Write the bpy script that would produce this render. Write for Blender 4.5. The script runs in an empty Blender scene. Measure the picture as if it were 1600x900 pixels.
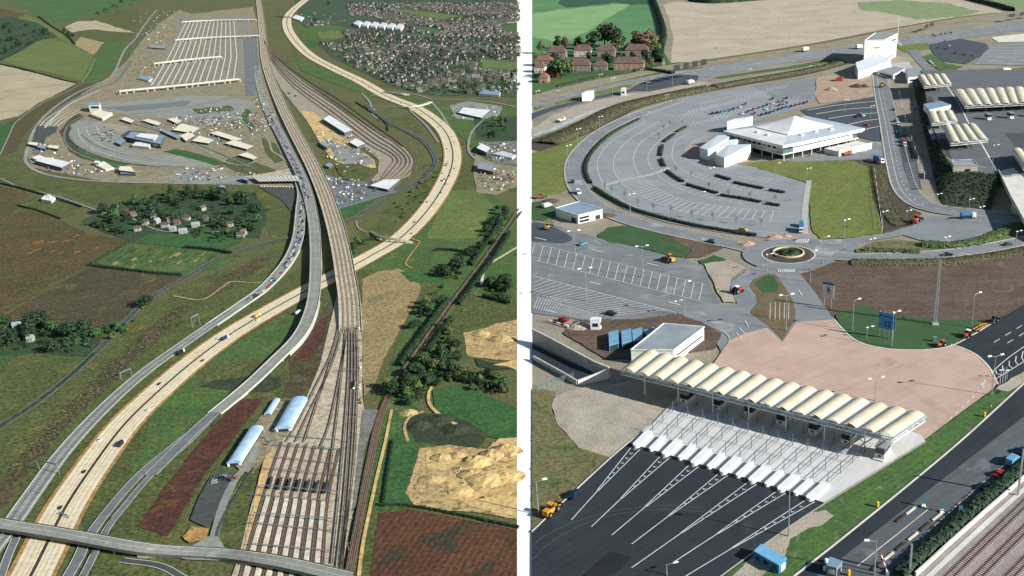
import bpy, math, random
from math import sin, cos, pi, atan2, radians, hypot, floor
from mathutils import Vector, Matrix
from mathutils.geometry import tessellate_polygon
SC = bpy.context.scene
C = SC.collection
RND = random.Random(7)

# ---------------- camera, sky, sun, exposure ----------------
F_PX, CX, CY, HORIZON, CAM_H = 1500.0, 1150.0, 450.0, -145.0, 140.0
PITCH = math.atan((CY - HORIZON) / F_PX)
cam = bpy.data.cameras.new('camera')
cam.sensor_width = 36.0
cam.lens = 36.0 * F_PX / 1600.0
cam.shift_x = (800.0 - CX) / 1600.0
cam.clip_end = 30000.0
cam.clip_start = 1.0
cam_o = bpy.data.objects.new('camera', cam)
C.objects.link(cam_o)
cam_o.location = (0, 0, CAM_H)
cam_o.rotation_euler = (pi / 2 - PITCH, 0, 0)
SC.camera = cam_o

SUN_EL = radians(27.0)
SUN_AZ = atan2(0.94, -0.34)          # clockwise from +Y
w = bpy.data.worlds.new('World')
SC.world = w
w.use_nodes = True
nt = w.node_tree
bg = nt.nodes['Background']
sky = nt.nodes.new('ShaderNodeTexSky')
sky.sky_type = 'NISHITA'
sky.sun_disc = False
sky.sun_elevation = SUN_EL
sky.sun_rotation = SUN_AZ
sky.air_density = 1.6
sky.dust_density = 0.3
sky.ozone_density = 3.0
nt.links.new(sky.outputs[0], bg.inputs[0])
bg.inputs[1].default_value = 0.05
sl = bpy.data.lights.new('sun', 'SUN')
sl.energy = 5.0
sl.angle = radians(0.5)
sl.color = (1.0, 0.965, 0.91)
so = bpy.data.objects.new('sun', sl)
C.objects.link(so)
sd = Vector((sin(SUN_AZ) * cos(SUN_EL), cos(SUN_AZ) * cos(SUN_EL), sin(SUN_EL)))
so.rotation_euler = sd.to_track_quat('Z', 'Y').to_euler()
so.location = (200, -100, 300)
SC.view_settings.view_transform = 'Standard'
SC.view_settings.look = 'None'
SC.view_settings.exposure = 0.8
SC.view_settings.gamma = 1.0

# ---------------- layout: survey points on the ground ----------------
_c, _s = cos(PITCH), sin(PITCH)
def G(x, y, z=0.0):
    dx = (x - CX) / F_PX; dy = -(y - CY) / F_PX
    d = Vector((dx, _c + dy * _s, -_s + dy * _c))
    t = (z - CAM_H) / d.z
    return Vector((d.x * t, d.y * t, z))
def proj(p):
    zz = p[2] - CAM_H
    dep = p[1] * _c - zz * _s
    return CX + F_PX * p[0] / dep, CY - F_PX * (p[1] * _s + zz * _c) / dep
def hgt(x, y, yt, z=0.0):
    b = G(x, y, z); lo, hi = 0.0, 120.0
    for _ in range(40):
        m = (lo + hi) / 2
        if proj((b.x, b.y, z + m))[1] > yt: lo = m
        else: hi = m
    return lo

# ---------------- materials ----------------
KALB = 0.82
def lin(h, k=KALB):
    h = h.lstrip('#')
    out = []
    for i in (0, 2, 4):
        v = int(h[i:i+2], 16) / 255.0
        v = v / 12.92 if v <= 0.04045 else ((v + 0.055) / 1.055) ** 2.4
        out.append(min(0.92, v * k))
    return (*out, 1.0)
MATS = {}
def mat(name, c1, c2=None, s1=8.0, s2=0.5, grain=0.25, rough=0.9, metal=0.0, bump=0.0, c3=None, s3=1.0, t3=0.6,
        stripe=None, streak=None, lo=0.35, hi=0.65, spec=0.3, vary=0.0, emit=0.0, trans=0.0):
    if name in MATS: return MATS[name]
    m = bpy.data.materials.new(name); MATS[name] = m
    m.use_nodes = True
    n = m.node_tree.nodes; L = m.node_tree.links
    b = n['Principled BSDF']
    b.inputs['Roughness'].default_value = rough
    b.inputs['Metallic'].default_value = metal
    b.inputs['Specular IOR Level'].default_value = spec
    if c2 is None and grain == 0 and vary == 0:
        b.inputs['Base Color'].default_value = lin(c1)
        return m
    tc = n.new('ShaderNodeTexCoord')
    def noise(size, detail, dist=0.0):
        t = n.new('ShaderNodeTexNoise')
        t.inputs['Scale'].default_value = 1.0 / size
        t.inputs['Detail'].default_value = detail
        t.inputs['Roughness'].default_value = 0.6
        t.inputs['Distortion'].default_value = dist
        L.new(tc.outputs['Object'], t.inputs['Vector'])
        return t.outputs[0]
    def mapr(src, a, bb, c, d):
        q = n.new('ShaderNodeMapRange')
        for i, v in enumerate((a, bb, c, d)): q.inputs[i + 1].default_value = v
        L.new(src, q.inputs[0]); return q.outputs[0]
    def mix(fac, A, B, mode='MIX'):
        q = n.new('ShaderNodeMix'); q.data_type = 'RGBA'; q.blend_type = mode
        if isinstance(fac, float): q.inputs[0].default_value = fac
        else: L.new(fac, q.inputs[0])
        for s, v in ((6, A), (7, B)):
            if isinstance(v, tuple): q.inputs[s].default_value = v
            else: L.new(v, q.inputs[s])
        return q.outputs[2]
    col = lin(c1)
    if c2: col = mix(mapr(noise(s1, 5.0, 0.4), lo, hi, 0, 1), lin(c1), lin(c2))
    if c3: col = mix(mapr(noise(s3, 4.0, 0.8), t3, t3 + 0.08, 0, 1), col, lin(c3))
    if stripe:
        ang, per, amt = stripe
        mp = n.new('ShaderNodeMapping'); mp.inputs['Rotation'].default_value = (0, 0, ang)
        L.new(tc.outputs['Object'], mp.inputs[0])
        wv = n.new('ShaderNodeTexWave'); wv.inputs['Scale'].default_value = 0.314 / per * 1.0
        wv.inputs['Distortion'].default_value = 1.5; wv.inputs['Detail'].default_value = 2.0
        wv.inputs['Detail Scale'].default_value = 0.3
        L.new(mp.outputs[0], wv.inputs['Vector'])
        k = n.new('ShaderNodeCombineColor')
        v = mapr(wv.outputs['Fac'], 0, 1, 1 - amt, 1 + amt)
        for i in range(3): L.new(v, k.inputs[i])
        col = mix(1.0, col, k.outputs[0], 'MULTIPLY')
    if streak:
        ang, ln, wd, amt = streak
        mp = n.new('ShaderNodeMapping'); mp.vector_type = 'TEXTURE'; mp.inputs['Rotation'].default_value = (0, 0, ang); mp.inputs['Scale'].default_value = (ln, wd, 1)
        L.new(tc.outputs['Object'], mp.inputs[0])
        t = n.new('ShaderNodeTexNoise'); t.inputs['Scale'].default_value = 1.0; t.inputs['Detail'].default_value = 4.0
        L.new(mp.outputs[0], t.inputs['Vector'])
        k = n.new('ShaderNodeCombineColor')
        v = mapr(t.outputs[0], 0.3, 0.7, 1 - amt, 1 + amt)
        for i in range(3): L.new(v, k.inputs[i])
        col = mix(1.0, col, k.outputs[0], 'MULTIPLY')
    if vary:
        oi = n.new('ShaderNodeObjectInfo')
        k = n.new('ShaderNodeCombineColor')
        v = mapr(oi.outputs['Random'], 0, 1, 1 - vary, 1 + vary)
        for i in range(3): L.new(v, k.inputs[i])
        col = mix(1.0, col, k.outputs[0], 'MULTIPLY')
    if grain:
        g = noise(s2, 2.0)
        k = n.new('ShaderNodeCombineColor')
        v = mapr(g, 0.3, 0.7, 1 - grain, 1 + grain)
        for i in range(3): L.new(v, k.inputs[i])
        col = mix(1.0, col, k.outputs[0], 'MULTIPLY')
        if bump:
            bp = n.new('ShaderNodeBump'); bp.inputs['Strength'].default_value = bump
            bp.inputs['Distance'].default_value = s2
            L.new(g, bp.inputs['Height']); L.new(bp.outputs[0], b.inputs['Normal'])
    if isinstance(col, tuple): b.inputs['Base Color'].default_value = col
    else: L.new(col, b.inputs['Base Color'])
    if trans:
        b.inputs['Transmission Weight'].default_value = trans
    return m

# ---------------- mesh building ----------------
class MB:
    def __init__(s): s.v = []; s.f = []; s.m = []
    def add(s, vs, fs, mi=0):
        o = len(s.v); s.v += [tuple(p) for p in vs]
        for f in fs: s.f.append(tuple(i + o for i in f)); s.m.append(mi)
        return s
    def box(s, x0, x1, y0, y1, z0, z1, mi=0):
        return s.add([(x0,y0,z0),(x1,y0,z0),(x1,y1,z0),(x0,y1,z0),(x0,y0,z1),(x1,y0,z1),(x1,y1,z1),(x0,y1,z1)],
              [(3,2,1,0),(4,5,6,7),(0,1,5,4),(1,2,6,5),(2,3,7,6),(3,0,4,7)], mi)
    def frus(s, x0, x1, y0, y1, z0, z1, ix, iy, mi=0, dx=0):
        return s.add([(x0,y0,z0),(x1,y0,z0),(x1,y1,z0),(x0,y1,z0),(x0+ix+dx,y0+iy,z1),(x1-ix+dx,y0+iy,z1),(x1-ix+dx,y1-iy,z1),(x0+ix+dx,y1-iy,z1)],
              [(3,2,1,0),(4,5,6,7),(0,1,5,4),(1,2,6,5),(2,3,7,6),(3,0,4,7)], mi)
    def beam(s, p, q, w, h=None, mi=0):
        p = Vector(p); q = Vector(q); d = (q - p)
        if d.length < 1e-6: return s
        d.normalize()
        up = Vector((0,0,1)) if abs(d.z) < 0.95 else Vector((0,1,0))
        a = d.cross(up).normalized() * (w / 2); b = d.cross(a).normalized() * ((h or w) / 2)
        return s.add([p-a-b,p+a-b,p+a+b,p-a+b,q-a-b,q+a-b,q+a+b,q-a+b],
              [(0,1,2,3),(7,6,5,4),(0,4,5,1),(1,5,6,2),(2,6,7,3),(3,7,4,0)], mi)
    def tube(s, p, q, r, r2=None, n=6, mi=0, cap=True):
        p = Vector(p); q = Vector(q); d = (q - p).normalized(); r2 = r if r2 is None else r2
        up = Vector((0,0,1)) if abs(d.z) < 0.95 else Vector((0,1,0))
        a = d.cross(up).normalized(); b = d.cross(a)
        vs = [p + (a*cos(2*pi*i/n) + b*sin(2*pi*i/n))*r for i in range(n)] + [q + (a*cos(2*pi*i/n) + b*sin(2*pi*i/n))*r2 for i in range(n)]
        fs = [(i, n+i, n+(i+1)%n, (i+1)%n) for i in range(n)]
        if cap: fs += [tuple(range(n)), tuple(range(2*n-1, n-1, -1))]
        return s.add(vs, fs, mi)
    def sheet(s, pts, z=None, mi=0):
        vs = [Vector((p[0], p[1], p[2] if z is None else z)) for p in pts]
        tris = tessellate_polygon([vs])
        out = []
        for t in tris:
            a, b, c = (vs[i] for i in t)
            out.append(t if (b - a).cross(c - a).z > 0 else (t[0], t[2], t[1]))
        return s.add(vs, out, mi)
    def prism(s, pts, z0, z1, mi=0, top=None):
        n = len(pts)
        ar = sum(pts[i][0]*pts[(i+1)%n][1] - pts[(i+1)%n][0]*pts[i][1] for i in range(n))
        if ar < 0: pts = list(reversed(pts))
        lo = [(p[0], p[1], z0) for p in pts]; hi = [(p[0], p[1], z1) for p in pts]
        s.add(lo + hi, [(i, (i+1)%n, n+(i+1)%n, n+i) for i in range(n)], mi)
        return s.sheet(pts, z1, mi if top is None else top)
    def strip(s, L, R, mi=0):
        n = len(L)
        return s.add([tuple(p) for p in L] + [tuple(p) for p in R], [(n+i, n+i+1, i+1, i) for i in range(n-1)], mi)
    def build(s, name, mats, parent=None, origin=None, smooth=False):
        me = bpy.data.meshes.new(name)
        if origin is not None:
            ox, oy, oz = origin
            vs = [(a-ox, b-oy, c-oz) for a, b, c in s.v]
        else: vs = s.v
        me.from_pydata(vs, [], s.f)
        if not isinstance(mats, (list, tuple)): mats = [mats]
        for m in mats: me.materials.append(m)
        if len(mats) > 1: me.polygons.foreach_set('material_index', s.m)
        if smooth: me.polygons.foreach_set('use_smooth', [True]*len(s.f))
        me.update()
        return link(name, me, parent)
def link(name, data, parent=None):
    o = bpy.data.objects.new(name, data); C.objects.link(o)
    if parent is not None: o.parent = parent
    return o
def tag(o, label, cat, group=None):
    o['label'] = label; o['category'] = cat
    if group: o['group'] = group
    return o
def thing(name, label, cat, loc=(0,0,0), rz=0.0, group=None):
    o = link(name, None); o.location = loc; o.rotation_euler = (0,0,rz); o.empty_display_size = 0.5
    return tag(o, label, cat, group)
KIDS = {}
def kids(o):
    if o.name not in KIDS: KIDS[o.name] = list(o.children)
    return KIDS[o.name]
def dup(o, loc=None, rz=None, label=None, group=None, sc=None, parent=None, mats=None):
    c = o.copy(); C.objects.link(c)
    if parent is not None: c.parent = parent
    if loc is not None: c.location = loc
    if rz is not None: c.rotation_euler = (0,0,rz)
    if sc is not None: c.scale = sc if isinstance(sc, (tuple, list, Vector)) else (sc, sc, sc)
    if label: c['label'] = label
    if group: c['group'] = group
    for ch in kids(o): dup(ch, parent=c)
    return c
USED = set()
def put(proto, *a, **k):          # first use moves the prototype itself, later uses copy it
    if proto.name in USED: return dup(proto, *a, **k)
    USED.add(proto.name); kids(proto)
    loc, rz = k.get('loc'), k.get('rz')
    if a: loc = a[0]
    if len(a) > 1: rz = a[1]
    if loc is not None: proto.location = loc
    if rz is not None: proto.rotation_euler = (0,0,rz)
    sc = k.get('sc')
    if sc is not None: proto.scale = sc if isinstance(sc, (tuple, list, Vector)) else (sc, sc, sc)
    if k.get('label'): proto['label'] = k['label']
    if k.get('group'): proto['group'] = k['group']
    return proto

LZ = 0.045
LCNT = {}
def lz(layer):
    k = LCNT.get(layer, 0); LCNT[layer] = k + 1
    return layer*LZ + (k % 25)*0.0017
def crom(P, n=8, closed=False):
    if len(P) < 3: return [Vector(p) for p in P]
    P = [Vector(p) for p in P]; out = []; N = len(P)
    rng = range(N if closed else N - 1)
    for i in rng:
        p1, p2 = P[i], P[(i+1) % N]
        p0 = P[i-1] if (i > 0 or closed) else p1 * 2 - p2
        p3 = P[(i+2) % N] if (i + 2 < N or closed) else p2 * 2 - p1
        for k in range(n):
            t = k / n
            out.append(0.5 * ((2*p1) + (p2-p0)*t + (2*p0-5*p1+4*p2-p3)*t*t + (3*p1-p0-3*p2+p3)*t**3))
    if not closed: out.append(P[-1])
    return out
RAG = set()
def ragged(px, amp):
    rg = random.Random(int(px[0][0]*31+px[1][1]*17)); out = []
    n = len(px)
    for i in range(n):
        a, b = px[i], px[(i+1)%n]; L = hypot(b[0]-a[0], b[1]-a[1]); k = max(1, int(L/7)) if L < 900 else 1
        for j in range(k):
            t = j/k; q = amp if j else amp*.5
            out.append((a[0]+(b[0]-a[0])*t+rg.uniform(-q,q), a[1]+(b[1]-a[1])*t+rg.uniform(-q,q)*.6))
    return out
def poly(name, m, layer, px, smooth=0, kind='structure', z=None, parent=None):
    if m.name in RAG and len(px) > 3: px = ragged(px, 1.3)
    zz = lz(layer) if z is None else z
    pts = [G(x, y, zz) for x, y in px]
    if smooth: pts = crom(pts, smooth, True)
    o = MB().sheet(pts).build(name, m, parent)
    if parent is None and kind: o['kind'] = kind
    return o
def path(px, z=0.0, n=8, zs=None):
    pts = [G(p[0], p[1], (zs[i] if zs else z)) for i, p in enumerate(px)]
    return crom(pts, n)
def offs(P, o):
    out = []
    for i, p in enumerate(P):
        d = (P[min(i+1, len(P)-1)] - P[max(i-1, 0)]); d.z = 0
        d.normalize()
        oo = o[i] if isinstance(o, list) else o
        out.append(Vector((p.x + d.y * oo, p.y - d.x * oo, p.z)))
    return out
def ribm(mb, P, w, off=0.0, mi=0, dz=0.0):
    if isinstance(w, list): a = offs(P, [off - x/2 for x in w]); b = offs(P, [off + x/2 for x in w])
    else: a = offs(P, off - w/2); b = offs(P, off + w/2)
    if dz:
        for q in a + b: q.z += dz
    return mb.strip(a, b, mi)
def resamp(P, step):
    out = [P[0].copy()]; acc = 0.0
    for i in range(len(P)-1):
        a, b = P[i], P[i+1]; L = (b-a).length
        if L < 1e-9: continue
        t = step - acc
        while t <= L:
            out.append(a + (b-a)*(t/L)); t += step
        acc = L - (t - step)
    return out
def dashes(mb, P, w, on, gap, off=0.0, dz=0.02):
    Q = resamp(P, on); k = max(1, round(gap/on)); i = 0
    while i + 1 < len(Q):
        ribm(mb, [Q[i], Q[i+1]], w, off, dz=dz) if len(Q) > 1 else None
        i += 1 + k
def wl(a, b, n):                     # weights list between two widths
    return [a + (b-a)*i/(n-1) for i in range(n)]
def road(name, m, layer, px, w, lines=(), lm=None, n=8, z=None, edge=None):
    P = path(px, lz(layer) if z is None else z, n)
    W = w if not isinstance(w, tuple) else wl(w[0], w[1], len(P))
    o = ribm(MB(), P, W).build(name, m); o['kind'] = 'structure'
    if edge:
        mb = MB(); ew, em = edge
        for sgn in (-1, 1):
            if isinstance(W, list):
                A = offs(P, [sgn*(x/2 + ew/2) for x in W])
            else: A = offs(P, sgn*(W/2 + ew/2))
            L_ = offs(A, -ew/2); R_ = offs(A, ew/2)
            h = 0.12
            L2 = [Vector((q.x,q.y,q.z+h)) for q in L_]; R2 = [Vector((q.x,q.y,q.z+h)) for q in R_]
            mb.strip(L2, R2); mb.strip(L_, L2); mb.strip(R2, R_)
        mb.build('kerb', em, o)
    if lines:
        mb = MB()
        for ln in lines:
            off, lw = ln[0], ln[1]
            if len(ln) > 2: dashes(mb, P, lw, ln[2], ln[3], off)
            else: ribm(mb, P, lw, off, dz=0.02)
        mb.build('lane_marking', lm or MATS['paint_white'], o)
    return o, P
# ---------------- shared materials ----------------
mat('paint_white', 'e6e6e2', 'cfcfca', 3, 0.6, 0.1)
mat('paint_cream', 'd8d2bd', 'b8b2a0', 4, 0.6, 0.15)
mat('white_sheet', 'ffffff', None, grain=0.0)
mat('white_wall', 'eeeeea', 'dcdcd6', 6, 1.0, 0.05, 0.6)
mat('white_steel', 'eceef0', None, grain=0.03, s2=1.0, rough=0.45)
mat('grey_steel', '8e979e', '7a848c', 2, 0.4, 0.08, 0.5, 0.2)
mat('galv', 'a9b0b4', '959da2', 2, 0.4, 0.06, 0.45, 0.3)
mat('dark_metal', '30363a', None, grain=0.05, rough=0.5)
mat('lamp_white', 'f6f6f6', None, grain=0.02, rough=0.4)
mat('glass', '26363e', '1c2a32', 3, 1, 0.05, 0.08, spec=0.6)
mat('glass_green', '5b7d78', '4a6b68', 3, 1, 0.05, 0.1, spec=0.6)
mat('roof_blue', '8ea3b5', '7d93a6', 8, 1, 0.05, 0.5)
mat('roof_grey', '97a0a6', '868f96', 6, 1, 0.08, 0.7)
mat('roof_white', 'ececea', 'd8dadb', 8, 1, 0.04, 0.6)
mat('membrane', 'd9d0b8', 'c8bda0', 5, 0.5, 0.08, 0.65, streak=(1.0, 6, .5, .08))
mat('gutter_blue', '9fb4c4', None, grain=0.05, rough=0.5)
mat('concrete', 'c4c2ba', 'aaa9a2', 5, 0.5, 0.1, 0.9)
mat('concrete_pale', 'dedbd3', 'cac7be', 6, 0.6, 0.08, 0.9)
mat('kerb_stone', 'b3aea3', 'a09b91', 3, 0.4, 0.1)
mat('tyre', '1d1e20', None, grain=0.05)
mat('trunk', '4a3d30', '3a3027', 1, 0.2, 0.2)
mat('leaf_dark', '2a4427', '1b301d', 0.6, 0.15, 0.35, 0.7, vary=0.35)
mat('leaf_mid', '405c2c', '2f4a28', 0.6, 0.15, 0.35, 0.7, vary=0.35)
mat('leaf_olive', '6b7344', '515c35', 0.6, 0.15, 0.3, 0.7, vary=0.2)
mat('leaf_rust', '6f5a48', '5a4a3d', 0.6, 0.15, 0.3, 0.7, vary=0.2)
mat('leaf_hedge', '324833', '263a2a', 0.8, 0.2, 0.35, 0.7)
mat('leaf_scrub', '6e6850', '5a5840', 5, 0.5, 0.35, 0.8, c3='5a6440', s3=6, t3=.55)
mat('leaf_scrub_green', '566a3c', '465a34', 3, 0.3, 0.35, 0.8)

# ---------------- foliage ----------------
def leafy(mb, lobes, n, size, rg, mi=0, flat=0.5):
    tot = sum(l[3]**2 for l in lobes)
    for (cx, cy, cz, r, rz) in lobes:
        k = max(3, int(n * r * r / tot))
        for _ in range(k):
            th = rg.uniform(0, 2*pi); u = rg.uniform(-0.75, 1.0)
            rr = r * (0.72 + 0.33*rg.random()); q = math.sqrt(max(0, 1-u*u))
            p = Vector((cx + rr*q*cos(th), cy + rr*q*sin(th), cz + rz*(0.75+0.3*rg.random())*u))
            nrm = Vector((q*cos(th), q*sin(th), u + 0.15)) + Vector((rg.uniform(-1,1), rg.uniform(-1,1), rg.uniform(-.6,1)))*flat
            nrm.normalize()
            a = nrm.orthogonal().normalized(); a.rotate(Matrix.Rotation(rg.uniform(0, 6.28), 3, nrm)); b = nrm.cross(a)
            s1 = size*rg.uniform(.6, 1.3); s2 = s1*rg.uniform(.55, .95)
            mb.add([p-a*s1, p-b*s2, p+a*s1, p+b*s2], [(0,1,2,3)], mi)
def make_tree(m, seed, n=430, wide=0.36, leaf=0.06, lobes=7, conifer=False, bare=False):
    rg = random.Random(seed)
    t = thing('tree', 'tree', 'tree')
    tr = MB(); tr.tube((0,0,0), (0.01,0,0.42), 0.03, 0.018, 6)
    L = []
    for i in range(lobes):
        a = 2*pi*i/lobes + rg.uniform(-.4,.4); d = wide*rg.uniform(.25,.55); z = rg.uniform(.34,.68)
        if i == 0: d = 0.02; z = 0.74
        r = wide*rg.uniform(.48,.68)
        L.append((d*cos(a), d*sin(a), z, r, r*rg.uniform(.8,1.05)))
        tr.tube((0.005,0,0.3), (d*cos(a)*.8, d*sin(a)*.8, z-.04), 0.014, 0.006, 5)
    if conifer:
        L = [(0,0,.2+.11*i, .17*(1-i/8), .1) for i in range(7)]
    mb = MB(); leafy(mb, L, n, leaf, rg)
    tr.build('trunk', MATS['trunk'], t)
    mb.build('crown', m, t)
    return t
TREES = {}
def tree_kind(k):
    if k in TREES: return TREES[k]
    tone, i = k[0], int(k[1])
    m = MATS[{'d':'leaf_dark','m':'leaf_mid','o':'leaf_olive','r':'leaf_rust'}[tone]]
    TREES[k] = make_tree(m, 10+i*7+ord(tone), wide=[.34,.4,.3,.45][i%4], lobes=[6,8,7,9][i%4])
    return TREES[k]
def tree(x, y, h, k, label, group=None, wx=1.0, name='tree'):
    p = G(x, y)
    t = put(tree_kind(k), loc=p, rz=RND.uniform(0, 6.28), sc=(h*wx, h*wx, h), label=label, group=group)
    return t
def hedge(px, w, h, label, name='hedge', m='leaf_hedge', dens=5.0, leaf=0.35, group=None, cat='hedge', z=0.0, n=6, core=True):
    P = resamp(path(px, z, n), 1.5)
    rg = random.Random(len(px)*13 + int(px[0][0]))
    o = thing(name, label, cat, P[0], 0, group)
    mb = MB(); core_mb = MB()
    Lf = offs(P, -w/2*.8); Rt = offs(P, w/2*.8)
    if core:
        L2 = [Vector((q.x,q.y,q.z+h*.8)) for q in offs(P,-w*.3)]; R2 = [Vector((q.x,q.y,q.z+h*.8)) for q in offs(P,w*.3)]
        core_mb.strip(L2, R2); core_mb.strip(Lf, L2); core_mb.strip(R2, Rt)
        core_mb.build('inner_twigs', MATS[m], o, P[0])
    for i in range(len(P)-1):
        for _ in range(int(dens*1.5)):
            t = rg.random(); p = P[i].lerp(P[i+1], t); d = (P[i+1]-P[i]).normalized(); s = Vector((d.y,-d.x,0))
            a = rg.uniform(0, pi); rr = rg.uniform(.85, 1.12)
            q = p + s*(cos(a)*w/2*rr) + Vector((0,0,max(.1,sin(a)**.6*h*rr)))
            nr = (s*cos(a) + Vector((0,0,sin(a)+.2)) + Vector((rg.uniform(-.6,.6), rg.uniform(-.6,.6), rg.uniform(-.3,.6)))).normalized()
            A = nr.orthogonal().normalized(); A.rotate(Matrix.Rotation(rg.uniform(0,6.28),3,nr)); B = nr.cross(A); z1 = leaf*rg.uniform(.6,1.4)
            mb.add([q-A*z1, q-B*z1*.7, q+A*z1, q+B*z1*.7], [(0,1,2,3)])
    mb.build('foliage', MATS[m], o, P[0])
    return o
def inside(p, poly_):
    x, y = p; c = False; n = len(poly_)
    for i in range(n):
        a, b = poly_[i], poly_[i-1]
        if (a[1] > y) != (b[1] > y) and x < (b[0]-a[0])*(y-a[1])/(b[1]-a[1]) + a[0]: c = not c
    return c
def scatter(name, label, cat, px, n, size, mats_, seed=1, hgt_=1.0, z=0.0):
    rg = random.Random(seed)
    xs = [p[0] for p in px]; ys = [p[1] for p in px]
    W = [G(x, y) for x, y in px]; wp = [(p.x, p.y) for p in W]
    mb = MB(); bx = (min(p[0] for p in wp), max(p[0] for p in wp), min(p[1] for p in wp), max(p[1] for p in wp)); k = 0; tries = 0
    while k < n and tries < n*20:
        tries += 1
        p = (rg.uniform(bx[0], bx[1]), rg.uniform(bx[2], bx[3]))
        if not inside(p, wp): continue
        k += 1
        s = size*rg.uniform(.5, 1.5); h = s*hgt_; a = rg.uniform(0, 6.28); mi = rg.randrange(len(mats_))
        for j in range(3):
            aa = a + j*2.1; dx, dy = cos(aa)*s*.5, sin(aa)*s*.5; ox, oy = cos(aa+1.6)*s*.35, sin(aa+1.6)*s*.35
            mb.add([(p[0]-dx+ox*.3,p[1]-dy+oy*.3,z), (p[0]+dx+ox*.3,p[1]+dy+oy*.3,z), (p[0]+dx*.8+ox,p[1]+dy*.8+oy,z+h), (p[0]-dx*.6+ox,p[1]-dy*.6+oy,z+h*.8)], [(0,1,2,3)], mi)
    o = mb.build(name, [MATS[m] for m in mats_]); o['kind'] = 'stuff'; o['label'] = label; o['category'] = cat
    return o

# ---------------- small prototypes ----------------
CARCOL = {'red':'b3202c','blue':'2f4f86','dark blue':'1d2c48','white':'e8eaea','silver':'a9b1b8','black':'20242a','teal':'3f7f96','green':'2f5c48','light blue':'6fa0c4','maroon':'6a2430','beige':'c5b592','yellow':'d9b030','orange':'cf6a1c'}
def paint(c):
    return mat('car_paint_'+c.replace(' ','_'), CARCOL[c], None, grain=0.02, s2=1.0, rough=0.25, spec=0.6)
CAR = {}
def car_shape(mb, L=4.3, W=1.75, glass=1, van=False):
    h = W/2
    prof = [(-L/2,.3),(-L/2,.75),(-L*.42,.88),(-L*.36,.92)] if not van else [(-L/2,.3),(-L/2,1.9),(-L*.46,2.05)]
    prof += [(L*.17,.9),(L*.40,.78),(L/2,.6),(L/2,.3)] if not van else [(L*.2,2.05),(L*.34,1.15),(L/2,.95),(L/2,.3)]
    n = len(prof)
    a = [(x,-h,z) for x,z in prof]; b = [(x,h,z) for x,z in prof]
    mb.add(a+b, [tuple(range(n)), tuple(range(2*n-1,n-1,-1))] + [((i+1)%n, i, n+i, n+(i+1)%n) for i in range(n)], 0)
def car_glass(mb, mi=0, L=4.3, W=1.75):
    h = W/2
    mb.add([(-L*.38,-h*.95,.88),(L*.19,-h*.95,.86),(L*.19,h*.95,.86),(-L*.38,h*.95,.88),(-L*.27,-h*.78,1.36),(L*.04,-h*.78,1.38),(L*.04,h*.78,1.38),(-L*.27,h*.78,1.36)],
        [(0,1,5,4),(1,2,6,5),(2,3,7,6),(3,0,4,7)], mi)
def car_roof(mb, mi=0, L=4.3, W=1.75):
    h = W/2
    mb.box(-L*.27, L*.04, -h*.78, h*.78, 1.35, 1.42, mi)
def car(c, van=False):
    k = (c, van)
    if k in CAR: return CAR[k]
    t = thing('car' if not van else 'van', c+' car', 'car' if not van else 'van')
    mb = MB(); L = 5.2 if van else 4.3; car_shape(mb, L, 1.75 if not van else 1.95, van=van)
    if not van: car_roof(mb)
    mb.build('body', paint(c), t)
    g = MB()
    if van: g.add([(L*.21,-.9,1.98),(L*.335,-.9,1.2),(L*.335,.9,1.2),(L*.21,.9,1.98)], [(0,1,2,3)]); g.v = [(x+.02,y,z+.02) for x,y,z in g.v]
    else: car_glass(g)
    g.build('windows', MATS['glass'], t)
    wm = None
    for sx in (-.31, .31):
        for sy in (-.8, .8):
            if wm is None:
                q = MB(); q.tube((0,-.1,0),(0,.1,0),.31,n=10); o = q.build('wheel', MATS['tyre'], t); wm = o.data
            else: o = link('wheel', wm, t)
            o.location = (L*sx, sy*(1.0 if not van else 1.1), .31)
    CAR[k] = t
    return t
SMALL = {}
def small_car(c, s=1.0, van=False):
    k = (c, s, van)
    if k in SMALL: return SMALL[k]
    mb = MB(); car_shape(mb, van=van, L=4.3 if not van else 5.5)
    if not van: car_glass(mb, 1); car_roof(mb, 0)
    else: mb.box(-2.0,2.0,-.8,.8,2.04,2.1,1)
    mb.v = [(x*s,y*s,z*s) for x,y,z in mb.v]
    o = mb.build('car' if not van else 'van', [paint(c), MATS['glass']]); tag(o, c+' car', 'car' if not van else 'van')
    SMALL[k] = o
    return o
def heading(a, b):
    p, q = G(*a), G(*b); return atan2(q.y-p.y, q.x-p.x)
def lamp_proto(arms, h=12.0):
    t = thing('lamp_post', 'lamp post', 'lamp post')
    p = MB(); p.tube((0,0,0),(0,0,1.2),.22,.2,6); p.tube((0,0,1.2),(0,0,h),.16,.1,6); p.build('pole', MATS['galv'], t)
    for s in ((1,-1) if arms == 2 else (1,)):
        a = MB(); a.tube((0,0,h-.1),(s*1.8,0,h+.35),.09,.08,5); a.build('arm', MATS['galv'], t)
        q = MB(); q.frus(s*1.7-.2, s*1.7+1.1 if s > 0 else s*1.7+.2, -.28,.28,h+.25,h+.6,.1,.08) if s > 0 else q.frus(-2.8,-1.5,-.28,.28,h+.25,h+.6,.1,.08)
        q.build('lamp_head', MATS['lamp_white'], t)
    if arms == 0:
        q = MB(); q.frus(-.4,.4,-.4,.4,h,h+.35,.08,.08); q.build('lamp_head', MATS['lamp_white'], t)
    return t
LAMPS = {}
def lamp(x, y, ytop, arms, label, rz=0.0, z=0.0, group=None):
    if arms not in LAMPS: LAMPS[arms] = lamp_proto(arms)
    h = hgt(x, y, ytop, z)
    s = h/12.4
    return put(LAMPS[arms], loc=G(x, y, z), rz=rz, sc=(1, 1, s), label=label, group=group)
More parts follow.
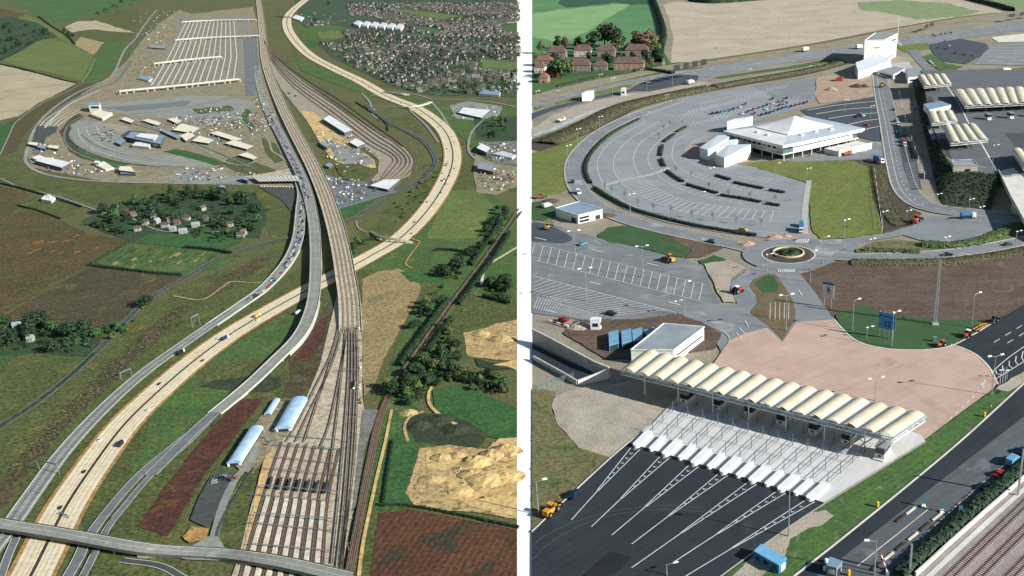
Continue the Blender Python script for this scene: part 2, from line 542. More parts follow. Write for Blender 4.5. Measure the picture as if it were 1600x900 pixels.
# ---------------- buildings ----------------
class Bld:
    """a building in its own frame: origin at base corner b, x towards c, y towards a"""
    def __init__(s, name, label, cat, a, b, c, z=0.0, group=None, depth=None):
        A, B, Cc = G(a[0],a[1],z), G(b[0],b[1],z), G(c[0],c[1],z)
        s.lx = (Cc-B).length
        ang = atan2(Cc.y-B.y, Cc.x-B.x)
        n = Vector((-sin(ang), cos(ang), 0)); e = (A-B)
        s.ly = depth or max(1.0, abs(e.dot(n)))
        s.t = thing(name, label, cat, B, ang, group)
    def part(s, name, m, *boxes):
        mb = MB()
        for b in boxes: mb.box(*b)
        return mb.build(name, m, s.t)
    def flat(s, h, wall, roof, par=0.4, over=0.0):
        s.part('wall', wall, (0,s.lx,0,s.ly,0,h))
        s.part('roof', roof, (-over,s.lx+over,-over,s.ly+over,h+.003,h+.25))
        if par: s.part('parapet', wall, (-.1,s.lx+.1,-.1,.15,h+.25,h+par),(-.1,s.lx+.1,s.ly-.15,s.ly+.1,h+.25,h+par),(-.1,.15,.15,s.ly-.15,h+.25,h+par),(s.lx-.15,s.lx+.1,.15,s.ly-.15,h+.25,h+par))
    def win(s, side, u0, u1, z0, z1, m, name='window', proud=.06):
        d = proud
        bx = {'f':(u0*s.lx,u1*s.lx,-d,.05,z0,z1),'r':(s.lx-.05,s.lx+d,u0*s.ly,u1*s.ly,z0,z1),'b':(u0*s.lx,u1*s.lx,s.ly-.05,s.ly+d,z0,z1),'l':(-d,.05,u0*s.ly,u1*s.ly,z0,z1)}[side]
        return s.part(name, m, bx)
def gable(mb, lx, ly, h, rise, over=.4, hip=0.0, mi=0, axis='x', t=.25):
    if axis == 'x':
        pts = [(-over,-over,h),(lx+over,-over,h),(lx+over,ly+over,h),(-over,ly+over,h),(hip-over*(hip==0),ly/2,h+rise),(lx-hip+over*(hip==0),ly/2,h+rise)]
        fs = [(0,1,5,4),(2,3,4,5),(1,2,5),(3,0,4),(3,2,1,0)]
    else:
        pts = [(-over,-over,h),(lx+over,-over,h),(lx+over,ly+over,h),(-over,ly+over,h),(lx/2,hip-over*(hip==0),h+rise),(lx/2,ly-hip+over*(hip==0),h+rise)]
        fs = [(1,2,5,4),(3,0,4,5),(0,1,4),(2,3,5),(3,2,1,0)]
    mb.add(pts, fs, mi)
# ---------------- ground sheet, divider ----------------
mat('ground_mix', '5f6a43', '746f4e', 120, 2.5, 0.35, c3='4c5a38', s3=60, t3=0.58)
g = MB(); S = 9000
g.add([(-S,-2000,0),(S,-2000,0),(S,S*1.5,0),(-S,S*1.5,0)], [(0,1,2,3)])
g = g.build('ground', MATS['ground_mix']); g['kind'] = 'structure'
d = MB(); d.prism([G(808,960)[:2], G(831.5,960)[:2], G(831.5,-60)[:2], G(808,-60)[:2]], -0.5, 0.06)
d = d.build('white_divider_strip', MATS['white_sheet']); d['kind'] = 'structure'

RAG |= {'r_lawn','r_lawn_dry','r_lawn_dark','r_soil','r_soil_dark','r_dirt','r_gravel','r_scrub','r_crop','r_stubble','r_field_light','r_field_dark','l_olive','l_green','l_greenA','l_bright','l_brown','l_brown2','l_tan','l_strawfield','l_maroon','l_sand','l_sand2','l_scrub','l_pond','l_wheat','l_pale','l_redfield','l_yard','l_wood','l_hill','l_verge'}
# ---------------- east side: ground surfaces ----------------
mat('r_base', '9a9282', '857f6c', 30, 1.2, 0.22, c3='6f7350', s3=18, t3=0.6)
mat('r_field', '5d8a58', '4d7c50', 60, 2.0, 0.15, streak=(.3, 200, 2.2, .1))
mat('r_field_light', '86a871', '769b68', 40, 2.0, 0.14, streak=(.3, 200, 2.2, .1))
mat('r_field_dark', '31593f', '2a4d38', 30, 2.0, 0.2)
mat('r_stubble', 'bdb09d', 'aca08b', 45, 1.6, 0.16, c3='97946f', s3=30, t3=0.63, streak=(.25, 160, 2.0, .12))
mat('r_crop', '6e8a5a', '8d9670', 14, 1.5, 0.25)
mat('r_bank', '9c9078', '857d62', 10, 1.0, 0.22)
mat('r_asphalt', '868b8e', '797e81', 14, 0.5, 0.1, c3='a0a5a7', s3=15, t3=0.6, streak=(.3, 20, 1.5, .07))
mat('r_asphalt_pale', '91979b', '858b8f', 18, 0.6, 0.12, c3='898e90', s3=18, t3=0.6, streak=(.2, 18, 2.0, .05))
mat('r_asphalt_grey', '7d8284', '707577', 12, 0.5, 0.12, c3='8a8d8e', s3=14, t3=0.58, streak=(-.25, 30, 1.6, .1))
mat('r_asphalt_dark', '4a525a', '424a52', 14, 0.5, 0.12)
mat('r_asphalt_black', '2f363d', '282f36', 16, 0.6, 0.14, c3='3a4046', s3=24, t3=0.62, streak=(0.85, 40, 1.0, .16), rough=0.8)
mat('r_lawn', '4b6a34', '425f34', 12, 0.9, 0.32, c3='667442', s3=6, t3=0.58, streak=(.8, 20, .8, .14))
mat('r_lawn_dry', '6f7b3a', '636f36', 14, 0.9, 0.32, c3='7d7644', s3=12, t3=0.57, streak=(1.2, 24, 1.0, .14))
mat('r_lawn_dark', '3f5d36', '375534', 8, 0.7, 0.25)
mat('r_soil', '65564a', '584a3f', 14, 0.9, 0.34, c3='74624f', s3=10, t3=0.6, streak=(.05, 26, .9, .16))
mat('r_soil_dark', '54483e', '473f35', 8, 0.7, 0.3, c3='4f5638', s3=6, t3=0.6)
mat('r_dirt', 'b09a86', '9c8773', 8, 0.7, 0.2, c3='c0aa95', s3=7, t3=0.58)
mat('r_gravel', 'b1a797', '9d9484', 7, 0.45, 0.3, c3='8a8468', s3=10, t3=0.63, bump=0.3)
mat('r_scrub', '676a42', '746b4c', 9, 0.9, 0.4, c3='4b5a34', s3=6, t3=0.55)
mat('r_plaza', 'c2a899', 'b59b8c', 12, 0.5, 0.12, c3='ab9284', s3=20, t3=0.6, streak=(.7, 25, 1.5, .06))
mat('r_concrete_apron', 'd3d3d1', 'c6c6c4', 9, 0.5, 0.07, c3='b8b8b5', s3=7, t3=0.64, streak=(1.1, 14, 1.2, .07))
mat('r_asphalt_mid', '5c6266', '52585c', 12, 0.5, 0.12, c3='686d70', s3=12, t3=.58, streak=(.72, 40, 1.2, .14))
mat('r_wedge', '75654f', '685a48', 5, .7, .3, c3='58603c', s3=4, t3=.55)
mat('r_ballast', 'a39a97', '8f8784', 6, 0.35, 0.35)
mat('r_brickpath', 'c09a86', 'b08c7a', 4, 0.5, 0.15)

poly('terrain', MATS['r_base'], 1, [(820,-60),(1700,-60),(1900,960),(820,960)])
poly('field', MATS['r_field'], 2, [(826,-40),(1012,-40),(1030,10),(1042,45),(1034,85),(975,88),(826,95)])
poly('field', MATS['r_field_light'], 3, [(826,22),(880,14),(950,8),(992,4),(960,22),(925,45),(885,65),(860,64),(826,56)], 3)
poly('field', MATS['r_field_dark'], 4, [(872,4),(890,-10),(1012,-20),(1022,6),(990,8),(960,4),(920,9),(885,12)], 3)
poly('stubble_field', MATS['r_stubble'], 2, [(1036,8),(1060,2),(1120,6),(1200,0),(1320,-40),(1700,-40),(1700,20),(1580,22),(1540,22),(1480,36),(1400,48),(1330,58),(1250,72),(1170,88),(1100,98),(1048,98),(1052,60),(1046,30)])
poly('crop_patch', MATS['r_crop'], 3, [(1340,4),(1400,0),(1480,5),(1532,18),(1500,26),(1430,30),(1385,20),(1345,15)], 3)
poly('grass_bank', MATS['r_lawn'], 3, [(1036,80),(1048,98),(1080,97),(1075,104),(1040,104)])
poly('field', MATS['r_crop'], 4, [(1500,-40),(1700,-40),(1700,16),(1590,20),(1560,12)])
road('earth_bank', MATS['r_bank'], 4, [(820,158),(880,146),(960,128),(1040,106),(1120,96),(1220,80),(1330,64),(1430,44),(1520,28),(1620,14)], 22)
road('earth_bank', MATS['r_scrub'], 5, [(1080,98),(1180,83),(1280,67),(1400,44),(1500,27),(1560,20)], 9)
poly('garden_lawn', MATS['r_lawn_dark'], 3, [(826,86),(900,80),(980,84),(1032,86),(1036,104),(1000,112),(930,122),(880,135),(826,150)])
poly('garden_lawn', MATS['r_lawn'], 4, [(832,126),(880,121),(960,113),(1000,108),(985,115),(930,124),(880,136),(832,145)], 2)
# motorway entry roads along the top
road('grass_verge', MATS['r_lawn'], 5, [(820,164),(880,150),(960,131),(1040,112),(1100,105)], 7)
road('access_road', MATS['r_asphalt'], 6, [(820,166),(880,151),(940,138),(1000,124),(1045,116)], 11, [(-5,.25),(5,.25),(0,.2,4,6)])
poly('grass_verge', MATS['r_lawn'], 6, [(832,168),(850,165),(840,172)])
poly('grass_verge', MATS['r_lawn_dry'], 6, [(868,160),(915,147),(960,136),(985,132),(990,135),(960,143),(905,155),(872,163)])
road('access_road', MATS['r_asphalt_dark'], 7, [(820,187),(850,174),(880,165),(930,153),(985,141)], 11, [(-5,.25),(5,.25)])
poly('tarmac_apron', MATS['r_asphalt_dark'], 8, [(978,142),(1000,130),(1030,121),(1062,116),(1092,118),(1090,125),(1060,133),(1015,142)])
poly('multi_lane_road', MATS['r_asphalt'], 7, [(1040,118),(1100,105),(1200,92),(1300,76),(1400,62),(1500,48),(1640,26),(1640,42),(1530,56),(1460,68),(1400,72),(1345,84),(1290,90),(1200,102),(1130,116),(1085,126),(1060,122)])
lm = MB()
for k in range(5):
    t = k/4
    a = [(1045+20*t,117+5*t),(1100+5*t,107+14*t),(1200,94+8*t),(1290,79+10*t)]
    ribm(lm, path(a, 8*LZ), .5 if k in (0,4) else .35)
    if k < 4: dashes(lm, path([(1300,77+6*t),(1400,63+7*t),(1530,46+9*t),(1630,29+11*t)], 8*LZ), .35, 6, 6)
lm = lm.build('lane_marking', MATS['paint_white']); lm['kind'] = 'structure'
poly('gravel_strip', MATS['r_gravel'], 6, [(826,205),(860,182),(900,166),(985,146),(1015,144),(1062,135),(1100,127),(1110,130),(1060,144),(1000,154),(955,168),(900,190),(826,216)])
road('blue_sheet_strip', mat('tarp_blue', '8fa9ba', 'b9bdb8', 5, 1.5, 0.3), 8, [(832,212),(860,203),(885,192),(910,180),(935,171),(960,165),(985,160)], (5,3))
road('grass_bank', MATS['r_lawn'], 6, [(1120,122),(1180,113),(1250,103),(1312,91)], (8,14))
road('earth_bank', MATS['r_soil_dark'], 7, [(820,232),(880,212),(930,190),(970,170),(1010,158),(1080,143),(1160,129),(1250,114),(1315,98)], (26,18))
poly('grass_slope', MATS['r_lawn_dry'], 5, [(826,240),(870,228),(910,215),(945,195),(915,222),(897,245),(890,268),(893,290),(880,300),(840,308),(826,312)])
poly('grass_slope', MATS['r_lawn_dark'], 6, [(826,318),(850,312),(868,325),(872,338),(850,345),(826,343)])
# crescent car park
poly('car_park', MATS['r_asphalt_pale'], 7, [(1000,186),(1010,174),(1050,158),(1100,146),(1180,134),(1270,122),(1274,156),(1250,168),(1180,190),(1110,215),(1078,236),(1110,248),(1175,256),(1215,272),(1262,288),(1264,352),(1256,372),(1205,372),(1120,362),(1040,347),(975,326),(940,304),(918,280),(914,258),(930,232),(965,206)])
poly('tarmac_patch', MATS['r_asphalt'], 8, [(1175,134),(1272,123),(1274,154),(1220,158)])
road('concrete_path', mat('r_slab', 'b4b6b3', 'a6a8a5', 6, .6, .08), 9, [(942,290),(980,280),(1020,272),(1046,262)], 3.2)
road('concrete_path', MATS['r_slab'], 9, [(1258,366),(1257,340),(1260,310),(1264,282)], 3)
road('ring_road', MATS['r_asphalt'], 8, [(1060,157),(1022,170),(985,183),(945,203),(914,228),(898,252),(897,275),(906,297),(930,320),(975,341),(1040,359),(1110,374),(1165,386),(1200,397)], 10, [(-4.7,.25),(4.7,.25)], MATS['paint_cream'], edge=(.5, MATS['kerb_stone']))
A1 = [(1010,189),(960,218),(940,238),(933,258),(938,278),(950,296),(974,314),(1004,329),(1045,341),(1085,349),(1150,358),(1225,365)]
A2 = [(1030,190),(986,216),(965,237),(958,256),(962,273),(977,291),(1012,311),(1054,327),(1100,337),(1160,342),(1224,346)]
A3 = [(1046,194),(1006,219),(992,238),(990,251),(997,270),(1014,285),(1042,302),(1078,315),(1120,321),(1170,327),(1226,331)]
A4 = [(1060,200),(1030,220),(1014,240),(1014,258),(1026,272),(1046,287),(1074,300),(1110,310),(1160,318),(1222,326)]
A5 = [(1082,206),(1058,218),(1050,238),(1054,254),(1075,271),(1110,284),(1160,297),(1225,308)]
A6 = [(1104,212),(1078,226),(1070,240),(1076,252),(1106,266),(1150,276),(1226,290)]
cm = MB()
for A in (A1, A2, A3, A4, A5, A6): ribm(cm, path(A, 9*LZ), .28)
def bays(mb, A, B, step, w=.2, t0=0.0, t1=1.0, frac=1.0, lay=9):
    P = path(A, lay*LZ); Q = path(B, lay*LZ)
    LP = sum((P[i+1]-P[i]).length for i in range(len(P)-1)); n = int(LP*(t1-t0)/step)
    P = resamp(P, LP/400); LQ = sum((Q[i+1]-Q[i]).length for i in range(len(Q)-1)); Q = resamp(Q, LQ/400)
    for i in range(n+1):
        t = t0 + (t1-t0)*i/max(1,n); k = min(int(t*399), len(P)-1, len(Q)-1)
        p = P[k]; q = Q[k]
        ribm(mb, [p, p.lerp(q, frac)], w)
bays(cm, A2, A3, 2.7, .24, .2, .42); bays(cm, A2, A3, 4.2, .3, .46, .98)
bays(cm, A4, A5, 5.5, .2, .25, .97, .55); bays(cm, A5, A6, 5.0, .2, .35, .97, .5); bays(cm, A6, [(1120,216),(1098,228),(1090,240),(1098,250),(1130,258),(1190,270),(1230,284)], 4.5, .2, .3, .95, .7)
for row, (x0, y0, x1, y1, dx, dy, nn) in enumerate([(1078,172,1200,142,-8,8,22),(1120,180,1250,150,-9,8,18),(1100,158,1230,132,-6,6,22),(1085,190,1140,178,-7,7,9),(1060,180,1105,166,6,7,9)]):
    for i in range(nn):
        t = i/(nn-1); x = x0+(x1-x0)*t; y = y0+(y1-y0)*t
        ribm(cm, [G(x,y,9*LZ), G(x+dx,y+dy,9*LZ)], .28)
cm = cm.build('bay_marking', MATS['paint_white']); cm['kind'] = 'structure'
poly('brick_paving', MATS['r_brickpath'], 9, [(1068,238),(1078,228),(1100,222),(1115,240),(1175,252),(1150,256),(1105,250),(1075,246)])
# terminal surroundings
poly('lawn', MATS['r_lawn_dry'], 8, [(1150,256),(1200,252),(1300,251),(1345,250),(1362,260),(1366,290),(1372,330),(1380,364),(1330,371),(1282,374),(1268,358),(1264,310),(1265,286),(1215,272),(1175,260)])
poly('soil_bed', MATS['r_soil_dark'], 9, [(1330,250),(1358,247),(1385,252),(1392,275),(1404,305),(1422,325),(1440,333),(1424,352),(1398,360),(1382,364),(1374,330),(1366,290),(1362,262)])
poly('forecourt', MATS['r_asphalt'], 7, [(1225,253),(1285,240),(1340,226),(1400,215),(1410,262),(1362,258),(1330,250)])
poly('dark_car_park', MATS['r_asphalt_dark'], 8, [(1250,172),(1300,162),(1366,150),(1374,200),(1376,222),(1345,215),(1300,190),(1262,180)])
dk = MB()
for (a, b, c) in [((1262,172),(1310,164),(1368,158)),((1275,178),(1320,171),(1370,167)),((1295,185),(1335,179),(1372,176)),((1320,196),(1350,189),(1374,186)),((1345,204),(1360,200),(1376,197))]:
    ribm(dk, path([a,b,c], 9*LZ), 1.1)
dk = dk.build('kerbed_strip', MATS['concrete_pale']); dk['kind'] = 'structure'
poly('dirt_yard', MATS['r_dirt'], 8, [(1276,122),(1300,116),(1340,116),(1392,122),(1395,138),(1372,150),(1320,158),(1280,162),(1274,150)])
poly('concrete_yard', MATS['r_slab'], 8, [(1388,100),(1420,96),(1430,112),(1400,118),(1385,112)])
poly('grass_verge', MATS['r_lawn_dry'], 8, [(1400,72),(1450,66),(1452,76),(1415,82)])
poly('tarmac_road', MATS['r_asphalt_grey'], 8, [(1418,80),(1432,76),(1465,118),(1455,122)])
poly('dark_car_park', MATS['r_asphalt_dark'], 9, [(1450,70),(1500,60),(1540,68),(1550,78),(1510,100),(1475,96),(1460,86)])
poly('lorry_park', MATS['r_asphalt'], 9, [(1550,72),(1640,66),(1640,104),(1520,100),(1535,85)])
lp = MB()
for k in range(6): ribm(lp, path([(1526+k*3,99-k*5),(1580,99-k*5),(1640,98-k*5)], 10*LZ), .8)
lp = lp.build('bay_marking', MATS['paint_white']); lp['kind'] = 'structure'
poly('grass_verge', MATS['r_lawn_dry'], 10, [(1492,122),(1520,108),(1640,104),(1640,112),(1545,114),(1510,126)])
poly('grass_verge', MATS['r_lawn'], 10, [(1440,88),(1455,84),(1480,100),(1505,104),(1490,112),(1465,108)])
poly('pale_slab', MATS['concrete_pale'], 10, [(1548,58),(1640,48),(1640,64),(1560,66)])
poly('plaza_tarmac', MATS['r_asphalt_dark'], 9, [(1458,120),(1490,112),(1545,116),(1640,112),(1640,130),(1480,134)])
# service road beside the embankment
o, PQ = road('service_road', MATS['r_asphalt_grey'], 10, [(1372,100),(1380,150),(1388,185),(1395,220),(1403,258),(1414,293),(1436,316),(1470,327),(1515,332),(1600,343),(1660,352)], 13, [(-6.3,.3),(6.3,.3),(0,.3,3,5),(2.6,.25)], edge=(.5, MATS['kerb_stone']))
poly('lay_by', MATS['r_asphalt_dark'], 11, [(1400,205),(1418,212),(1432,250),(1440,296),(1424,297),(1412,262)])
bm = MB()
for i in range(16):
    t = i/15; a = (1413+9*t, 256+38*t); b = (1430+8*t, 253+40*t)
    ribm(bm, [G(a[0],a[1],12*LZ), G(b[0],b[1],12*LZ)], .25)
bm = bm.build('bay_marking', MATS['paint_white']); bm['kind'] = 'structure'
# lower car park
poly('car_park', MATS['r_asphalt_grey'], 6, [(826,344),(868,352),(900,362),(945,374),(1000,388),(1062,404),(1098,414),(1106,430),(1112,452),(1126,474),(1060,490),(1000,498),(925,502),(826,488)])
poly('tarmac_patch', MATS['r_asphalt_dark'], 7, [(826,347),(858,352),(872,358),(895,372),(880,380),(850,378),(826,374)], 2)
lc = MB()
for i in range(24):
    t = i/23; ribm(lc, [G(840+t*95,466+t*27,8*LZ), G(834+t*84,482+t*18,8*LZ)], .18)
ribm(lc, path([(826,378),(1104,445)], 8*LZ), .22); ribm(lc, path([(826,404),(1100,472)], 8*LZ), .22)
ribm(lc, path([(826,429),(1056,488)], 8*LZ), .3); ribm(lc, path([(838,464),(935,492)], 8*LZ), .25)
for i in range(21):
    t = (i+.2)/20.6; a = (833+t*270, 380+t*65); b = (826+t*271, 404.5+t*67)
    ribm(lc, [G(a[0],a[1],8*LZ), G(b[0],b[1],8*LZ)], .25)
for i in range(20):
    t = i/19; a = (836+t*110, 463+t*31); b = (850+t*190, 435+t*49); 
    ribm(lc, [G(a[0]-25*(1-t),a[1]-12*(1-t),8*LZ), G(b[0],b[1],8*LZ)], .25)
for (x,y) in [(845,373),(934,392),(1020,413),(929,442),(1054,474),(860,486)]:
    ribm(lc, [G(x-9,y-2.2,8*LZ), G(x+9,y+2.2,8*LZ)], .5)
lc = lc.build('bay_marking', MATS['paint_white']); lc['kind'] = 'structure'
poly('lawn', MATS['r_lawn_dark'], 8, [(933,368),(950,355),(975,352),(1000,357),(1040,367),(1075,380),(1078,392),(1070,402),(1050,400),(1000,387),(950,377)], 3)
poly('soil_bed', MATS['r_soil'], 9, [(1040,368),(1075,374),(1110,378),(1130,388),(1095,402),(1070,404),(1080,390)])
poly('lawn', MATS['r_lawn_dark'], 9, [(1092,407),(1115,399),(1132,404),(1136,413),(1115,418),(1098,414)], 3)
poly('junction_tarmac', MATS['r_asphalt'], 9, [(1150,383),(1180,378),(1215,374),(1260,372),(1292,375),(1340,372),(1380,366),(1425,353),(1440,360),(1410,368),(1350,378),(1335,386),(1332,398),(1300,402),(1270,415),(1248,425),(1270,452),(1304,501),(1243,504),(1225,534),(1195,515),(1150,528),(1128,550),(1110,520),(1080,498),(1058,489),(1100,471),(1130,477),(1152,474),(1142,452),(1142,440),(1165,424),(1188,414),(1190,402),(1170,392)])
poly('soil_bed', MATS['r_gravel'], 10, [(1100,412),(1140,406),(1165,418),(1142,436),(1140,452),(1150,472),(1130,472),(1118,450)])
poly('dirt_heap_ground', MATS['r_dirt'], 11, [(1150,378),(1170,376),(1182,382),(1168,388)])
poly('dirt_heap_ground', MATS['r_dirt'], 11, [(1195,374),(1222,368),(1250,369),(1245,373),(1215,376)])
poly('soil_bed', MATS['r_wedge'], 11, [(1201,427),(1212,429),(1226,448),(1237,466),(1243,484),(1242,500),(1223,531),(1203,511),(1172,488),(1184,472),(1181,460),(1171,446),(1178,436)])
poly('lawn', MATS['r_lawn_dark'], 12, [(1180,442),(1195,432),(1208,432),(1218,448),(1212,456),(1192,456)], 3)
def disc(name, m, layer, cx, cy, r, n=40, z=None, inner=None, kind='structure'):
    c = G(cx, cy); zz = lz(layer) if z is None else z
    pts = [(c.x+r*cos(2*pi*i/n), c.y+r*sin(2*pi*i/n), zz) for i in range(n)]
    mb = MB()
    if inner is None: mb.sheet([Vector(p) for p in pts])
    else:
        q = [(c.x+inner*cos(2*pi*i/n), c.y+inner*sin(2*pi*i/n), zz) for i in range(n)]
        mb.add(pts+q, [(i,(i+1)%n,n+(i+1)%n,n+i) for i in range(n)])
    o = mb.build(name, m); o['kind'] = kind; return o
disc('roundabout_road', MATS['r_asphalt'], 11, 1232, 399, 20)
disc('roundabout_kerb', MATS['concrete_pale'], 12, 1232, 399, 11.7)
disc('roundabout_island', MATS['r_soil_dark'], 13, 1232, 399, 11.1)
zb = MB()
for i in range(9): zb.box(0,1,0,1,0,.001) if False else ribm(zb, [G(1217+i*3,421,13*LZ), G(1216+i*3,425,13*LZ)], .5)
for i in range(6): ribm(zb, [G(1247+i*3.4,373,13*LZ), G(1244+i*3.4,379,13*LZ)], .6)
zb = zb.build('give_way_marking', MATS['paint_white']); zb['kind'] = 'structure'
ar = MB()
for (x,y) in [(1250,457),(1166,505)]:
    ribm(ar, [G(x-2,y-4,13*LZ), G(x+3,y+5,13*LZ)], .35)
for (a,b) in [((1155,512),(1165,522)),((1151,520),(1157,529))]: ribm(ar, [G(*a,13*LZ), G(*b,13*LZ)], .3)
ar = ar.build('arrow_marking', MATS['paint_white']); ar['kind'] = 'structure'
# east yard, roads and the brown slope
poly('yard', MATS['r_asphalt'], 9, [(1405,365),(1425,352),(1445,338),(1500,336),(1560,340),(1580,348),(1548,362),(1530,374),(1480,378),(1440,376)])
poly('shrub_bed', MATS['r_scrub'], 10, [(1336,390),(1365,378),(1400,374),(1440,378),(1480,381),(1530,376),(1552,364),(1580,352),(1640,345),(1640,364),(1560,380),(1500,390),(1440,396),(1380,397),(1340,398)])
road('link_road', MATS['r_asphalt'], 11, [(1275,398),(1310,400),(1350,402),(1420,400),(1490,395),(1550,386),(1600,376),(1660,364)], 9, [(-4.3,.25),(4.3,.25)], MATS['paint_cream'], edge=(.5, MATS['kerb_stone']))
poly('bare_soil', MATS['r_soil'], 7, [(1248,428),(1275,420),(1310,407),(1420,405),(1500,400),(1640,378),(1640,455),(1600,478),(1555,500),(1500,503),(1400,495),(1345,478),(1306,490),(1300,496)])
poly('lawn', MATS['r_lawn_dark'], 10, [(1305,492),(1330,482),(1348,477),(1372,486),(1400,494),(1460,500),(1520,500),(1545,504),(1512,527),(1485,540),(1450,546),(1400,546),(1360,540),(1335,530),(1315,512)])
# brick plaza, toll apron and tarmac
poly('brick_plaza', MATS['r_plaza'], 10, [(1126,552),(1140,532),(1160,522),(1198,512),(1223,534),(1244,503),(1304,499),(1315,512),(1335,530),(1360,540),(1400,546),(1450,546),(1486,540),(1500,543),(1525,555),(1545,575),(1558,600),(1545,612),(1440,690),(1400,690),(1250,640),(1100,590)])
road('kerb_line', MATS['concrete_pale'], 12, [(1304,499),(1315,512),(1335,530),(1360,540),(1400,546),(1450,546),(1486,540),(1515,526),(1555,502)], .6)
road('kerb_line', MATS['concrete_pale'], 12, [(1486,538),(1505,544),(1528,556),(1547,576),(1559,600)], .7)
road('kerb_line', MATS['kerb_stone'], 13, [(1128,550),(1140,532),(1133,520),(1118,512)], .6)
pk = MB(); dashes(pk, path([(1483,655),(1510,630),(1538,603)], 12*LZ), .35, 2, 2)
ribm(pk, path([(1528,606),(1540,593)], 12*LZ), .3); ribm(pk, path([(1530,604),(1542,596)], 12*LZ), .3)
pk = pk.build('lane_marking', MATS['paint_white']); pk['kind'] = 'structure'
poly('trunk_road', MATS['r_asphalt_black'], 9, [(1486,538),(1555,502),(1600,476),(1680,436),(1680,560),(1600,590),(1575,606),(1555,618),(1559,598),(1545,574),(1525,554)])
tk = MB()
for (a, b) in [((1553,535),(1680,458)),((1574,536),(1680,472))]: dashes(tk, path([a,b], 10*LZ), .3, 4, 4)
ribm(tk, path([(1543,588),(1585,552),(1680,490)], 10*LZ), .3); ribm(tk, path([(1556,592),(1595,568),(1680,515)], 10*LZ), .3)
for i in range(8):
    t = i/7; a = (1545+75*t, 586-52*t); b = (1556+62*t, 591-36*t); m_ = ((a[0]+b[0])/2-3, (a[1]+b[1])/2+1.5)
    ribm(tk, [G(*a,10*LZ), G(*m_,10*LZ)], .3); ribm(tk, [G(*m_,10*LZ), G(*b,10*LZ)], .3)
tk = tk.build('lane_marking', MATS['paint_white']); tk['kind'] = 'structure'
poly('grass_strip', MATS['r_lawn'], 8, [(1440,690),(1545,614),(1560,605),(1640,560),(1640,578),(1600,601),(1509,683),(1380,790),(1320,840),(1240,910),(1120,910),(1210,840),(1287,785)])
poly('worn_earth', MATS['r_gravel'], 9, [(1206,838),(1240,812),(1270,800),(1290,797),(1302,806),(1285,820),(1262,826),(1235,842),(1228,866),(1190,900),(1140,905)], 2)
poly('worn_earth', MATS['r_gravel'], 9, [(1555,607),(1600,580),(1640,566),(1640,578),(1598,600),(1575,612)])
road('kerb_line', MATS['concrete_pale'], 14, [(1640,568),(1600,599),(1509,682),(1420,757),(1320,838),(1235,905)], .6)
poly('dual_road', MATS['r_asphalt_mid'], 9, [(1640,565),(1600,600),(1509,683),(1420,758),(1320,839),(1230,910),(1378,910),(1516,786),(1600,714),(1640,678)])
poly('fresh_tarmac', MATS['r_asphalt_black'], 10, [(1640,568),(1600,602),(1509,685),(1420,760),(1320,841),(1232,910),(1262,910),(1320,868),(1440,774),(1562,680),(1640,620)])
dm = MB(); ribm(dm, path([(1450,796),(1340,884)], 11*LZ), .3); ribm(dm, path([(1600,700),(1515,772),(1440,840)], 11*LZ), .2)
dm = dm.build('lane_marking', MATS['paint_cream']); dm['kind'] = 'structure'
poly('railway_ballast', MATS['r_ballast'], 9, [(1640,715),(1600,748),(1430,905),(1700,960),(1700,720)])
poly('toll_tarmac', MATS['r_asphalt_black'], 9, [(980,692),(1287,787),(1210,840),(1120,910),(820,910),(820,838)])
poly('dark_patch', mat('r_patch', '20262c', '1b2026', 6, .5, .15), 10, [(956,861),(988,871),(968,890),(940,905),(905,905),(930,880)])
poly('toll_apron', MATS['r_concrete_apron'], 11, [(1072,604),(1120,578),(1260,612),(1440,680),(1446,690),(1290,786),(1210,760),(980,691),(1030,650)])
road('kerb_line', MATS['concrete_pale'], 14, [(820,841),(900,765),(981,692),(1066,626)], .5)
road('kerb_line', MATS['kerb_stone'], 14, [(1446,690),(1288,787),(1205,843),(1120,905)], .5)
poly('gravel_patch', MATS['r_gravel'], 8, [(868,618),(905,606),(960,600),(1005,588),(1080,600),(1066,628),(981,692),(955,715),(905,700),(870,660),(862,635)])
poly('scrub_ground', MATS['r_scrub'], 7, [(820,606),(868,612),(862,640),(875,668),(910,700),(955,716),(905,762),(820,840)])
poly('worn_earth', MATS['r_soil'], 9, [(900,500),(1000,498),(1060,490),(1100,505),(1128,520),(1118,545),(1000,560),(945,560),(880,520)])
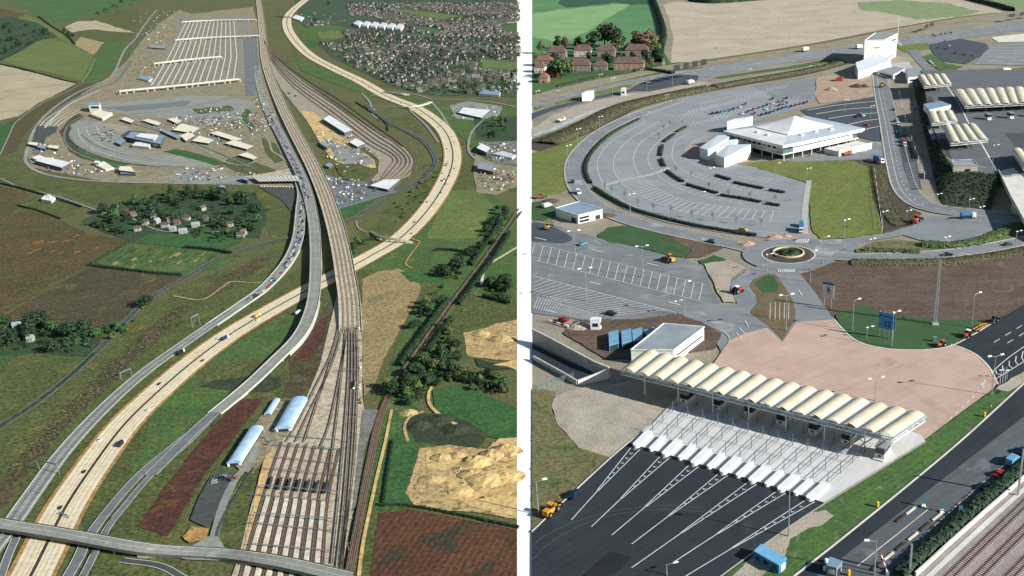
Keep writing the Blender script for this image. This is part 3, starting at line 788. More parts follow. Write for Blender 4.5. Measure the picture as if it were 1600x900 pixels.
# ---------------- east side: things ----------------
def pblock(name, label, cat, roof, h, wall, rmat, wins=(), z=0.0, group=None, par=0.0, over=0.0, slope=None, lip=.2):
    """block whose roof corners were surveyed at height z+h; slope = extra heights per corner"""
    hs = slope or [0]*len(roof)
    R = [G(p[0], p[1], z+h+hs[i]) for i, p in enumerate(roof)]
    n = len(R)
    ar = sum(R[i].x*R[(i+1)%n].y - R[(i+1)%n].x*R[i].y for i in range(n))
    flip = ar < 0
    c = sum(R, Vector())/n; o0 = Vector((c.x, c.y, z))
    t = thing(name, label, cat, o0, 0, group)
    mb = MB()
    lo = [Vector((p.x,p.y,z)) for p in R]
    fs = [(i,(i+1)%n,n+(i+1)%n,n+i) for i in range(n)]
    if flip: fs = [tuple(reversed(f)) for f in fs]
    mb.add(lo + [Vector((p.x,p.y,p.z-.01)) for p in R], fs)
    mb.build('wall', wall, t, o0)
    rb = MB()
    Ro = []
    for p in R:
        d = (p - c); d.z = 0
        Ro.append(Vector((p.x, p.y, p.z)) + d.normalized()*(over+.12))
    lo2 = Ro; hi2 = [Vector((p.x,p.y,p.z+lip)) for p in Ro]
    idx = list(range(n)) if not flip else list(range(n-1,-1,-1))
    rb.add(lo2+hi2, [tuple(n+i for i in idx), tuple(reversed(idx))] + [((idx[i]), idx[(i+1)%n], n+idx[(i+1)%n], n+idx[i]) for i in range(n)])
    rb.build('roof', rmat, t, o0)
    if par:
        pb = MB()
        for i in range(n): pb.beam(Ro[i]+Vector((0,0,lip+par/2-.05)), Ro[(i+1)%n]+Vector((0,0,lip+par/2-.05)), .3, par)
        pb.build('parapet', wall, t, o0)
    for wv in wins:
        e, u0, u1, z0, z1, m = wv[:6]
        p, q = lo[e], lo[(e+1)%n]; d = (q-p); nr = Vector((d.y,-d.x,0)).normalized()
        if flip: nr = -nr
        a = p + d*u0 + nr*.05; b = p + d*u1 + nr*.05
        wb = MB(); zz = (z0+z1)/2
        wb.beam((a.x,a.y,z+zz), (b.x,b.y,z+zz), .12, z1-z0)
        wb.build(wv[6] if len(wv) > 6 else 'window', MATS[m], t, o0)
    return t
def canopy(label, bl, br, fl, fr, n, z, zg, cols, rise=1.1, group=None, piers=False, truss=True):
    B0, B1, F0, F1 = G(*bl,z), G(*br,z), G(*fl,z), G(*fr,z)
    o0 = (B0+B1+F0+F1)/4; o0.z = zg
    t = thing('toll_canopy', label, 'canopy', o0, 0, group)
    K = 8
    for i in range(n):
        mb = MB(); a0 = i/n; a1 = (i+1)/n
        g0 = .02
        bL, bR, fL, fR = B0.lerp(B1,a0+g0/n), B0.lerp(B1,a1-g0/n), F0.lerp(F1,a0+g0/n), F0.lerp(F1,a1-g0/n)
        rows = []
        for k in range(K+1):
            s = k/K; zz = rise*(1-(2*s-1)**2)
            rows.append([bL.lerp(bR,s)+Vector((0,0,zz)), bL.lerp(bR,s).lerp(fL.lerp(fR,s),.5)+Vector((0,0,zz*.93)), fL.lerp(fR,s)+Vector((0,0,zz))])
        for k in range(K):
            for j in range(2):
                q = [rows[k][j], rows[k+1][j], rows[k+1][j+1], rows[k][j+1]]
                mb.add(q, [(3,2,1,0)])
                mb.add([p-Vector((0,0,.12)) for p in q], [(0,1,2,3)])
            for j in (0,2):
                mb.add([rows[k][j], rows[k+1][j], rows[k+1][j]-Vector((0,0,.12)), rows[k][j]-Vector((0,0,.12))], [(0,1,2,3),])
        mb.build('roof_vault', MATS['membrane'], t, o0, smooth=False)
        if i == 0: gp = [(B0,F0)]
        gb = MB(); p, q = B0.lerp(B1,a1), F0.lerp(F1,a1); gb.beam(p+Vector((0,0,.06)), q+Vector((0,0,.06)), .55, .22); gb.build('gutter', MATS['gutter_blue'], t, o0)
    if truss:
        for (P, Q, nm) in ((F0,F1,'front_truss'),(B0,B1,'rear_truss')):
            tb = MB(); dz = Vector((0,0,1.5)); m = n*2
            tb.beam(P-Vector((0,0,.15)),Q-Vector((0,0,.15)),.22); tb.beam(P-dz,Q-dz,.2)
            for i in range(m):
                a = P.lerp(Q,i/m); b = P.lerp(Q,(i+1)/m)
                if i % 2: tb.beam(a-dz,b,.12)
                else: tb.beam(a,b-dz,.12)
                tb.beam(a,a-dz,.1)
            tb.build(nm, MATS['white_steel'], t, o0)
        for (P, Q) in ((B0,F0),(B1,F1)):
            tb = MB(); dz = Vector((0,0,1.5)); m = 6
            tb.beam(P-Vector((0,0,.15)),Q-Vector((0,0,.15)),.22); tb.beam(P-dz,Q-dz,.2)
            for i in range(m):
                a = P.lerp(Q,i/m); b = P.lerp(Q,(i+1)/m)
                tb.beam(a-dz,b,.14) if i%2 else tb.beam(a,b-dz,.14)
            tb.build('end_truss', MATS['white_steel'], t, o0)
    for (u, v) in cols:
        p = B0.lerp(B1,u).lerp(F0.lerp(F1,u), v)
        cb = MB()
        if piers: cb.box(p.x-1.3,p.x+1.3,p.y-1,p.y+1,zg,z-.6)
        else: cb.tube((p.x,p.y,zg),(p.x,p.y,z-.1),.2,n=8)
        cb.build('column', MATS['white_steel'], t, o0)
    return t
TZ = 8.3
canopy('long white toll canopy of seventeen barrel vaults over the booths', (1008,548), (1447,650), (970,578), (1396,684), 17, TZ, .33, [((k*2.3+1.4)/17, v) for k in range(7) for v in (.25,.86)])
fpan = [o for o in bpy.data.objects if o.name.startswith('toll_canopy') and o.parent is None][-1]
fa, fb = G(970,578,TZ), G(1396,684,TZ); fo = fpan.location
for i in range(17):
    if i % 2 == 0 and i < 16 or i == 15:
        b = MB(); b.beam(fa.lerp(fb,(i+.55)/17)+Vector((0,.35,-.85)), fa.lerp(fb,(i+1.35)/17)+Vector((0,.35,-.85)), .12, 1.2); b.build('lane_sign', MATS['gutter_blue'], fpan, fo)
BL, BR, FL, FR = G(1010,550,0), G(1447,652,0), G(967,584,0), G(1398,704,0)
VD = ((FL-BL)+(FR-BR)).normalized(); VA = atan2(VD.y, VD.x)
def booth():
    t = thing('toll_booth', 'toll booth', 'booth')
    b = MB(); b.box(-2.6,2.6,-1.2,1.2,0,.25); b.build('plinth', MATS['concrete_pale'], t)
    b = MB(); b.box(-1.9,1.9,-1.05,1.05,.25,1.25); b.build('panel', MATS['white_wall'], t)
    b = MB(); b.frus(-1.85,1.85,-1.0,1.0,1.25,2.75,.0,.0); b.build('window', MATS['glass'], t)
    b = MB(); b.box(-2.1,2.1,-1.2,1.2,2.75,3.0); b.build('roof', MATS['galv'], t)
    b = MB(); b.box(1.91,1.97,-.35,.35,.55,1.0); b.build('number_plate', MATS['dark_metal'], t)
    return t
BP = booth()
ords = ['first','second','third','fourth','fifth','sixth','seventh','eighth','ninth','tenth','eleventh','twelfth','thirteenth','fourteenth','fifteenth','sixteenth']
for i, (x, y) in enumerate([(1075,626),(1125,635),(1175,646),(1225,659),(1275,673),(1326,689),(1379,711)]):
    put(BP, loc=G(x,y,.56), rz=VA, sc=1.3, label=f'dark-glazed white toll booth under the vaulted canopy, {ords[i]} from the left', group='toll booths under the canopy')
def island(wd, L):
    t = thing('lane_island', 'island', 'kerb island')
    n = 8; r = wd/2
    pts = [(-L/2,-r),(L/2-r,-r)] + [(L/2-r+r*sin(pi*k/n)*1.1, -r*cos(pi*k/n)) for k in range(1,n)] + [(L/2-r,r),(-L/2,r)]
    b = MB(); b.prism(pts, 0, .9); b.build('concrete_body', MATS['roof_white'], t)
    b = MB(); b.box(-L/2+.1,L/2-r,-r-.03,-r+.01,.35,.6); b.build('red_stripe', mat('stripe_red','a34a3c',None,grain=.05), t)
    return t
IW, IN = island(2.1,9), island(1.35,8)
LB = thing('lane_barrier', 'barrier', 'barrier')
bmsh = None
for k in range(4):
    if bmsh is None:
        b = MB(); b.tube((0,0,0),(0,0,3.6),.1,n=5); o = b.build('post', mat('post_blue','5c6a76',None,grain=.05), LB); bmsh = o.data
    else: o = link('post', bmsh, LB)
    o.location = (-k*6.5, 0, 0)
b = MB(); b.beam((0,-.35,1.1),(-24,-.35,1.1),.09); b.beam((0,.35,.8),(-24,.35,.8),.09); b.build('rail', MATS['post_blue'], LB)
for i in range(13):
    t = i/12; x = 1004+(1277-1004)*t; y = 688+(770-688)*t
    put(IW if i%2 == 0 else IN, loc=G(x,y,.56), rz=VA + (.12-.24*t), label=f'{"wide" if i%2==0 else "narrow"} white concrete toll lane island, {ords[i]} from the left in the row', group='toll lane islands')
    p = G(x+16,y-13,.56)
    put(LB, loc=p, rz=VA + (.12-.24*t), label=f'grey two-rail barrier behind a white lane island, {ords[i]} from the left', group='toll lane barriers')
tl = MB()
for i, (e, f) in enumerate([((893,812),0),((924,823),2),((956,836),4),((987,850),6),((987,887),8),((1053,878),10),((1060,907),12)]):
    t = f/12; nx = 1004+(1277-1004)*t-12; ny = 688+(770-688)*t+11
    E = G(*e,10*LZ); A = G(nx-6,ny,10*LZ); B = G(nx+8,ny+3,10*LZ); M = A.lerp(E,.62); M2 = B.lerp(E,.62); mid = (M+M2)/2
    for (p, q) in ((A,mid.lerp(M,.3)),(B,mid.lerp(M2,.3)),(mid,E)): ribm(tl, [p,q], .22)
    for k in range(7):
        s = k/8.5; a = A.lerp(mid,s); b_ = B.lerp(mid,s); c = (a+b_)/2 + (E-A).normalized()*.9
        ribm(tl,[a.lerp(b_,.3),c.lerp((a+b_)/2,.35)],.2); ribm(tl,[c.lerp((a+b_)/2,.35),b_.lerp(a,.3)],.2)
tw = MB()
ribm(tw, path([(826,862),(850,838),(900,815),(960,798),(1040,790),(1100,794)],10*LZ), .12)
ribm(tw, path([(826,880),(862,846),(910,820),(965,803),(1040,796),(1100,800)],10*LZ), .12)
tw = tw.build('tyre_mark', mat('tyre_mark','5a6066',None,grain=.1)); tw['kind'] = 'structure'
tl = tl.build('lane_marking', MATS['paint_white']); tl['kind'] = 'structure'
# building behind the canopy, containers, trench walls
pblock('service_building', 'white flat-roofed service building tucked behind the long canopy', 'building', [(986,548),(1037,507),(1100,512),(1052,548)], 5.0, MATS['white_wall'], MATS['roof_grey'], [(2,.08,.9,2.2,2.7,'dark_metal'),(3,.1,.35,1.0,2.6,'glass'),(3,.6,.85,1.0,2.6,'glass')], par=.35)
for i, r in enumerate([[(951,520),(966,516),(967,536),(952,540)],[(971,518),(986,514),(987,533),(972,537)],[(988,516),(1003,512),(1004,530),(989,534)],[(1008,516),(1022,512),(1026,524),(1011,529)]]):
    pblock('storage_container', f'blue storage container beside the service building, {ords[i]} from the left', 'container', r, 2.6, mat('cont_blue','4f86a8','3f7496',3,.3,.1,.5), mat('cont_top','79a9c4','6a9ab6',3,.5,.08,.5), [(2,.1,.9,.3,2.3,'dark_metal','door')], group='blue containers')
def wallpx(name, label, pts, h0, h1, th, m='concrete', cat='wall'):
    P = [G(*p) for p in pts]; n = len(P)
    t = thing(name, label, cat, P[0])
    for i in range(n-1):
        hA = h0 + (h1-h0)*i/(n-1); hB = h0 + (h1-h0)*(i+1)/(n-1)
        a, b = P[i], P[i+1]; d = (b-a).normalized(); s = Vector((d.y,-d.x,0))*th/2
        mb = MB(); g_ = d*.02
        vs = [a-s+g_, a+s+g_, b+s-g_, b-s-g_] ; vs += [vs[0]+Vector((0,0,hA)), vs[1]+Vector((0,0,hA)), vs[2]+Vector((0,0,hB)), vs[3]+Vector((0,0,hB))]
        mb.add(vs, [(4,5,6,7),(0,1,5,4),(1,2,6,5),(2,3,7,6),(3,0,4,7)]); mb.build('panel', MATS[m], t, P[0])
    return t
wallpx('retaining_wall', 'tall grey concrete retaining wall along the far side of the sunken ramp', [(834,536),(860,548),(895,566),(930,584),(953,592)], 5.4, 4.2, .7)
wallpx('retaining_wall', 'low grey concrete wall along the near side of the sunken ramp', [(834,564),(852,574),(878,588),(902,602)], 2.0, 1.8, .6)
wallpx('retaining_wall', 'short pale concrete end wall closing off the sunken ramp', [(903,602),(928,597),(953,591)], 1.8, 3.6, .6, 'concrete_pale')
poly('ramp_road', MATS['r_asphalt_black'], 12, [(826,535),(895,568),(950,590),(902,600),(826,560)])
fe = thing('wire_fence', 'thin green wire fence on the slope below the ramp wall', 'fence', G(832,612))
for i in range(8):
    b = MB(); p = G(840+i*8, 609.4-i*2.6); b.tube(p, p+Vector((0,0,2.2)), .07, n=4); b.build('post', MATS['grey_steel'], fe, G(832,612))
b = MB()
for hh in (.3,.7,1.1,1.5,1.9): b.beam(G(840,609.4)+Vector((0,0,hh)), G(896,591.2)+Vector((0,0,hh)), .05)
b.build('wire', mat('wire_green','6fa39a',None,grain=.05), fe, G(832,612))
# terminal
TB = Bld('terminal_building', 'white passenger terminal with a blue hipped roof and central tent peak', 'building', (1113,236), (1223,253), (1341,226))
lx, ly = TB.lx, TB.ly
Ez = 10.6
TB.part('ground_floor', MATS['glass'], (4,lx-4,4,ly-4,0,3.9))
TB.part('floor_slab', MATS['white_wall'], (0,lx,0,ly,3.9,4.5))
TB.part('wall', MATS['white_wall'], (9,lx-5,.6,ly-1,4.5,8.2),(2.0,9,6,ly-1,4.5,8.2))
TB.part('corner_glazing', MATS['glass_green'], (.8,9,.8,6,4.5,7.8)); TB.part('end_glazing', MATS['glass_green'], (lx-5,lx-.8,.8,8,4.5,7.8))
for k in range(12): TB.part('window', MATS['glass'], (10+k*(lx-18)/12,10+k*(lx-18)/12+2.6,.5,.65,6.9,7.7))
for k in range(8): TB.part('window', MATS['glass'], (1.9,2.1,8+k*4.4,11+k*4.4,6.0,7.6))
TB.part('clerestory', MATS['glass'], (2.5,lx-2.5,2.5,ly-2.5,8.2,9.0))
for k in range(9): 
    b = MB(); b.tube((2+k*(lx-4)/8,1.2,0),(2+k*(lx-4)/8,1.2,3.9),.3,n=8); b.build('column', MATS['white_steel'], TB.t)
for k in range(1,6):
    b = MB(); b.tube((1.2,1+k*(ly-3)/5,0),(1.2,1+k*(ly-3)/5,3.9),.3,n=8); b.build('column', MATS['white_steel'], TB.t)
TB.part('eave_fascia', MATS['roof_white'], (-2.5,lx+2.5,-2.5,ly+2.5,9.0,Ez)); TB.part('canopy_ledge', MATS['roof_white'], (6,lx+2,-1.8,0.58,8.25,8.6))
i0, z1 = .2, Ez+1.7
def rect(f, z): return [(lx*f,ly*f,z),(lx*(1-f),ly*f,z),(lx*(1-f),ly*(1-f),z),(lx*f,ly*(1-f),z)]
o_ = [(-2.5,-2.5,Ez+.02),(lx+2.5,-2.5,Ez+.02),(lx+2.5,ly+2.5,Ez+.02),(-2.5,ly+2.5,Ez+.02)]; q_ = rect(i0, z1)
for k in range(4):
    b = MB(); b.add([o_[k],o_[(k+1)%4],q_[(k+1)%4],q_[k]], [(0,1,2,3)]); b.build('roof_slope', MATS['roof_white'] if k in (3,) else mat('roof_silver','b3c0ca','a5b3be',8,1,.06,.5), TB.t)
cpx = G(1223,253)
ang = TB.t.rotation_euler.z; cw = cpx + Vector((cos(ang)*lx/2 - sin(ang)*ly/2, sin(ang)*lx/2 + cos(ang)*ly/2, 0)); cp = proj(cw)
az = hgt(cp[0], cp[1], 181)
TB.part('tent_curb', MATS['roof_white'], (lx*i0,lx*(1-i0),ly*i0,ly*(1-i0),z1-.6,z1+.5))
b = MB(); NR = 7
rings = []
for k in range(NR+1):
    f = i0 + (0.5-i0)*k/NR if k < NR else .495; rings.append(rect(f, z1+.5+(az-z1-.5)*(k/NR)**1.3))
for k in range(NR):
    for j in range(4): b.add([rings[k][j],rings[k][(j+1)%4],rings[k+1][(j+1)%4],rings[k+1][j]], [(0,1,2,3)])
b.add(rings[NR], [(0,1,2,3)]); b.build('tent_roof', MATS['roof_white'], TB.t)
for (u,v) in [(.3,.1),(.5,.12),(.68,.09),(.09,.4),(.1,.6)]:
    TB.part('roof_hatch', MATS['white_steel'], (lx*u,lx*u+2.5,ly*v,ly*v+2,Ez+.3,Ez+1.9))
TB.part('terrace', MATS['concrete_pale'], (lx*.5,lx*.95,-14,-2,.2,3.3)); TB.part('terrace_rail', MATS['white_steel'], (lx*.5,lx*.95,-14.2,-14.05,3.3,4.3))
for i, (r, h, sl) in enumerate([([(1093,231),(1121,212),(1147,210),(1106,235)], 6.5, [0,2.2,2.2,0]),([(1120,229),(1140,219),(1163,217),(1140,228)], 6.0, [0,2.2,2.2,0]),([(1118,242),(1140,226),(1173,226),(1132,247)], 6.0, [0,2.4,2.4,0])]):
    pblock('terminal_annex', ['white sloping-roofed shed at the left of the terminal wall','small white shed between two larger ones by the terminal','white sloping-roofed shed nearest the lawn, by the terminal'][i], 'shed', r, h, MATS['white_wall'], mat('roof_pale','c9d3da','bcc8d0',6,1,.04,.5), [], slope=sl)
pblock('plant_room', 'small white plant block behind the terminal roof', 'shed', [(1136,190),(1148,186),(1176,182),(1164,188)], 8, MATS['white_wall'], MATS['roof_white'])
# control tower block
pblock('control_tower', 'tall white control building with a blue-shaded side and roof mast', 'building', [(1351,64),(1368,52),(1402,53),(1382,63)], 22, MATS['white_wall'], MATS['roof_grey'], [(2,.1,.4,17,18.5,'glass'),(2,.1,.25,14,15,'glass'),(2,.3,.9,3,4,'glass'),(3,.2,.5,15,15.6,'glass')], par=.6)
mt = thing('roof_mast', 'slender white mast rising behind the control building', 'mast', G(1402,68,14)); b = MB(); b.tube((0,0,0),(0,0,hgt(1402,68,27,14)),.35,.2,6); b.build('pole', MATS['white_steel'], mt)
b = MB(); b.beam((0,0,.5),(5,0,-2),.4); b.beam((0,0,4),(5,0,-2),.3); b.build('brace', MATS['white_steel'], mt)
pblock('control_annex', 'white annex with a sloping roof in front of the control building', 'building', [(1337,98),(1376,84),(1392,95),(1341,112)], 7, MATS['white_wall'], MATS['roof_pale'], [], slope=[3,3,0,0])
pblock('low_office', 'low grey flat-roofed office beside the control annex', 'building', [(1372,110),(1395,104),(1413,108),(1396,117)], 4, MATS['white_wall'], MATS['roof_grey'], [(3,.1,.9,1,2.6,'glass'),(2,.1,.9,1,2.6,'glass')], par=.3)
pblock('gate_office', 'white office with a grey roof left of the four-vault canopy', 'building', [(1415,108),(1434,105),(1447,118),(1419,121)], 5.5, MATS['white_wall'], MATS['roof_grey'], [(2,.1,.9,2,3.5,'glass')])
# raised plaza with embankment
PZ = 6.0
base = [(1424,122),(1434,165),(1444,210),(1454,255),(1464,297),(1475,322),(1520,328),(1548,330)]
topp = [(1440,110),(1447,150),(1455,190),(1466,222),(1478,246),(1494,262),(1530,270),(1562,272)]
bb = crom([G(x,y,.05) for x,y in base],5); tt = crom([G(x,y,PZ) for x,y in topp],5)
mb = MB(); mb.strip(bb, tt); o = mb.build('embankment', mat('r_embank','3c4a32','434433',6,.9,.35,c3='4a5034',s3=8,t3=.6)); o['kind'] = 'structure'
rge = random.Random(8); eb = MB()
for _ in range(2600):
    i = rge.randrange(min(len(bb),len(tt))-1); t_ = rge.random()**.7; p = bb[i].lerp(tt[i],t_).lerp(bb[i+1].lerp(tt[i+1],t_), rge.random()); leafy(eb,[(p.x,p.y,p.z+.3,.7,.5)],4,.4,rge,rge.choice((0,0,1)))
eb = eb.build('bank_shrubs',[MATS['leaf_hedge'],MATS['leaf_dark']]); eb['kind'] = 'stuff'; eb['label'] = 'dark low shrubs covering the embankment of the raised plaza'; eb['category'] = 'shrubs'
topo = [G(x,y,PZ) for x,y in topp] ; far = [G(1700,290,PZ),G(1700,108,PZ)]
mb = MB(); mb.sheet(tt + far); o = mb.build('raised_plaza', mat('r_plaza_tar','666c70','5c6266',12,.5,.1,c3='73777a',s3=15,t3=.6)); o['kind'] = 'structure'
mb = MB(); A_ = [G(1440,110,PZ),G(1700,108,PZ)]; B_ = [G(1430,112,.05),G(1720,112,.05)]; mb.strip(B_[::-1],A_[::-1]); mb.strip(A_, B_); o = mb.build('embankment', MATS['r_lawn_dark']); o['kind'] = 'structure'
poly('verge', MATS['r_soil_dark'], 0, [(1447,152),(1456,190),(1480,246),(1490,258),(1480,225),(1468,190),(1456,150)], z=PZ+.03)
poly('tarmac_patch', MATS['r_asphalt_dark'], 0, [(1570,208),(1700,205),(1700,236),(1590,234)], z=PZ+.03)
poly('tarmac_patch', MATS['r_asphalt'], 0, [(1448,196),(1476,196),(1484,216),(1456,218)], z=PZ+.05)
road('kerb_line', MATS['concrete_pale'], 0, [(1478,246),(1500,254),(1540,262)], .6, z=PZ+.06)
road('kerb_line', MATS['concrete_pale'], 0, [(1480,135),(1500,165),(1515,195),(1532,222),(1543,241),(1558,266)], 1.0, z=PZ+.08)
br = MB(); dk_ = [G(1560,268,PZ),G(1584,262,PZ),G(1640,318,PZ),G(1660,372,PZ),G(1600,346,PZ),G(1578,306,PZ)]
br.prism([p[:2] for p in dk_], PZ-1.2, PZ+.12)
BO = G(1580,330)
bt = thing('road_bridge', 'pale concrete bridge ramp leaving the raised plaza at the right edge', 'bridge', BO); br.build('deck', MATS['concrete_pale'], bt, BO)
b = MB()
for (p, q) in ((dk_[0],dk_[5]),(dk_[5],dk_[4])): b.beam(p+Vector((0,0,.6)), q+Vector((0,0,.6)), .4, 1.1)
b.build('parapet', MATS['concrete'], bt, BO)
for (x,y) in [(1582,312),(1600,338)]:
    p = G(x+6,y+2,PZ); b = MB(); b.box(p.x-1,p.x+1,p.y-4,p.y+4,0,PZ-1.2); b.build('pier', MATS['concrete'], bt, BO)
pblock('pump_house', 'small beige concrete box building on the corner of the raised plaza', 'building', [(1490,259),(1487,251),(1520,250),(1528,259)], 5.0, mat('beige_conc','c9c3b6','b9b3a6',4,.5,.07), MATS['roof_grey'], [(3,.3,.5,1.4,3.2,'glass')], z=PZ-2, par=.4)
CG = 'vaulted canopies on the raised plaza'
canopy('white canopy of four vaults beside the low gate office', (1434,118),(1477,116),(1444,135),(1487,131),4,PZ+6,PZ,[(.5,.5)],1.0,CG,True)
canopy('long row of white vaulted canopies along the right edge of the raised plaza', (1490,141),(1660,134),(1508,166),(1660,158),11,PZ+6,PZ,[(k/11+.05,v) for k in range(0,11,2) for v in (.2,.85)],1.0,CG)
canopy('small white canopy of three vaults nearest the embankment', (1449,175),(1488,173),(1456,193),(1496,188),3,PZ+6,PZ,[(.3,.5),(.75,.5)],1.0,CG,True)
canopy('white canopy of four vaults above the beige pump house', (1474,197),(1524,194),(1486,224),(1544,218),4,PZ+6,PZ,[(.5,.6)],1.0,CG,True)
canopy('white vaulted canopy cut by the right edge, near the bridge', (1581,234),(1640,228),(1600,262),(1664,254),4,PZ+6,PZ,[(.3,.5),(.7,.5)],1.0,CG)
pblock('customs_shed', 'blue-roofed low shed between the vaulted canopies', 'shed', [(1443,163),(1470,158),(1486,164),(1452,172)], 4, MATS['white_wall'], MATS['roof_blue'], [], z=PZ)
for i,(x,y) in enumerate([(1543,186),(1578,184),(1612,182)]):
    put(BP, loc=G(x,y,PZ+.1), rz=-pi/2+.3, label=f'white booth below the long vaulted canopy on the plaza, {ords[i]} from the left', group='plaza booths')
# site building at the left, kiosks, cabin
pblock('site_building', 'small white building with a blue flat roof left of the crescent car park', 'building', [(868,326),(904,316),(941,328),(903,337)], 4.2, MATS['white_wall'], MATS['roof_blue'], [(3,.1,.3,.2,2.6,'glass','door'),(2,.55,.95,.5,1.6,'glass'),(2,.55,.95,2.2,3.2,'glass'),(2,.1,.3,.2,2.2,'dark_metal','door')], par=.3)
pblock('ticket_kiosk', 'small square white kiosk at the edge of the lower car park', 'kiosk', [(922,500),(925,496),(939,496),(937,500)], 4.2, MATS['white_wall'], MATS['roof_white'], [(3,.2,.75,1.6,2.9,'glass'),(2,.2,.8,1.6,2.9,'glass')])
pblock('portable_cabin', 'blue portable site cabin on the grass strip near the bottom edge', 'cabin', [(1178.5,862),(1190,851),(1229,872),(1217,884)], 2.7, mat('cabin_blue','3f80ad','34739f',2,.4,.07,.5), mat('cabin_top','79b4d6','69a5c8',3,.5,.06,.5), [(3,.12,.28,1.1,2.0,'glass'),(3,.45,.62,1.1,2.0,'glass'),(3,.78,.9,1.1,2.0,'glass'),(2,.2,.75,.1,2.1,'white_wall','door')])
pblock('guard_hut', 'tall grey-green hut beside the dual road at the bottom edge', 'hut', [(1292,884),(1297,871),(1316,878),(1307,888)], 3.0, mat('hut_green','7f938c','72867f',2,.4,.07,.6), mat('hut_top','7f9cae','708d9f',2,.4,.06,.5), [(2,.3,.8,.1,2.2,'dark_metal','door'),(3,.2,.8,1.2,2.2,'white_wall')])
for i,(x,y) in enumerate([(1289,893),(1295,888),(1291,881)]):
    b = MB(); b.tube((0,0,0),(0,0,1.3),.45,n=10); b.tube((0,0,1.3),(0,0,1.42),.48,.3,10); o = b.build('white_drum', MATS['lamp_white']); o.location = G(x,y); tag(o, f'white drum standing left of the grey-green hut, {ords[i]} from the bottom', 'drum', 'drums by the hut')
pblock('gate_kiosk', 'little white gate kiosk on the island of the upper access road', 'kiosk', [(970,140),(972,137),(978,137),(977,140)], 5, MATS['white_wall'], MATS['roof_white'], [(3,.2,.8,2,3.5,'glass')])
pblock('switch_house', 'plain white block building on the verge of the upper access road', 'building', [(909,146),(917,142),(928,141),(923,145)], 6.5, MATS['white_wall'], MATS['roof_white'], [(2,.3,.5,.2,2.6,'dark_metal','door')])
# houses
HM = [('brick_pink','a8857a','967268'),('brick_grey','8d7f78','7b6e68'),('render_cream','d5c8b4','c6b8a3')]
for n_, a_, b_ in HM: mat(n_, a_, b_, 3, .5, .12)
mat('tile_brown','705c54','604f49',4,.5,.2); mat('tile_red','876354','765548',4,.5,.2); mat('brick_red','9a4a3c','8a4034',3,.4,.1)
def house(x0, x1, yb, h, label, wm, rm, depth=9, hip=3.5, tilt=0.0, rise=3.6, scale=1.0):
    B = Bld('house', label, 'house', (x0,yb-8), (x0,yb), (x1,yb+tilt), group='houses below the green field', depth=depth)
    B.part('wall', MATS[wm], (0,B.lx,0,depth,0,h))
    r = MB(); gable(r, B.lx, depth, h+.01, rise, .5, hip); r.build('roof', MATS[rm], B.t)
    n = max(2, int(B.lx/4))
    for k in range(n):
        for z in ((.9,h*.58) if h > 4 else (.9,)):
            f = MB(); f.box(B.lx*(k+.28)/n, B.lx*(k+.28)/n+1.5, -.08, .05, z, z+1.3); w_ = f.build('window', MATS['paint_white'], B.t)
            f = MB(); f.box(B.lx*(k+.28)/n+.2, B.lx*(k+.28)/n+1.3, -.12, -.07, z+.18, z+1.12); f.build('pane', MATS['glass'], w_)
    B.part('door', MATS['dark_metal'], (B.lx*.46,B.lx*.46+1,-.1,.05,0,2.1))
    for u in ((.15,.85) if B.lx > 16 else (.5,)):
        B.part('chimney', MATS['brick_red'], (B.lx*u-.5,B.lx*u+.5,depth*.5-.4,depth*.5+.4,h+rise*.6,h+rise+1.6))
for a in [(856,884,92,5.5,'brown-roofed house behind the hedge, leftmost of the back row','brick_grey','tile_brown'),
          (897,924,89,5.5,'house with cream end wall, second from the left in the back row','render_cream','tile_brown'),
          (933,961,89,5.5,'grey brick house with pink gable, third from the left in the back row','brick_grey','tile_brown'),
          (977,1013,88,5.5,'hipped-roof house at the right end of the back row','brick_grey','tile_brown'),
          (836,862,104,5.0,'house with tiled roof close to the white strip, second row','brick_grey','tile_red'),
          (877,922,112,5.2,'long brown-roofed terrace in the front row of houses','brick_grey','tile_brown'),
          (927,949,111,4.2,'small low house between two long terraces','brick_grey','tile_brown'),
          (959,1006,110,5.6,'long pink brick terrace at the right end of the front row','brick_pink','tile_brown'),
          (835,851,114,4.5,'cream cottage beside the white strip','render_cream','tile_brown'),
          (851,869,121,4.0,'dark barn-like house in front of the leftmost cottages','brick_red','tile_brown'),
          (842,856,130,4.0,'little pink brick outbuilding on the lawn below the houses','brick_pink','tile_red')]:
    house(*a[:3], a[3]*1.15, *a[4:], rise=5.2 if a[3] > 5 else 4.0, depth=11)
# signs and gantries
sg = thing('direction_sign', 'white junction map sign with a blue top beside the plaza road', 'sign', G(1293,482))
p0, p1 = G(1285,480), G(1301,483); hh = hgt(1293,482,441)
for p in (p0.lerp(p1,.15), p0.lerp(p1,.85)):
    b = MB(); b.tube(p, p+Vector((0,0,hh)), .14, n=6); b.build('post', MATS['galv'], sg, G(1293,482))
b = MB(); u_ = (p1-p0); zt = hh
b.beam(p0-u_*.05+Vector((0,-.25,zt-3.2)), p1+u_*.05+Vector((0,-.25,zt-3.2)), .15, 6.2); b.build('board', MATS['paint_white'], sg, G(1293,482))
b = MB(); b.beam(p0-u_*.05+Vector((0,-.35,zt-.5)), p1+u_*.05+Vector((0,-.35,zt-.5)), .1, 1.0); b.build('blue_header', mat('sign_blue','2f78b4',None,grain=.03), sg, G(1293,482))
b = MB()
for (a, c) in [((.5,.15),(.5,.8)),((.32,.68),(.66,.36)),((.66,.68),(.34,.36)),((.5,.5),(.78,.5))]:
    b.beam(p0+u_*a[0]+Vector((0,-.36,zt-6.2+6*a[1])), p0+u_*c[0]+Vector((0,-.36,zt-6.2+6*c[1])), .1, .22)
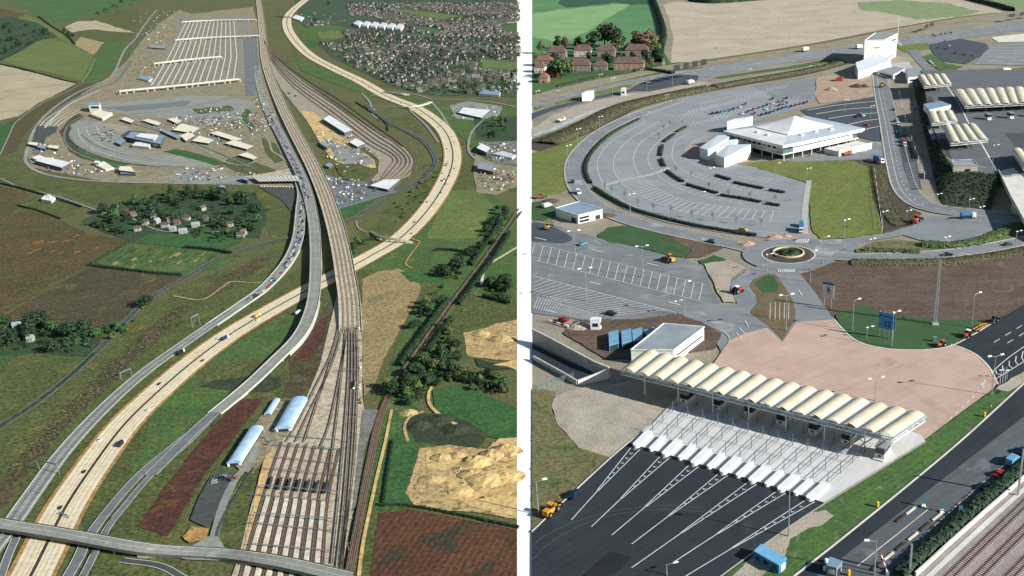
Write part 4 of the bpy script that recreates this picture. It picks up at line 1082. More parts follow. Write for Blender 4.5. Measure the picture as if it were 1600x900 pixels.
b.build('route_lines', MATS['dark_metal'], sg, G(1293,482))
b = MB()
for (u,v) in ((.32,.55),(.66,.3)): b.beam(p0+u_*u+Vector((0,-.37,zt-6.2+6*v)), p0+u_*(u+.12)+Vector((0,-.37,zt-6.2+6*v)), .1, .3)
b.build('red_marks', mat('sign_red','c04a52',None,grain=.03), sg, G(1293,482))
S0 = G(1384,531); sg = thing('direction_sign', 'blue motorway lane sign standing on the dark lawn above the plaza', 'sign', S0)
p0, p1 = G(1371,527), G(1397,532); u_ = p1-p0; hh = hgt(1384,530,489)
for k in range(4):
    p = p0 + u_*(.1+.27*k); b = MB(); b.tube(p, p+Vector((0,0,hh+.6)), .12, n=6); b.build('post', MATS['galv'], sg, S0)
b = MB(); b.beam(p0+Vector((0,-.3,hh-3)), p1+Vector((0,-.3,hh-3)), .15, 6); b.build('board', mat('sign_board_blue','4f9ccb','4592c2',3,.5,.04), sg, S0)
b = MB()
for (u,v) in [(.42,.2),(.65,.2),(.88,.2),(.42,.42),(.65,.42),(.88,.42),(.1,.8),(.9,.75)]:
    b.beam(p0+u_*(u-.07)+Vector((0,-.4,hh-6+6*v)), p0+u_*(u+.07)+Vector((0,-.4,hh-6+6*v)), .08, 1.0)
b.build('symbol_panel', mat('sign_symbol','2356a0',None,grain=.03), sg, S0)
b = MB(); b.beam(p0+u_*.25+Vector((0,-.4,hh-1.4)), p0+u_*.75+Vector((0,-.4,hh-1.4)), .08, .7); b.beam(p0+u_*.06+Vector((0,-.4,hh-4.2)), p0+u_*.16+Vector((0,-.4,hh-4.2)), .08, .5); b.build('lettering_bar', mat('sign_dim','3a6f9c',None,grain=.03), sg, S0)
def gantry(label, a, b_, ytop, mids=0, thick=1.2, scale=1.0, m='dark_metal', group=None, name='sign_gantry', boards=0):
    A, B = G(*a), G(*b_); h = hgt(a[0],a[1],ytop)
    t = thing(name, label, 'gantry', A, 0, group); w_ = .35*scale
    for k in range(mids+2):
        p = A.lerp(B, k/(mids+1)); q = MB(); q.beam(p, p+Vector((0,0,h)), w_); q.build('post', MATS['grey_steel'] if m == 'dark_metal' else MATS[m], t, A)
    q = MB(); up = Vector((0,0,h)); lo = Vector((0,0,h-thick*scale))
    q.beam(A+up,B+up,w_*.7); q.beam(A+lo,B+lo,w_*.7)
    n = max(4, int((B-A).length/(thick*scale*1.3)))
    for i in range(n):
        x, y = A.lerp(B,i/n), A.lerp(B,(i+1)/n)
        q.beam(x+(up if i%2 else lo), y+(lo if i%2 else up), w_*.4)
    q.build('beam', MATS[m], t, A)
    for i in range(boards):
        x, y = A.lerp(B,(i+.25)/boards), A.lerp(B,(i+.8)/boards); q = MB(); q.beam(x+Vector((0,-.4*scale,h-thick*scale*.4)), y+Vector((0,-.4*scale,h-thick*scale*.4)), .15*scale, 1.6*thick*scale); q.build('sign_board', MATS['dark_metal'], t, A)
    return t
gantry('dark overhead gantry with signal boards across the upper access road', (1051,135), (1106,122), 105, 1, 2.2, 1.4, boards=4)
gantry('small overhead gantry across the road right of the control building', (1443,52), (1459,46), 41, 0, 2, 1.3, boards=2)
gantry('overhead gantry at the top right corner cut by the picture edge', (1571,36), (1620,28), 24, 0, 2, 1.3, boards=3)
# hedges and shrubs
HG = 'clipped hedges of the crescent car park'
for px_, lb in [([(998,187),(962,205),(940,222),(922,243),(915,262),(918,278),(924,288)], 'long curved hedge along the left rim of the crescent car park'),
    ([(929,294),(950,308),(985,326),(1030,340),(1080,352),(1130,361),(1182,369)], 'long curved hedge along the lower rim of the crescent car park'),
    ([(1072,199),(1057,207)], 'short hedge at the top end of the inner hedge row'), ([(1054,210),(1037,223)], 'hedge piece below the topmost piece of the inner row'),
    ([(1035,228),(1032,245)], 'upright hedge piece in the middle of the inner row'), ([(1033,249),(1038,261)], 'stubby hedge piece just above the concrete path'),
    ([(1042,268),(1054,277),(1069,286)], 'hedge piece just below the concrete path'), ([(1073,289),(1096,296),(1121,303)], 'long hedge piece second below the concrete path'),
    ([(1126,306),(1158,311),(1190,317)], 'longest hedge of the lower inner row'), ([(1197,319),(1221,323)], 'short hedge at the right end of the lower inner row'),
    ([(1119,275),(1141,282)], 'short hedge closest to the terminal sheds'), ([(1147,286),(1170,291),(1194,296)], 'thin long hedge in the upper inner row'), ([(1202,298),(1226,302)], 'short hedge at the right end of the upper inner row')]:
    hedge(px_, 2.5 if len(px_) > 5 else 2.3, 1.4, lb, group=HG, dens=8, leaf=.34, z=.3, m='leaf_hedge')
hedge([(1019,-5),(1026,15),(1033,35),(1037,55),(1033,75),(1030,98)], 7, 5, 'tall dark hedge between the green field and the stubble field', dens=8, leaf=1.0, m='leaf_dark')
hedge([(1078,2),(1110,5),(1150,3),(1190,0),(1215,-4)], 9, 6, 'dark hedge along the top edge above the stubble field', dens=8, leaf=1.1, m='leaf_dark')
hedge([(1500,-4),(1530,4),(1555,10),(1582,18)], 9, 6, 'dark hedge at the top right corner between pale fields', dens=8, leaf=1.1, m='leaf_dark')
hedge([(1052,116),(1030,112),(1010,110),(990,112)], 4, 2.5, 'garden hedge in front of the pink brick terrace', dens=8, leaf=.7)
hedge([(870,136),(900,128),(940,120),(975,116)], 2.5, 1.6, 'low garden hedge below the houses', dens=6, leaf=.6)
hedge([(1640,696),(1600,730),(1560,765),(1520,800),(1480,836),(1440,870),(1402,905)], 4, 2.2, 'dense dark hedge between the dual road and the railway wall', dens=16, leaf=.45, z=.2)
hedge([(1437,396),(1380,394),(1345,392)], 4, 1.8, 'shrub row beside the link road', dens=8, leaf=.5, m='leaf_scrub_green')
hedge([(1440,385),(1490,386),(1535,378),(1570,364),(1605,354)], 7, 2.4, 'thick shrub belt under the bridge ramp', dens=14, leaf=.5, m='leaf_scrub_green')
def shrubrow(px_, w, h, label, m='leaf_scrub', dens=18, leaf=.6): return hedge(px_, w, h, label, name='shrub_bank', m=m, dens=dens, leaf=leaf, cat='shrubs')
shrubrow([(854,226),(866,221),(900,206),(930,190),(965,172),(1000,161),(1060,148),(1110,138)], 18, 2.2, 'broad brown shrub bank left of the crescent car park', dens=70, leaf=.45)
shrubrow([(1115,137),(1170,127),(1230,117),(1290,105),(1314,97)], 12, 2.0, 'brown shrub bank above the upper rows of parked cars', dens=50, leaf=.5)
shrubrow([(1370,262),(1374,290),(1382,320),(1396,345),(1410,355)], 9, 1.0, 'brown shrub bed between the terminal lawn and the service road', dens=44, leaf=.32)
shrubrow([(1330,412),(1400,412),(1480,410),(1550,402),(1610,392)], 8, 1.2, 'reddish shrub belt below the link road', dens=44, leaf=.34)
hedge([(1223,398),(1232,401),(1242,397),(1236,393),(1226,393),(1222,397)], 4, 1.3, 'green shrubs in the middle of the roundabout', name='shrub', dens=20, leaf=.4, cat='shrubs', m='leaf_mid', z=.4)
c_ = G(1232,397); b = MB(); N_ = 36
for i in range(N_):
    a0 = 2*pi*i/N_; a1 = 2*pi*(i+1)/N_; b.beam((c_.x+6.6*cos(a0),c_.y+6.6*sin(a0),.75),(c_.x+6.6*cos(a1),c_.y+6.6*sin(a1),.75),.7,.9)
o = b.build('stone_ring', mat('stone_cream','d6c9ae','c4b698',2,.4,.12)); tag(o, 'low cream stone ring around the roundabout shrubs', 'wall')
scatter('scrub', 'tufts of scrub on the slope left of the toll lanes', 'scrub', [(832,640),(865,650),(900,700),(950,716),(900,765),(832,826)], 2600, .7, ['leaf_scrub','leaf_scrub_green','leaf_olive'], 3, .4)
scatter('weeds', 'weeds and clods across the bare brown slope', 'weeds', [(1255,430),(1330,410),(1600,392),(1600,470),(1540,498),(1400,490),(1345,476),(1300,485)], 2600, .7, ['leaf_scrub','leaf_rust','leaf_scrub_green'], 4, .3)
scatter('weeds', 'dark weeds on the wedge-shaped soil bed below the roundabout', 'weeds', [(1201,430),(1212,430),(1237,466),(1242,498),(1223,526),(1178,488),(1184,470),(1174,446)], 500, .7, ['leaf_scrub','leaf_scrub_green'], 5, .4)
scatter('weeds', 'weeds scattered over the stubble field', 'weeds', [(1060,20),(1200,10),(1420,0),(1560,0),(1480,32),(1330,55),(1180,82),(1060,92)], 500, 1.3, ['leaf_scrub_green'], 6, .2)
# trees
TG = 'trees around the brick houses'
for i,(x,y,h,k,wx,lb) in enumerate([(928,78,14,'d0',1.1,'dark round tree behind the cream-ended house'),(945,72,17,'m1',1.1,'tallest tree behind the houses, at the centre of the grove'),(957,74,18,'d1',1.1,'broad dark tree right of the tallest one'),(968,80,13,'m2',1.2,'smaller tree leaning over the pink gable'),(962,86,9,'o0',1,'yellowish bush-like tree between the two middle houses'),
    (996,77,14,'r0',1,'russet tree behind the hipped-roof house'),(1014,80,16,'r1',1.05,'large russet tree at the right end of the houses'),(1023,84,11,'o1',1,'olive tree beside the tall field hedge'),(872,76,10,'d2',1.1,'dark tree behind the leftmost brown roof'),(884,80,11,'r2',1,'brownish tree between the left roofs'),(905,76,9,'m0',1.2,'low green tree behind the second house'),(847,84,10,'o2',1.1,'olive tree near the white strip'),
    (878,122,13,'m3',1.1,'large round tree in front of the long terrace'),(868,120,11,'d3',1,'dark tree beside the barn-like house'),(952,104,8,'d0',1,'small dark tree between the terraces'),(983,84,8,'d1',1.2,'dark bush-like tree left of the hipped-roof house'),(1027,93,9,'d2',1.1,'dark tree at the foot of the field hedge'),(912,82,8,'d1',1,'dark tree squeezed between the first two back-row houses'),(921,96,7,'m2',1.1,'garden tree right of the cream-ended house'),(948,98,8,'d3',1,'dark garden tree above the small low house'),(970,98,7,'m0',1.1,'garden tree above the pink terrace, left'),(990,96,8,'r2',1,'russet garden tree above the pink terrace'),(1010,98,9,'d0',1,'dark tree at the right gable of the pink terrace'),(866,100,8,'d1',1,'dark tree left of the long brown terrace'),(890,118,6,'m1',1,'small tree in front of the long brown terrace, right'),(1018,106,7,'o0',1,'olive tree by the parked red car row')]):
    tree(x,y,h*1.5,k,lb,TG,wx*1.1)
def sapling():
    t = thing('sapling','sapling','tree'); rg = random.Random(4)
    b = MB(); b.tube((0,0,0),(0,0,3.2),.07,.04,5)
    for k in range(6):
        a = k*1.1; b.tube((0,0,1.5+.25*k),(cos(a)*.8,sin(a)*.8,2.6+.3*k),.03,.02,4)
    b.build('trunk', MATS['trunk'], t)
    b = MB(); leafy(b, [(0,0,3.0,.9,1.4),(.3,.2,2.6,.6,.9)], 60, .16, rg); b.build('crown', MATS['leaf_scrub'], t); return t
SP = sapling()
for i,(x,y) in enumerate([(945,298),(956,303),(977,312),(997,323),(1021,331),(1048,336),(1081,341),(1114,345),(1150,350),(1029,217),(1037,205),(1047,198),(1057,272),(1080,278),(1107,297),(1138,308),(1172,312),(1211,316),(1066,196),(1189,354)]):
    put(SP, loc=G(x,y,.28), rz=i*1.3, sc=1.15, label='thin bare sapling with a few brown leaves in the crescent car park', group='saplings in the crescent car park')
# railway
RA = ['left','middle','right']
for k, (a, b_) in enumerate([((1486,900),(1640,750)),((1528,902),(1640,790)),((1578,902),(1640,838))]):
    P, Q = G(*a,.5), G(*b_,.5); d = (Q-P).normalized(); P = P - d*4; Ln = (Q-P).length; s = Vector((d.y,-d.x,0))
    t = thing('railway_track', f'{RA[k]} railway track of the three in the bottom right corner', 'track', P, 0, 'railway tracks')
    b = MB()
    for i in range(int(Ln/.7)):
        c = P + d*(i*.7); b.beam(c-s*1.35, c+s*1.35, .34, .2)
    b.build('sleepers', mat('sleeper','b9b2a8','a59e95',2,.4,.15), t, P)['kind'] = 'stuff'
    for sg_ in (-.75,.75):
        b = MB(); b.beam(P+s*sg_+Vector((0,0,.2)), Q+s*sg_+Vector((0,0,.2)), .14, .18); b.build('rail', mat('rail_rust','7c4a3a','6d4234',2,.3,.15,.6), t, P)
wallpx('railway_wall', 'long white concrete wall between the hedge and the railway', [(1620,732),(1600,750),(1570,777),(1540,803),(1510,830),(1480,857),(1450,885),(1430,903)], 1.6, 1.6, .5, 'concrete_pale')
road('cable_trough', MATS['concrete_pale'], 11, [(1640,730),(1560,800),(1450,902)], 1.3)
# lamps
for a in [(900,409,360,2,'two-armed lamp post nearest the white strip in the lower car park'),(917,471,419,2,'two-armed lamp post beside the blue car in the lower car park'),(1005,434,384,2,'two-armed lamp post in the middle of the lower car park'),(1070,494,440,1,'lamp post at the exit of the lower car park'),(1056,494,470,0,'short lamp post left of the car park exit lamp'),
    (1198,426,397,0,'lamp post on the left rim of the roundabout'),(1266,442,392,1,'lamp post below the right side of the roundabout'),(1286,414,370,1,'lamp post right of the roundabout'),(1318,386,343,0,'lamp post at the corner of the terminal lawn'),(1228,518,460,2,'two-armed lamp post on the wedge-shaped soil bed'),(1332,518,468,1,'lamp post at the left end of the dark lawn'),
    (1378,362,330,0,'lamp post at the end of the fence beside the terminal lawn'),(1359,397,373,0,'lamp post on the link road left of the yard'),(1474,404,370,0,'lamp post on the middle of the link road'),(1586,390,361,0,'lamp post at the right end of the link road'),(1518,514,458,1,'lamp post at the corner of the black trunk road'),(1393,543,487,0,'lamp post behind the blue motorway sign'),(1354,530,511,0,'short white lamp post left of the blue motorway sign'),
    (1549,619,555,2,'tall two-armed lamp post at the right edge of the brick plaza'),(1367,628,590,2,'two-armed lamp post behind the right half of the long canopy'),(1573,594,578,0,'short lamp post beside the chevron markings'),(842,805,751,1,'lamp post on the scrub left of the black tarmac'),(1042,901,882,1,'lamp post cut by the bottom edge on the black tarmac'),(1232,840,763,1,'tall lamp post at the right rim of the black toll tarmac'),(1366,901,844,1,'lamp post on the dual road at the bottom edge'),
    (937,207,182,0,'lamp post on the bank above the curved hedge'),(903,230,201,0,'lamp post on the grass slope beside the ring road'),(888,260,227,0,'lamp post lower on the grass slope beside the ring road'),(985,334,303,0,'lamp post on the lower rim hedge of the crescent'),(1212,278,255,1,'lamp post between terminal lawn and crescent bays'),(1261,279,263,0,'lamp post at the inner corner of the terminal lawn'),(1346,260,236,0,'lamp post at the terminal forecourt corner'),
    (1463,328,303,0,'lamp post at the foot of the embankment bend'),(1514,328,311,0,'lamp post on the service road below the pump house'),(1529,349,323,0,'lamp post right of the blue tanker'),(1416,348,329,0,'lamp post behind the orange digger'),(1011,142,129,0,'lamp post on the dark tarmac apron'),(1040,162,148,0,'lamp post on the shrub bank below the gantry'),(869,160,142,1,'lamp post on the grass island of the access road'),(840,172,142,0,'lamp post beside the white strip on the upper road'),
    (938,138,116,0,'lamp post below the long brown terrace'),(957,152,122,0,'tall lamp post beside the plain white block'),(1001,124,108,0,'lamp post beside the pink brick terrace'),(1170,128,108,0,'lamp post above the parked car rows, left'),(1264,116,103,0,'lamp post above the parked car rows, right'),(1105,144,133,0,'lamp post at the top left of the car rows'),(1195,220,205,0,'lamp post at the terminal shed wall'),(1110,290,262,0,'lamp post among the lower inner hedges'),(1095,330,300,1,'lamp post over the lower crescent bays'),(1320,175,155,0,'lamp post in the dark car park behind the terminal'),(1360,185,165,0,'lamp post at the right end of the dark car park')]:
    x, y, yt, arms, lb = a
    lamp(x, y, yt, arms, lb, rz=.3 if arms == 2 else (pi if x > 1200 and y > 560 else .4), group='lamp posts around the terminal')
lamp(1550,264,226,0,'lamp post on the raised plaza edge',0,PZ, 'lamp posts around the terminal')
ms = thing('lattice_mast', 'tall grey lattice mast at the top edge of the dark lawn', 'mast', G(1461,508)); h_ = hgt(1461,508,405); b = MB()
for (sx,sy) in ((1,1),(1,-1),(-1,1),(-1,-1)): b.beam((sx*.5,sy*.5,0),(sx*.3,sy*.3,h_),.14)
for i in range(20):
    z0 = h_*i/20; z1_ = h_*(i+1)/20; s = .5-.2*i/20
    b.beam((-s,-s,z0),(s,-s,z1_),.09); b.beam((s,-s,z0),(-s,-s,z1_),.09); b.beam((s,-s,z0),(s,s,z1_),.09); b.beam((-s,-s,z0),(-s,s,z1_),.09)
b.build('lattice', MATS['galv'], ms); b = MB(); b.box(-1.2,1.2,-1.2,1.2,0,.8); b.build('footing', MATS['concrete'], ms)
for i,(x,y,yt) in enumerate([(1421,900,851),(1590,776,702)]):
    o = thing('steel_mast', ['grey steel mast at the bottom edge beside the hedge','tall grey steel mast beside the parked vehicles at the right edge'][i], 'mast', G(x,y)); h_ = hgt(x,y,yt); b = MB(); b.box(-.22,.22,-.22,.22,0,h_); b.build('column', MATS['galv'], o); b = MB(); b.box(-.5,.5,-.5,.5,0,.5); b.build('footing', MATS['concrete'], o)
fp = thing('flagpole','flagpole','flagpole'); b = MB(); b.tube((0,0,0),(0,0,7),.1,.06,6); b.build('pole', MATS['white_steel'], fp); b = MB(); b.tube((0,0,0),(0,0,.3),.3,n=8); b.build('base', MATS['concrete'], fp)
for i,x in enumerate((1203,1211,1218,1225,1232)): put(fp, loc=G(x,500), label=f'bare white flagpole on the wedge-shaped soil bed, {ords[i]} from the left', group='flagpoles')
for i,x in enumerate((1562,1566,1570)): put(fp, loc=G(x,602-i*2), sc=.8, label=f'bare pole at the right tip of the brick plaza, {ords[i]} from the left', group='poles at the plaza tip')
# ---------------- east side: vehicles and people ----------------
def veh(c, x, y, hd, label, van=False, z=.58, group=None, sc=1.0):
    return put(car(c, van), loc=G(x,y,z), rz=hd, label=label, group=group, sc=sc)
veh('red',881,501,heading((870,498),(893,504)),'red car beside the striped barrier in the lower car park')
veh('dark blue',955,491,heading((940,487),(966,494)),'dark blue car standing at the hatched bays of the lower car park')
veh('light blue',911,382,heading((900,385),(920,379)),'light blue pickup car on the upper lane of the lower car park')
veh('teal',1113,378,heading((1105,376),(1121,380)),'teal and white car on the ring road left of the roundabout')
veh('dark blue',895,285,heading((897,275),(902,292)),'dark blue car on the left bend of the ring road')
veh('white',904,302,heading((897,292),(912,310)),'white van on the left bend of the ring road',True)
veh('dark blue',898,774,heading((890,782),(906,767)),'dark blue car at the left kerb of the black toll tarmac')
veh('red',1562,742,heading((1550,752),(1572,734)),'bright red car parked beside the dark hedge')
veh('light blue',1582,722,heading((1572,732),(1594,712)),'light blue and white van parked ahead of the bright red car',True)
veh('black',1541,762,heading((1530,771),(1552,752)),'black car parked behind the bright red car')
veh('dark blue',1597,706,heading((1587,716),(1610,695)),'dark car at the right edge ahead of the parked van')
veh('green',1575,383,heading((1565,384),(1585,381)),'dark green car on the link road near the right edge')
veh('black',1481,399,heading((1470,399),(1490,398)),'black car crossing the middle of the link road')
veh('white',855,323,heading((846,326),(864,320)),'white van on the rough grass above the small white building',True)
veh('yellow',1161,360,heading((1155,359),(1167,361)),'small yellow car parked by the end of the lower rim hedge')
veh('teal',1252,353,heading((1252,345),(1252,361)),'teal van standing at the foot of the terminal lawn',True)
veh('white',1381,296,heading((1376,285),(1384,300)),'white van on the service road',True) if False else None
q = [('white',1404,196,True,'white minibus at the head of the roadside queue'),('dark blue',1398,190,False,'dark blue car beside the white minibus'),('teal',1402,208,False,'teal car behind the white minibus'),('blue',1406,214,False,'blue car third in the roadside queue'),('red',1411,222,True,'red and white van in the roadside queue'),('white',1414,228,True,'white van at the tail of the roadside queue'),('dark blue',1396,172,False,'dark car on the service road above the queue')]
for c, x, y, v, lb in q: veh(c,x,y,heading((1400,200),(1410,235)),lb,v, group='vehicles queued on the service road')
rows = [('dark blue',1113,178),('black',1120,177),('teal',1126,176),('silver',1136,173),('teal',1141,173),('dark blue',1146,171),('white',1157,168),('teal',1160,166),('red',1165,163),('white',1160,178),('red',1169,175),('red',1177,172),('teal',1186,169),('teal',1193,167),('dark blue',1198,165),('white',1208,162),('teal',1216,160),('teal',1223,159),('red',1179,178),('white',1198,171),('silver',1205,169),('red',1218,165),('silver',1226,163),('dark blue',1229,162),('black',1207,155),('black',1229,154),('dark blue',1190,180),('dark blue',1197,178),('dark blue',1203,177),('teal',1210,174),('dark blue',1216,172),('dark blue',1222,170),('teal',1228,168),('dark blue',1236,167),('red',1243,165),('teal',1250,163),('dark blue',1256,162),('red',1261,160)]
from collections import Counter
cc = Counter(r[0] for r in rows); idx = Counter()
for c, x, y in rows:
    idx[c] += 1
    lb = f'{c} car parked above the terminal' + (f', {ords[idx[c]-1]} of its colour from the left' if cc[c] > 1 else '')
    put(small_car(c), loc=G(x,y,.58), rz=heading((x,y),(x-5,y+5)), label=lb, group='cars parked above the terminal')
far = [('black',1458,55),('dark blue',1461,57),('black',1470,54),('black',1477,53),('black',1486,52),('red',1477,65),('white',1483,72),('maroon',1466,75),('black',1478,77),('dark blue',1492,84),('dark blue',1506,86),('teal',1521,87),('white',1453,96),('white',1456,99),('silver',1459,103),('maroon',1462,107),('maroon',1515,111),('red',1503,112),('dark blue',1508,114),('white',1485,119),('silver',1489,117),('red',1520,129),('teal',1531,123),('silver',1345,179),('dark blue',1338,183),('red',1355,196),('white',1348,181),('dark blue',1430,170)]
cc = Counter(r[0] for r in far); idx = Counter()
for c, x, y in far:
    idx[c] += 1
    lb = f'{c} car in the upper right car parks' + (f', {ords[idx[c]-1]} of its colour from the top' if cc[c] > 1 else '')
    put(small_car(c), loc=G(x,y,.58), rz=heading((x,y),(x+5,y+2)) , label=lb, group='cars in the upper right corner')
def wheels(t, spots, r, w):
    d = None
    for (x,y) in spots:
        if d is None:
            q = MB(); q.tube((0,-w/2,0),(0,w/2,0),r,n=12); o = q.build('wheel', MATS['tyre'], t); d = o.data
            h = MB(); h.tube((0,-w/2-.02,0),(0,w/2+.02,0),r*.45,n=8); hd = h.build('hub', MATS['galv'], o).data
        else: o = link('wheel', d, t); link('hub', hd, o)
        o.location = (x,y,r)
mat('plant_yellow','d99a2c','c78a24',2,.3,.1,.5); mat('plant_orange','cf5a26','bd4e20',2,.3,.1,.5); mat('tractor_red','c0432c','ad3a26',2,.3,.08,.5); mat('tank_blue','3f78a8','356c9c',2,.4,.06,.4)
def loader(label, x, y, rz, m, s=1.0):
    t = thing('wheel_loader', label, 'digger', G(x,y,.58), rz)
    b = MB(); b.frus(-2.8,-.2,-.9,.9,.7,1.9,.2,.1); b.frus(-.1,2.0,-.7,.7,.7,1.3,.15,.1); b.build('body', MATS[m], t)
    b = MB(); b.frus(-1.0,.4,-.75,.75,1.9,2.9,.12,.1); c_ = b.build('cab', MATS['glass'], t)
    b = MB(); b.box(-.95,.35,-.75,.75,2.9,3.02); b.build('cab_roof', MATS[m], c_)
    b = MB(); b.beam((1.0,-.6,1.4),(3.1,-.6,.7),.25); b.beam((1.0,.6,1.4),(3.1,.6,.7),.25); b.build('lift_arm', MATS[m], t)
    b = MB(); b.add([(3.0,-1.2,.3),(4.1,-1.2,.25),(3.1,-1.2,1.3),(3.0,1.2,.3),(4.1,1.2,.25),(3.1,1.2,1.3)], [(0,1,2),(5,4,3),(0,2,5,3),(0,3,4,1)]); b.build('bucket', MATS['dark_metal'], t)
    wheels(t, [(-1.9,-1),(-1.9,1),(1.3,-1),(1.3,1)], .75, .5); t.scale = (s,)*3
    return t
def tractor(label, x, y, rz, m, cabm='white_wall', s=1.0):
    t = thing('tractor', label, 'tractor', G(x,y,.58), rz)
    b = MB(); b.frus(.0,2.0,-.5,.5,.7,1.5,.08,.06); b.box(-1.3,.1,-.6,.6,.6,1.2); b.build('body', MATS[m], t)
    b = MB(); b.frus(-1.2,.1,-.7,.7,1.2,2.3,.1,.06); c_ = b.build('cab', MATS['glass'], t); b = MB(); b.box(-1.25,.15,-.8,.8,2.3,2.48); b.build('cab_roof', MATS[cabm], c_)
    wheels(t, [(-.9,-.95),(-.9,.95)], .85, .45)
    b = MB(); b.tube((1.4,-.95,.5),(1.4,-.6,.5),.5,n=12); b.build('front_wheel', MATS['tyre'], t); b = MB(); b.tube((1.4,.6,.5),(1.4,.95,.5),.5,n=12); b.build('front_wheel', MATS['tyre'], t); t.scale = (s,)*3
    return t
def truck(label, x, y, rz, kind, m, cabm='white_wall', z=.58, s=1.0, name='truck'):
    t = thing(name, label, 'truck', G(x,y,z), rz)
    b = MB(); b.box(-3.6,3.4,-.5,.5,.6,.95); b.build('chassis', MATS['dark_metal'], t)
    b = MB(); b.frus(2.0,3.8,-1.15,1.15,.7,2.7,.0,.06); c_ = b.build('cab', MATS[cabm], t)
    b = MB(); b.box(3.78,3.86,-.95,.95,1.6,2.4); b.build('windscreen', MATS['glass'], c_)
    b = MB()
    if kind == 'tank': b.tube((-3.6,0,2.0),(1.8,0,2.0),1.15,n=14)
    elif kind == 'box': b.box(-3.8,1.8,-1.2,1.2,.96,3.4)
    else: b.box(-3.6,1.8,-1.2,1.2,.96,1.15); b.box(-3.6,1.8,-1.2,-1.1,1.15,1.9); b.box(-3.6,1.8,1.1,1.2,1.15,1.9); b.box(-3.6,-3.5,-1.1,1.1,1.15,1.9)
    b.build({'tank':'tank','box':'cargo_box'}.get(kind,'tipper_body'), MATS[m], t)
    wheels(t, [(-2.8,-1),(-2.8,1),(-1.6,-1),(-1.6,1),(2.8,-1),(2.8,1)], .5, .35); t.scale = (s,)*3
    return t
loader('yellow wheel loader at the left kerb of the black toll tarmac',862,801,heading((855,808),(872,793)),'plant_yellow')
loader('yellow digger on the top lane of the lower car park',1046,408,heading((1054,411),(1038,404)),'plant_yellow',1.1)
loader('small yellow digger on the dark tarmac beside the white strip',857,357,heading((850,360),(862,352)),'plant_yellow',.9)
loader('orange digger on the yard below the service road bend',1432,347,heading((1424,351),(1440,343)),'plant_orange',1.2)
loader('tiny orange digger on the dirt yard behind the terminal',1378,136,heading((1370,139),(1385,133)),'plant_yellow',1.3)
loader('small orange digger at the left on the grass slope',845,309,0.3,'plant_orange',.8)
tractor('red road roller tractor beside the soil bed left of the wedge',1153,457,heading((1146,460),(1160,455)),'tractor_red',s=1.2)
tractor('red tractor with a white cab at the kerb of the trunk road',1511,526,heading((1518,522),(1503,531)),'tractor_red')
tractor('orange mower tractor at the edge of the dark lawn',1471,541,heading((1478,539),(1462,543)),'plant_orange','plant_orange',.9)
tr = thing('farm_trailer','long yellow trailer hitched behind the white-cabbed tractor','trailer',G(1532,514,.55),heading((1520,520),(1545,507)))
b = MB(); b.beam((-4,-.7,1.0),(3,-.7,1.0),.2); b.beam((-4,.7,1.0),(3,.7,1.0),.2); b.beam((3,-.7,1.0),(4.6,0,.7),.2); b.beam((3,.7,1.0),(4.6,0,.7),.2); [b.beam((x,-.7,1.0),(x,.7,1.0),.15) for x in (-4,-2,0,2)]; b.build('frame', MATS['plant_yellow'], tr); b = MB(); b.beam((0,-.6,1.1),(0,-.6,2.4),.2); b.beam((0,.6,1.1),(0,.6,2.4),.2); b.beam((0,-.6,2.4),(0,.6,2.4),.2); b.build('hoist', MATS['plant_yellow'], tr); wheels(tr,[(-2.5,-.9),(-2.5,.9)],.5,.3)
loader('dark machine beyond the yellow trailer by the red barriers',1553,503,heading((1545,507),(1560,499)),'dark_metal',.8)
truck('blue tank lorry with a white cab on the yard',1512,341,heading((1502,342),(1522,341)),'tank','tank_blue')
truck('pale blue lorry standing at the corner of the terminal lawn',1252,361,heading((1252,350),(1252,368)),'box','tank_blue',s=.9) 
truck('white lorry crossing below the gantry on the gravel strip',1079,131,heading((1070,133),(1088,129)),'box','white_wall')
truck('long white lorry on the road left of the control building',1342,76,heading((1335,77),(1352,74)),'box','white_wall',s=1.3)
truck('white lorry near the far end of the upper road',1258,80,heading((1250,81),(1266,78)),'box','white_wall',s=1.3)
truck('white lorry on the road above the long plaza canopy',1572,113,heading((1562,114),(1582,112)),'box','white_wall',s=1.2)
truck('sandy lorry on the gravel strip beside the shrub bank',877,190,heading((870,192),(884,187)),'tipper','membrane')
truck('orange and white maintenance truck on the terminal forecourt',1325,242,heading((1318,243),(1334,241)),'tipper','plant_orange',s=1.0)
truck('blue lorry on the forecourt corner by the service road',1373,254,heading((1364,251),(1382,258)),'box','tank_blue',s=1.1)
pblock('red_skip','red container on the dirt yard behind the terminal','container',[(1306,122),(1310,120),(1318,120),(1316,122)],3.2,MATS['brick_red'],MATS['brick_red'])
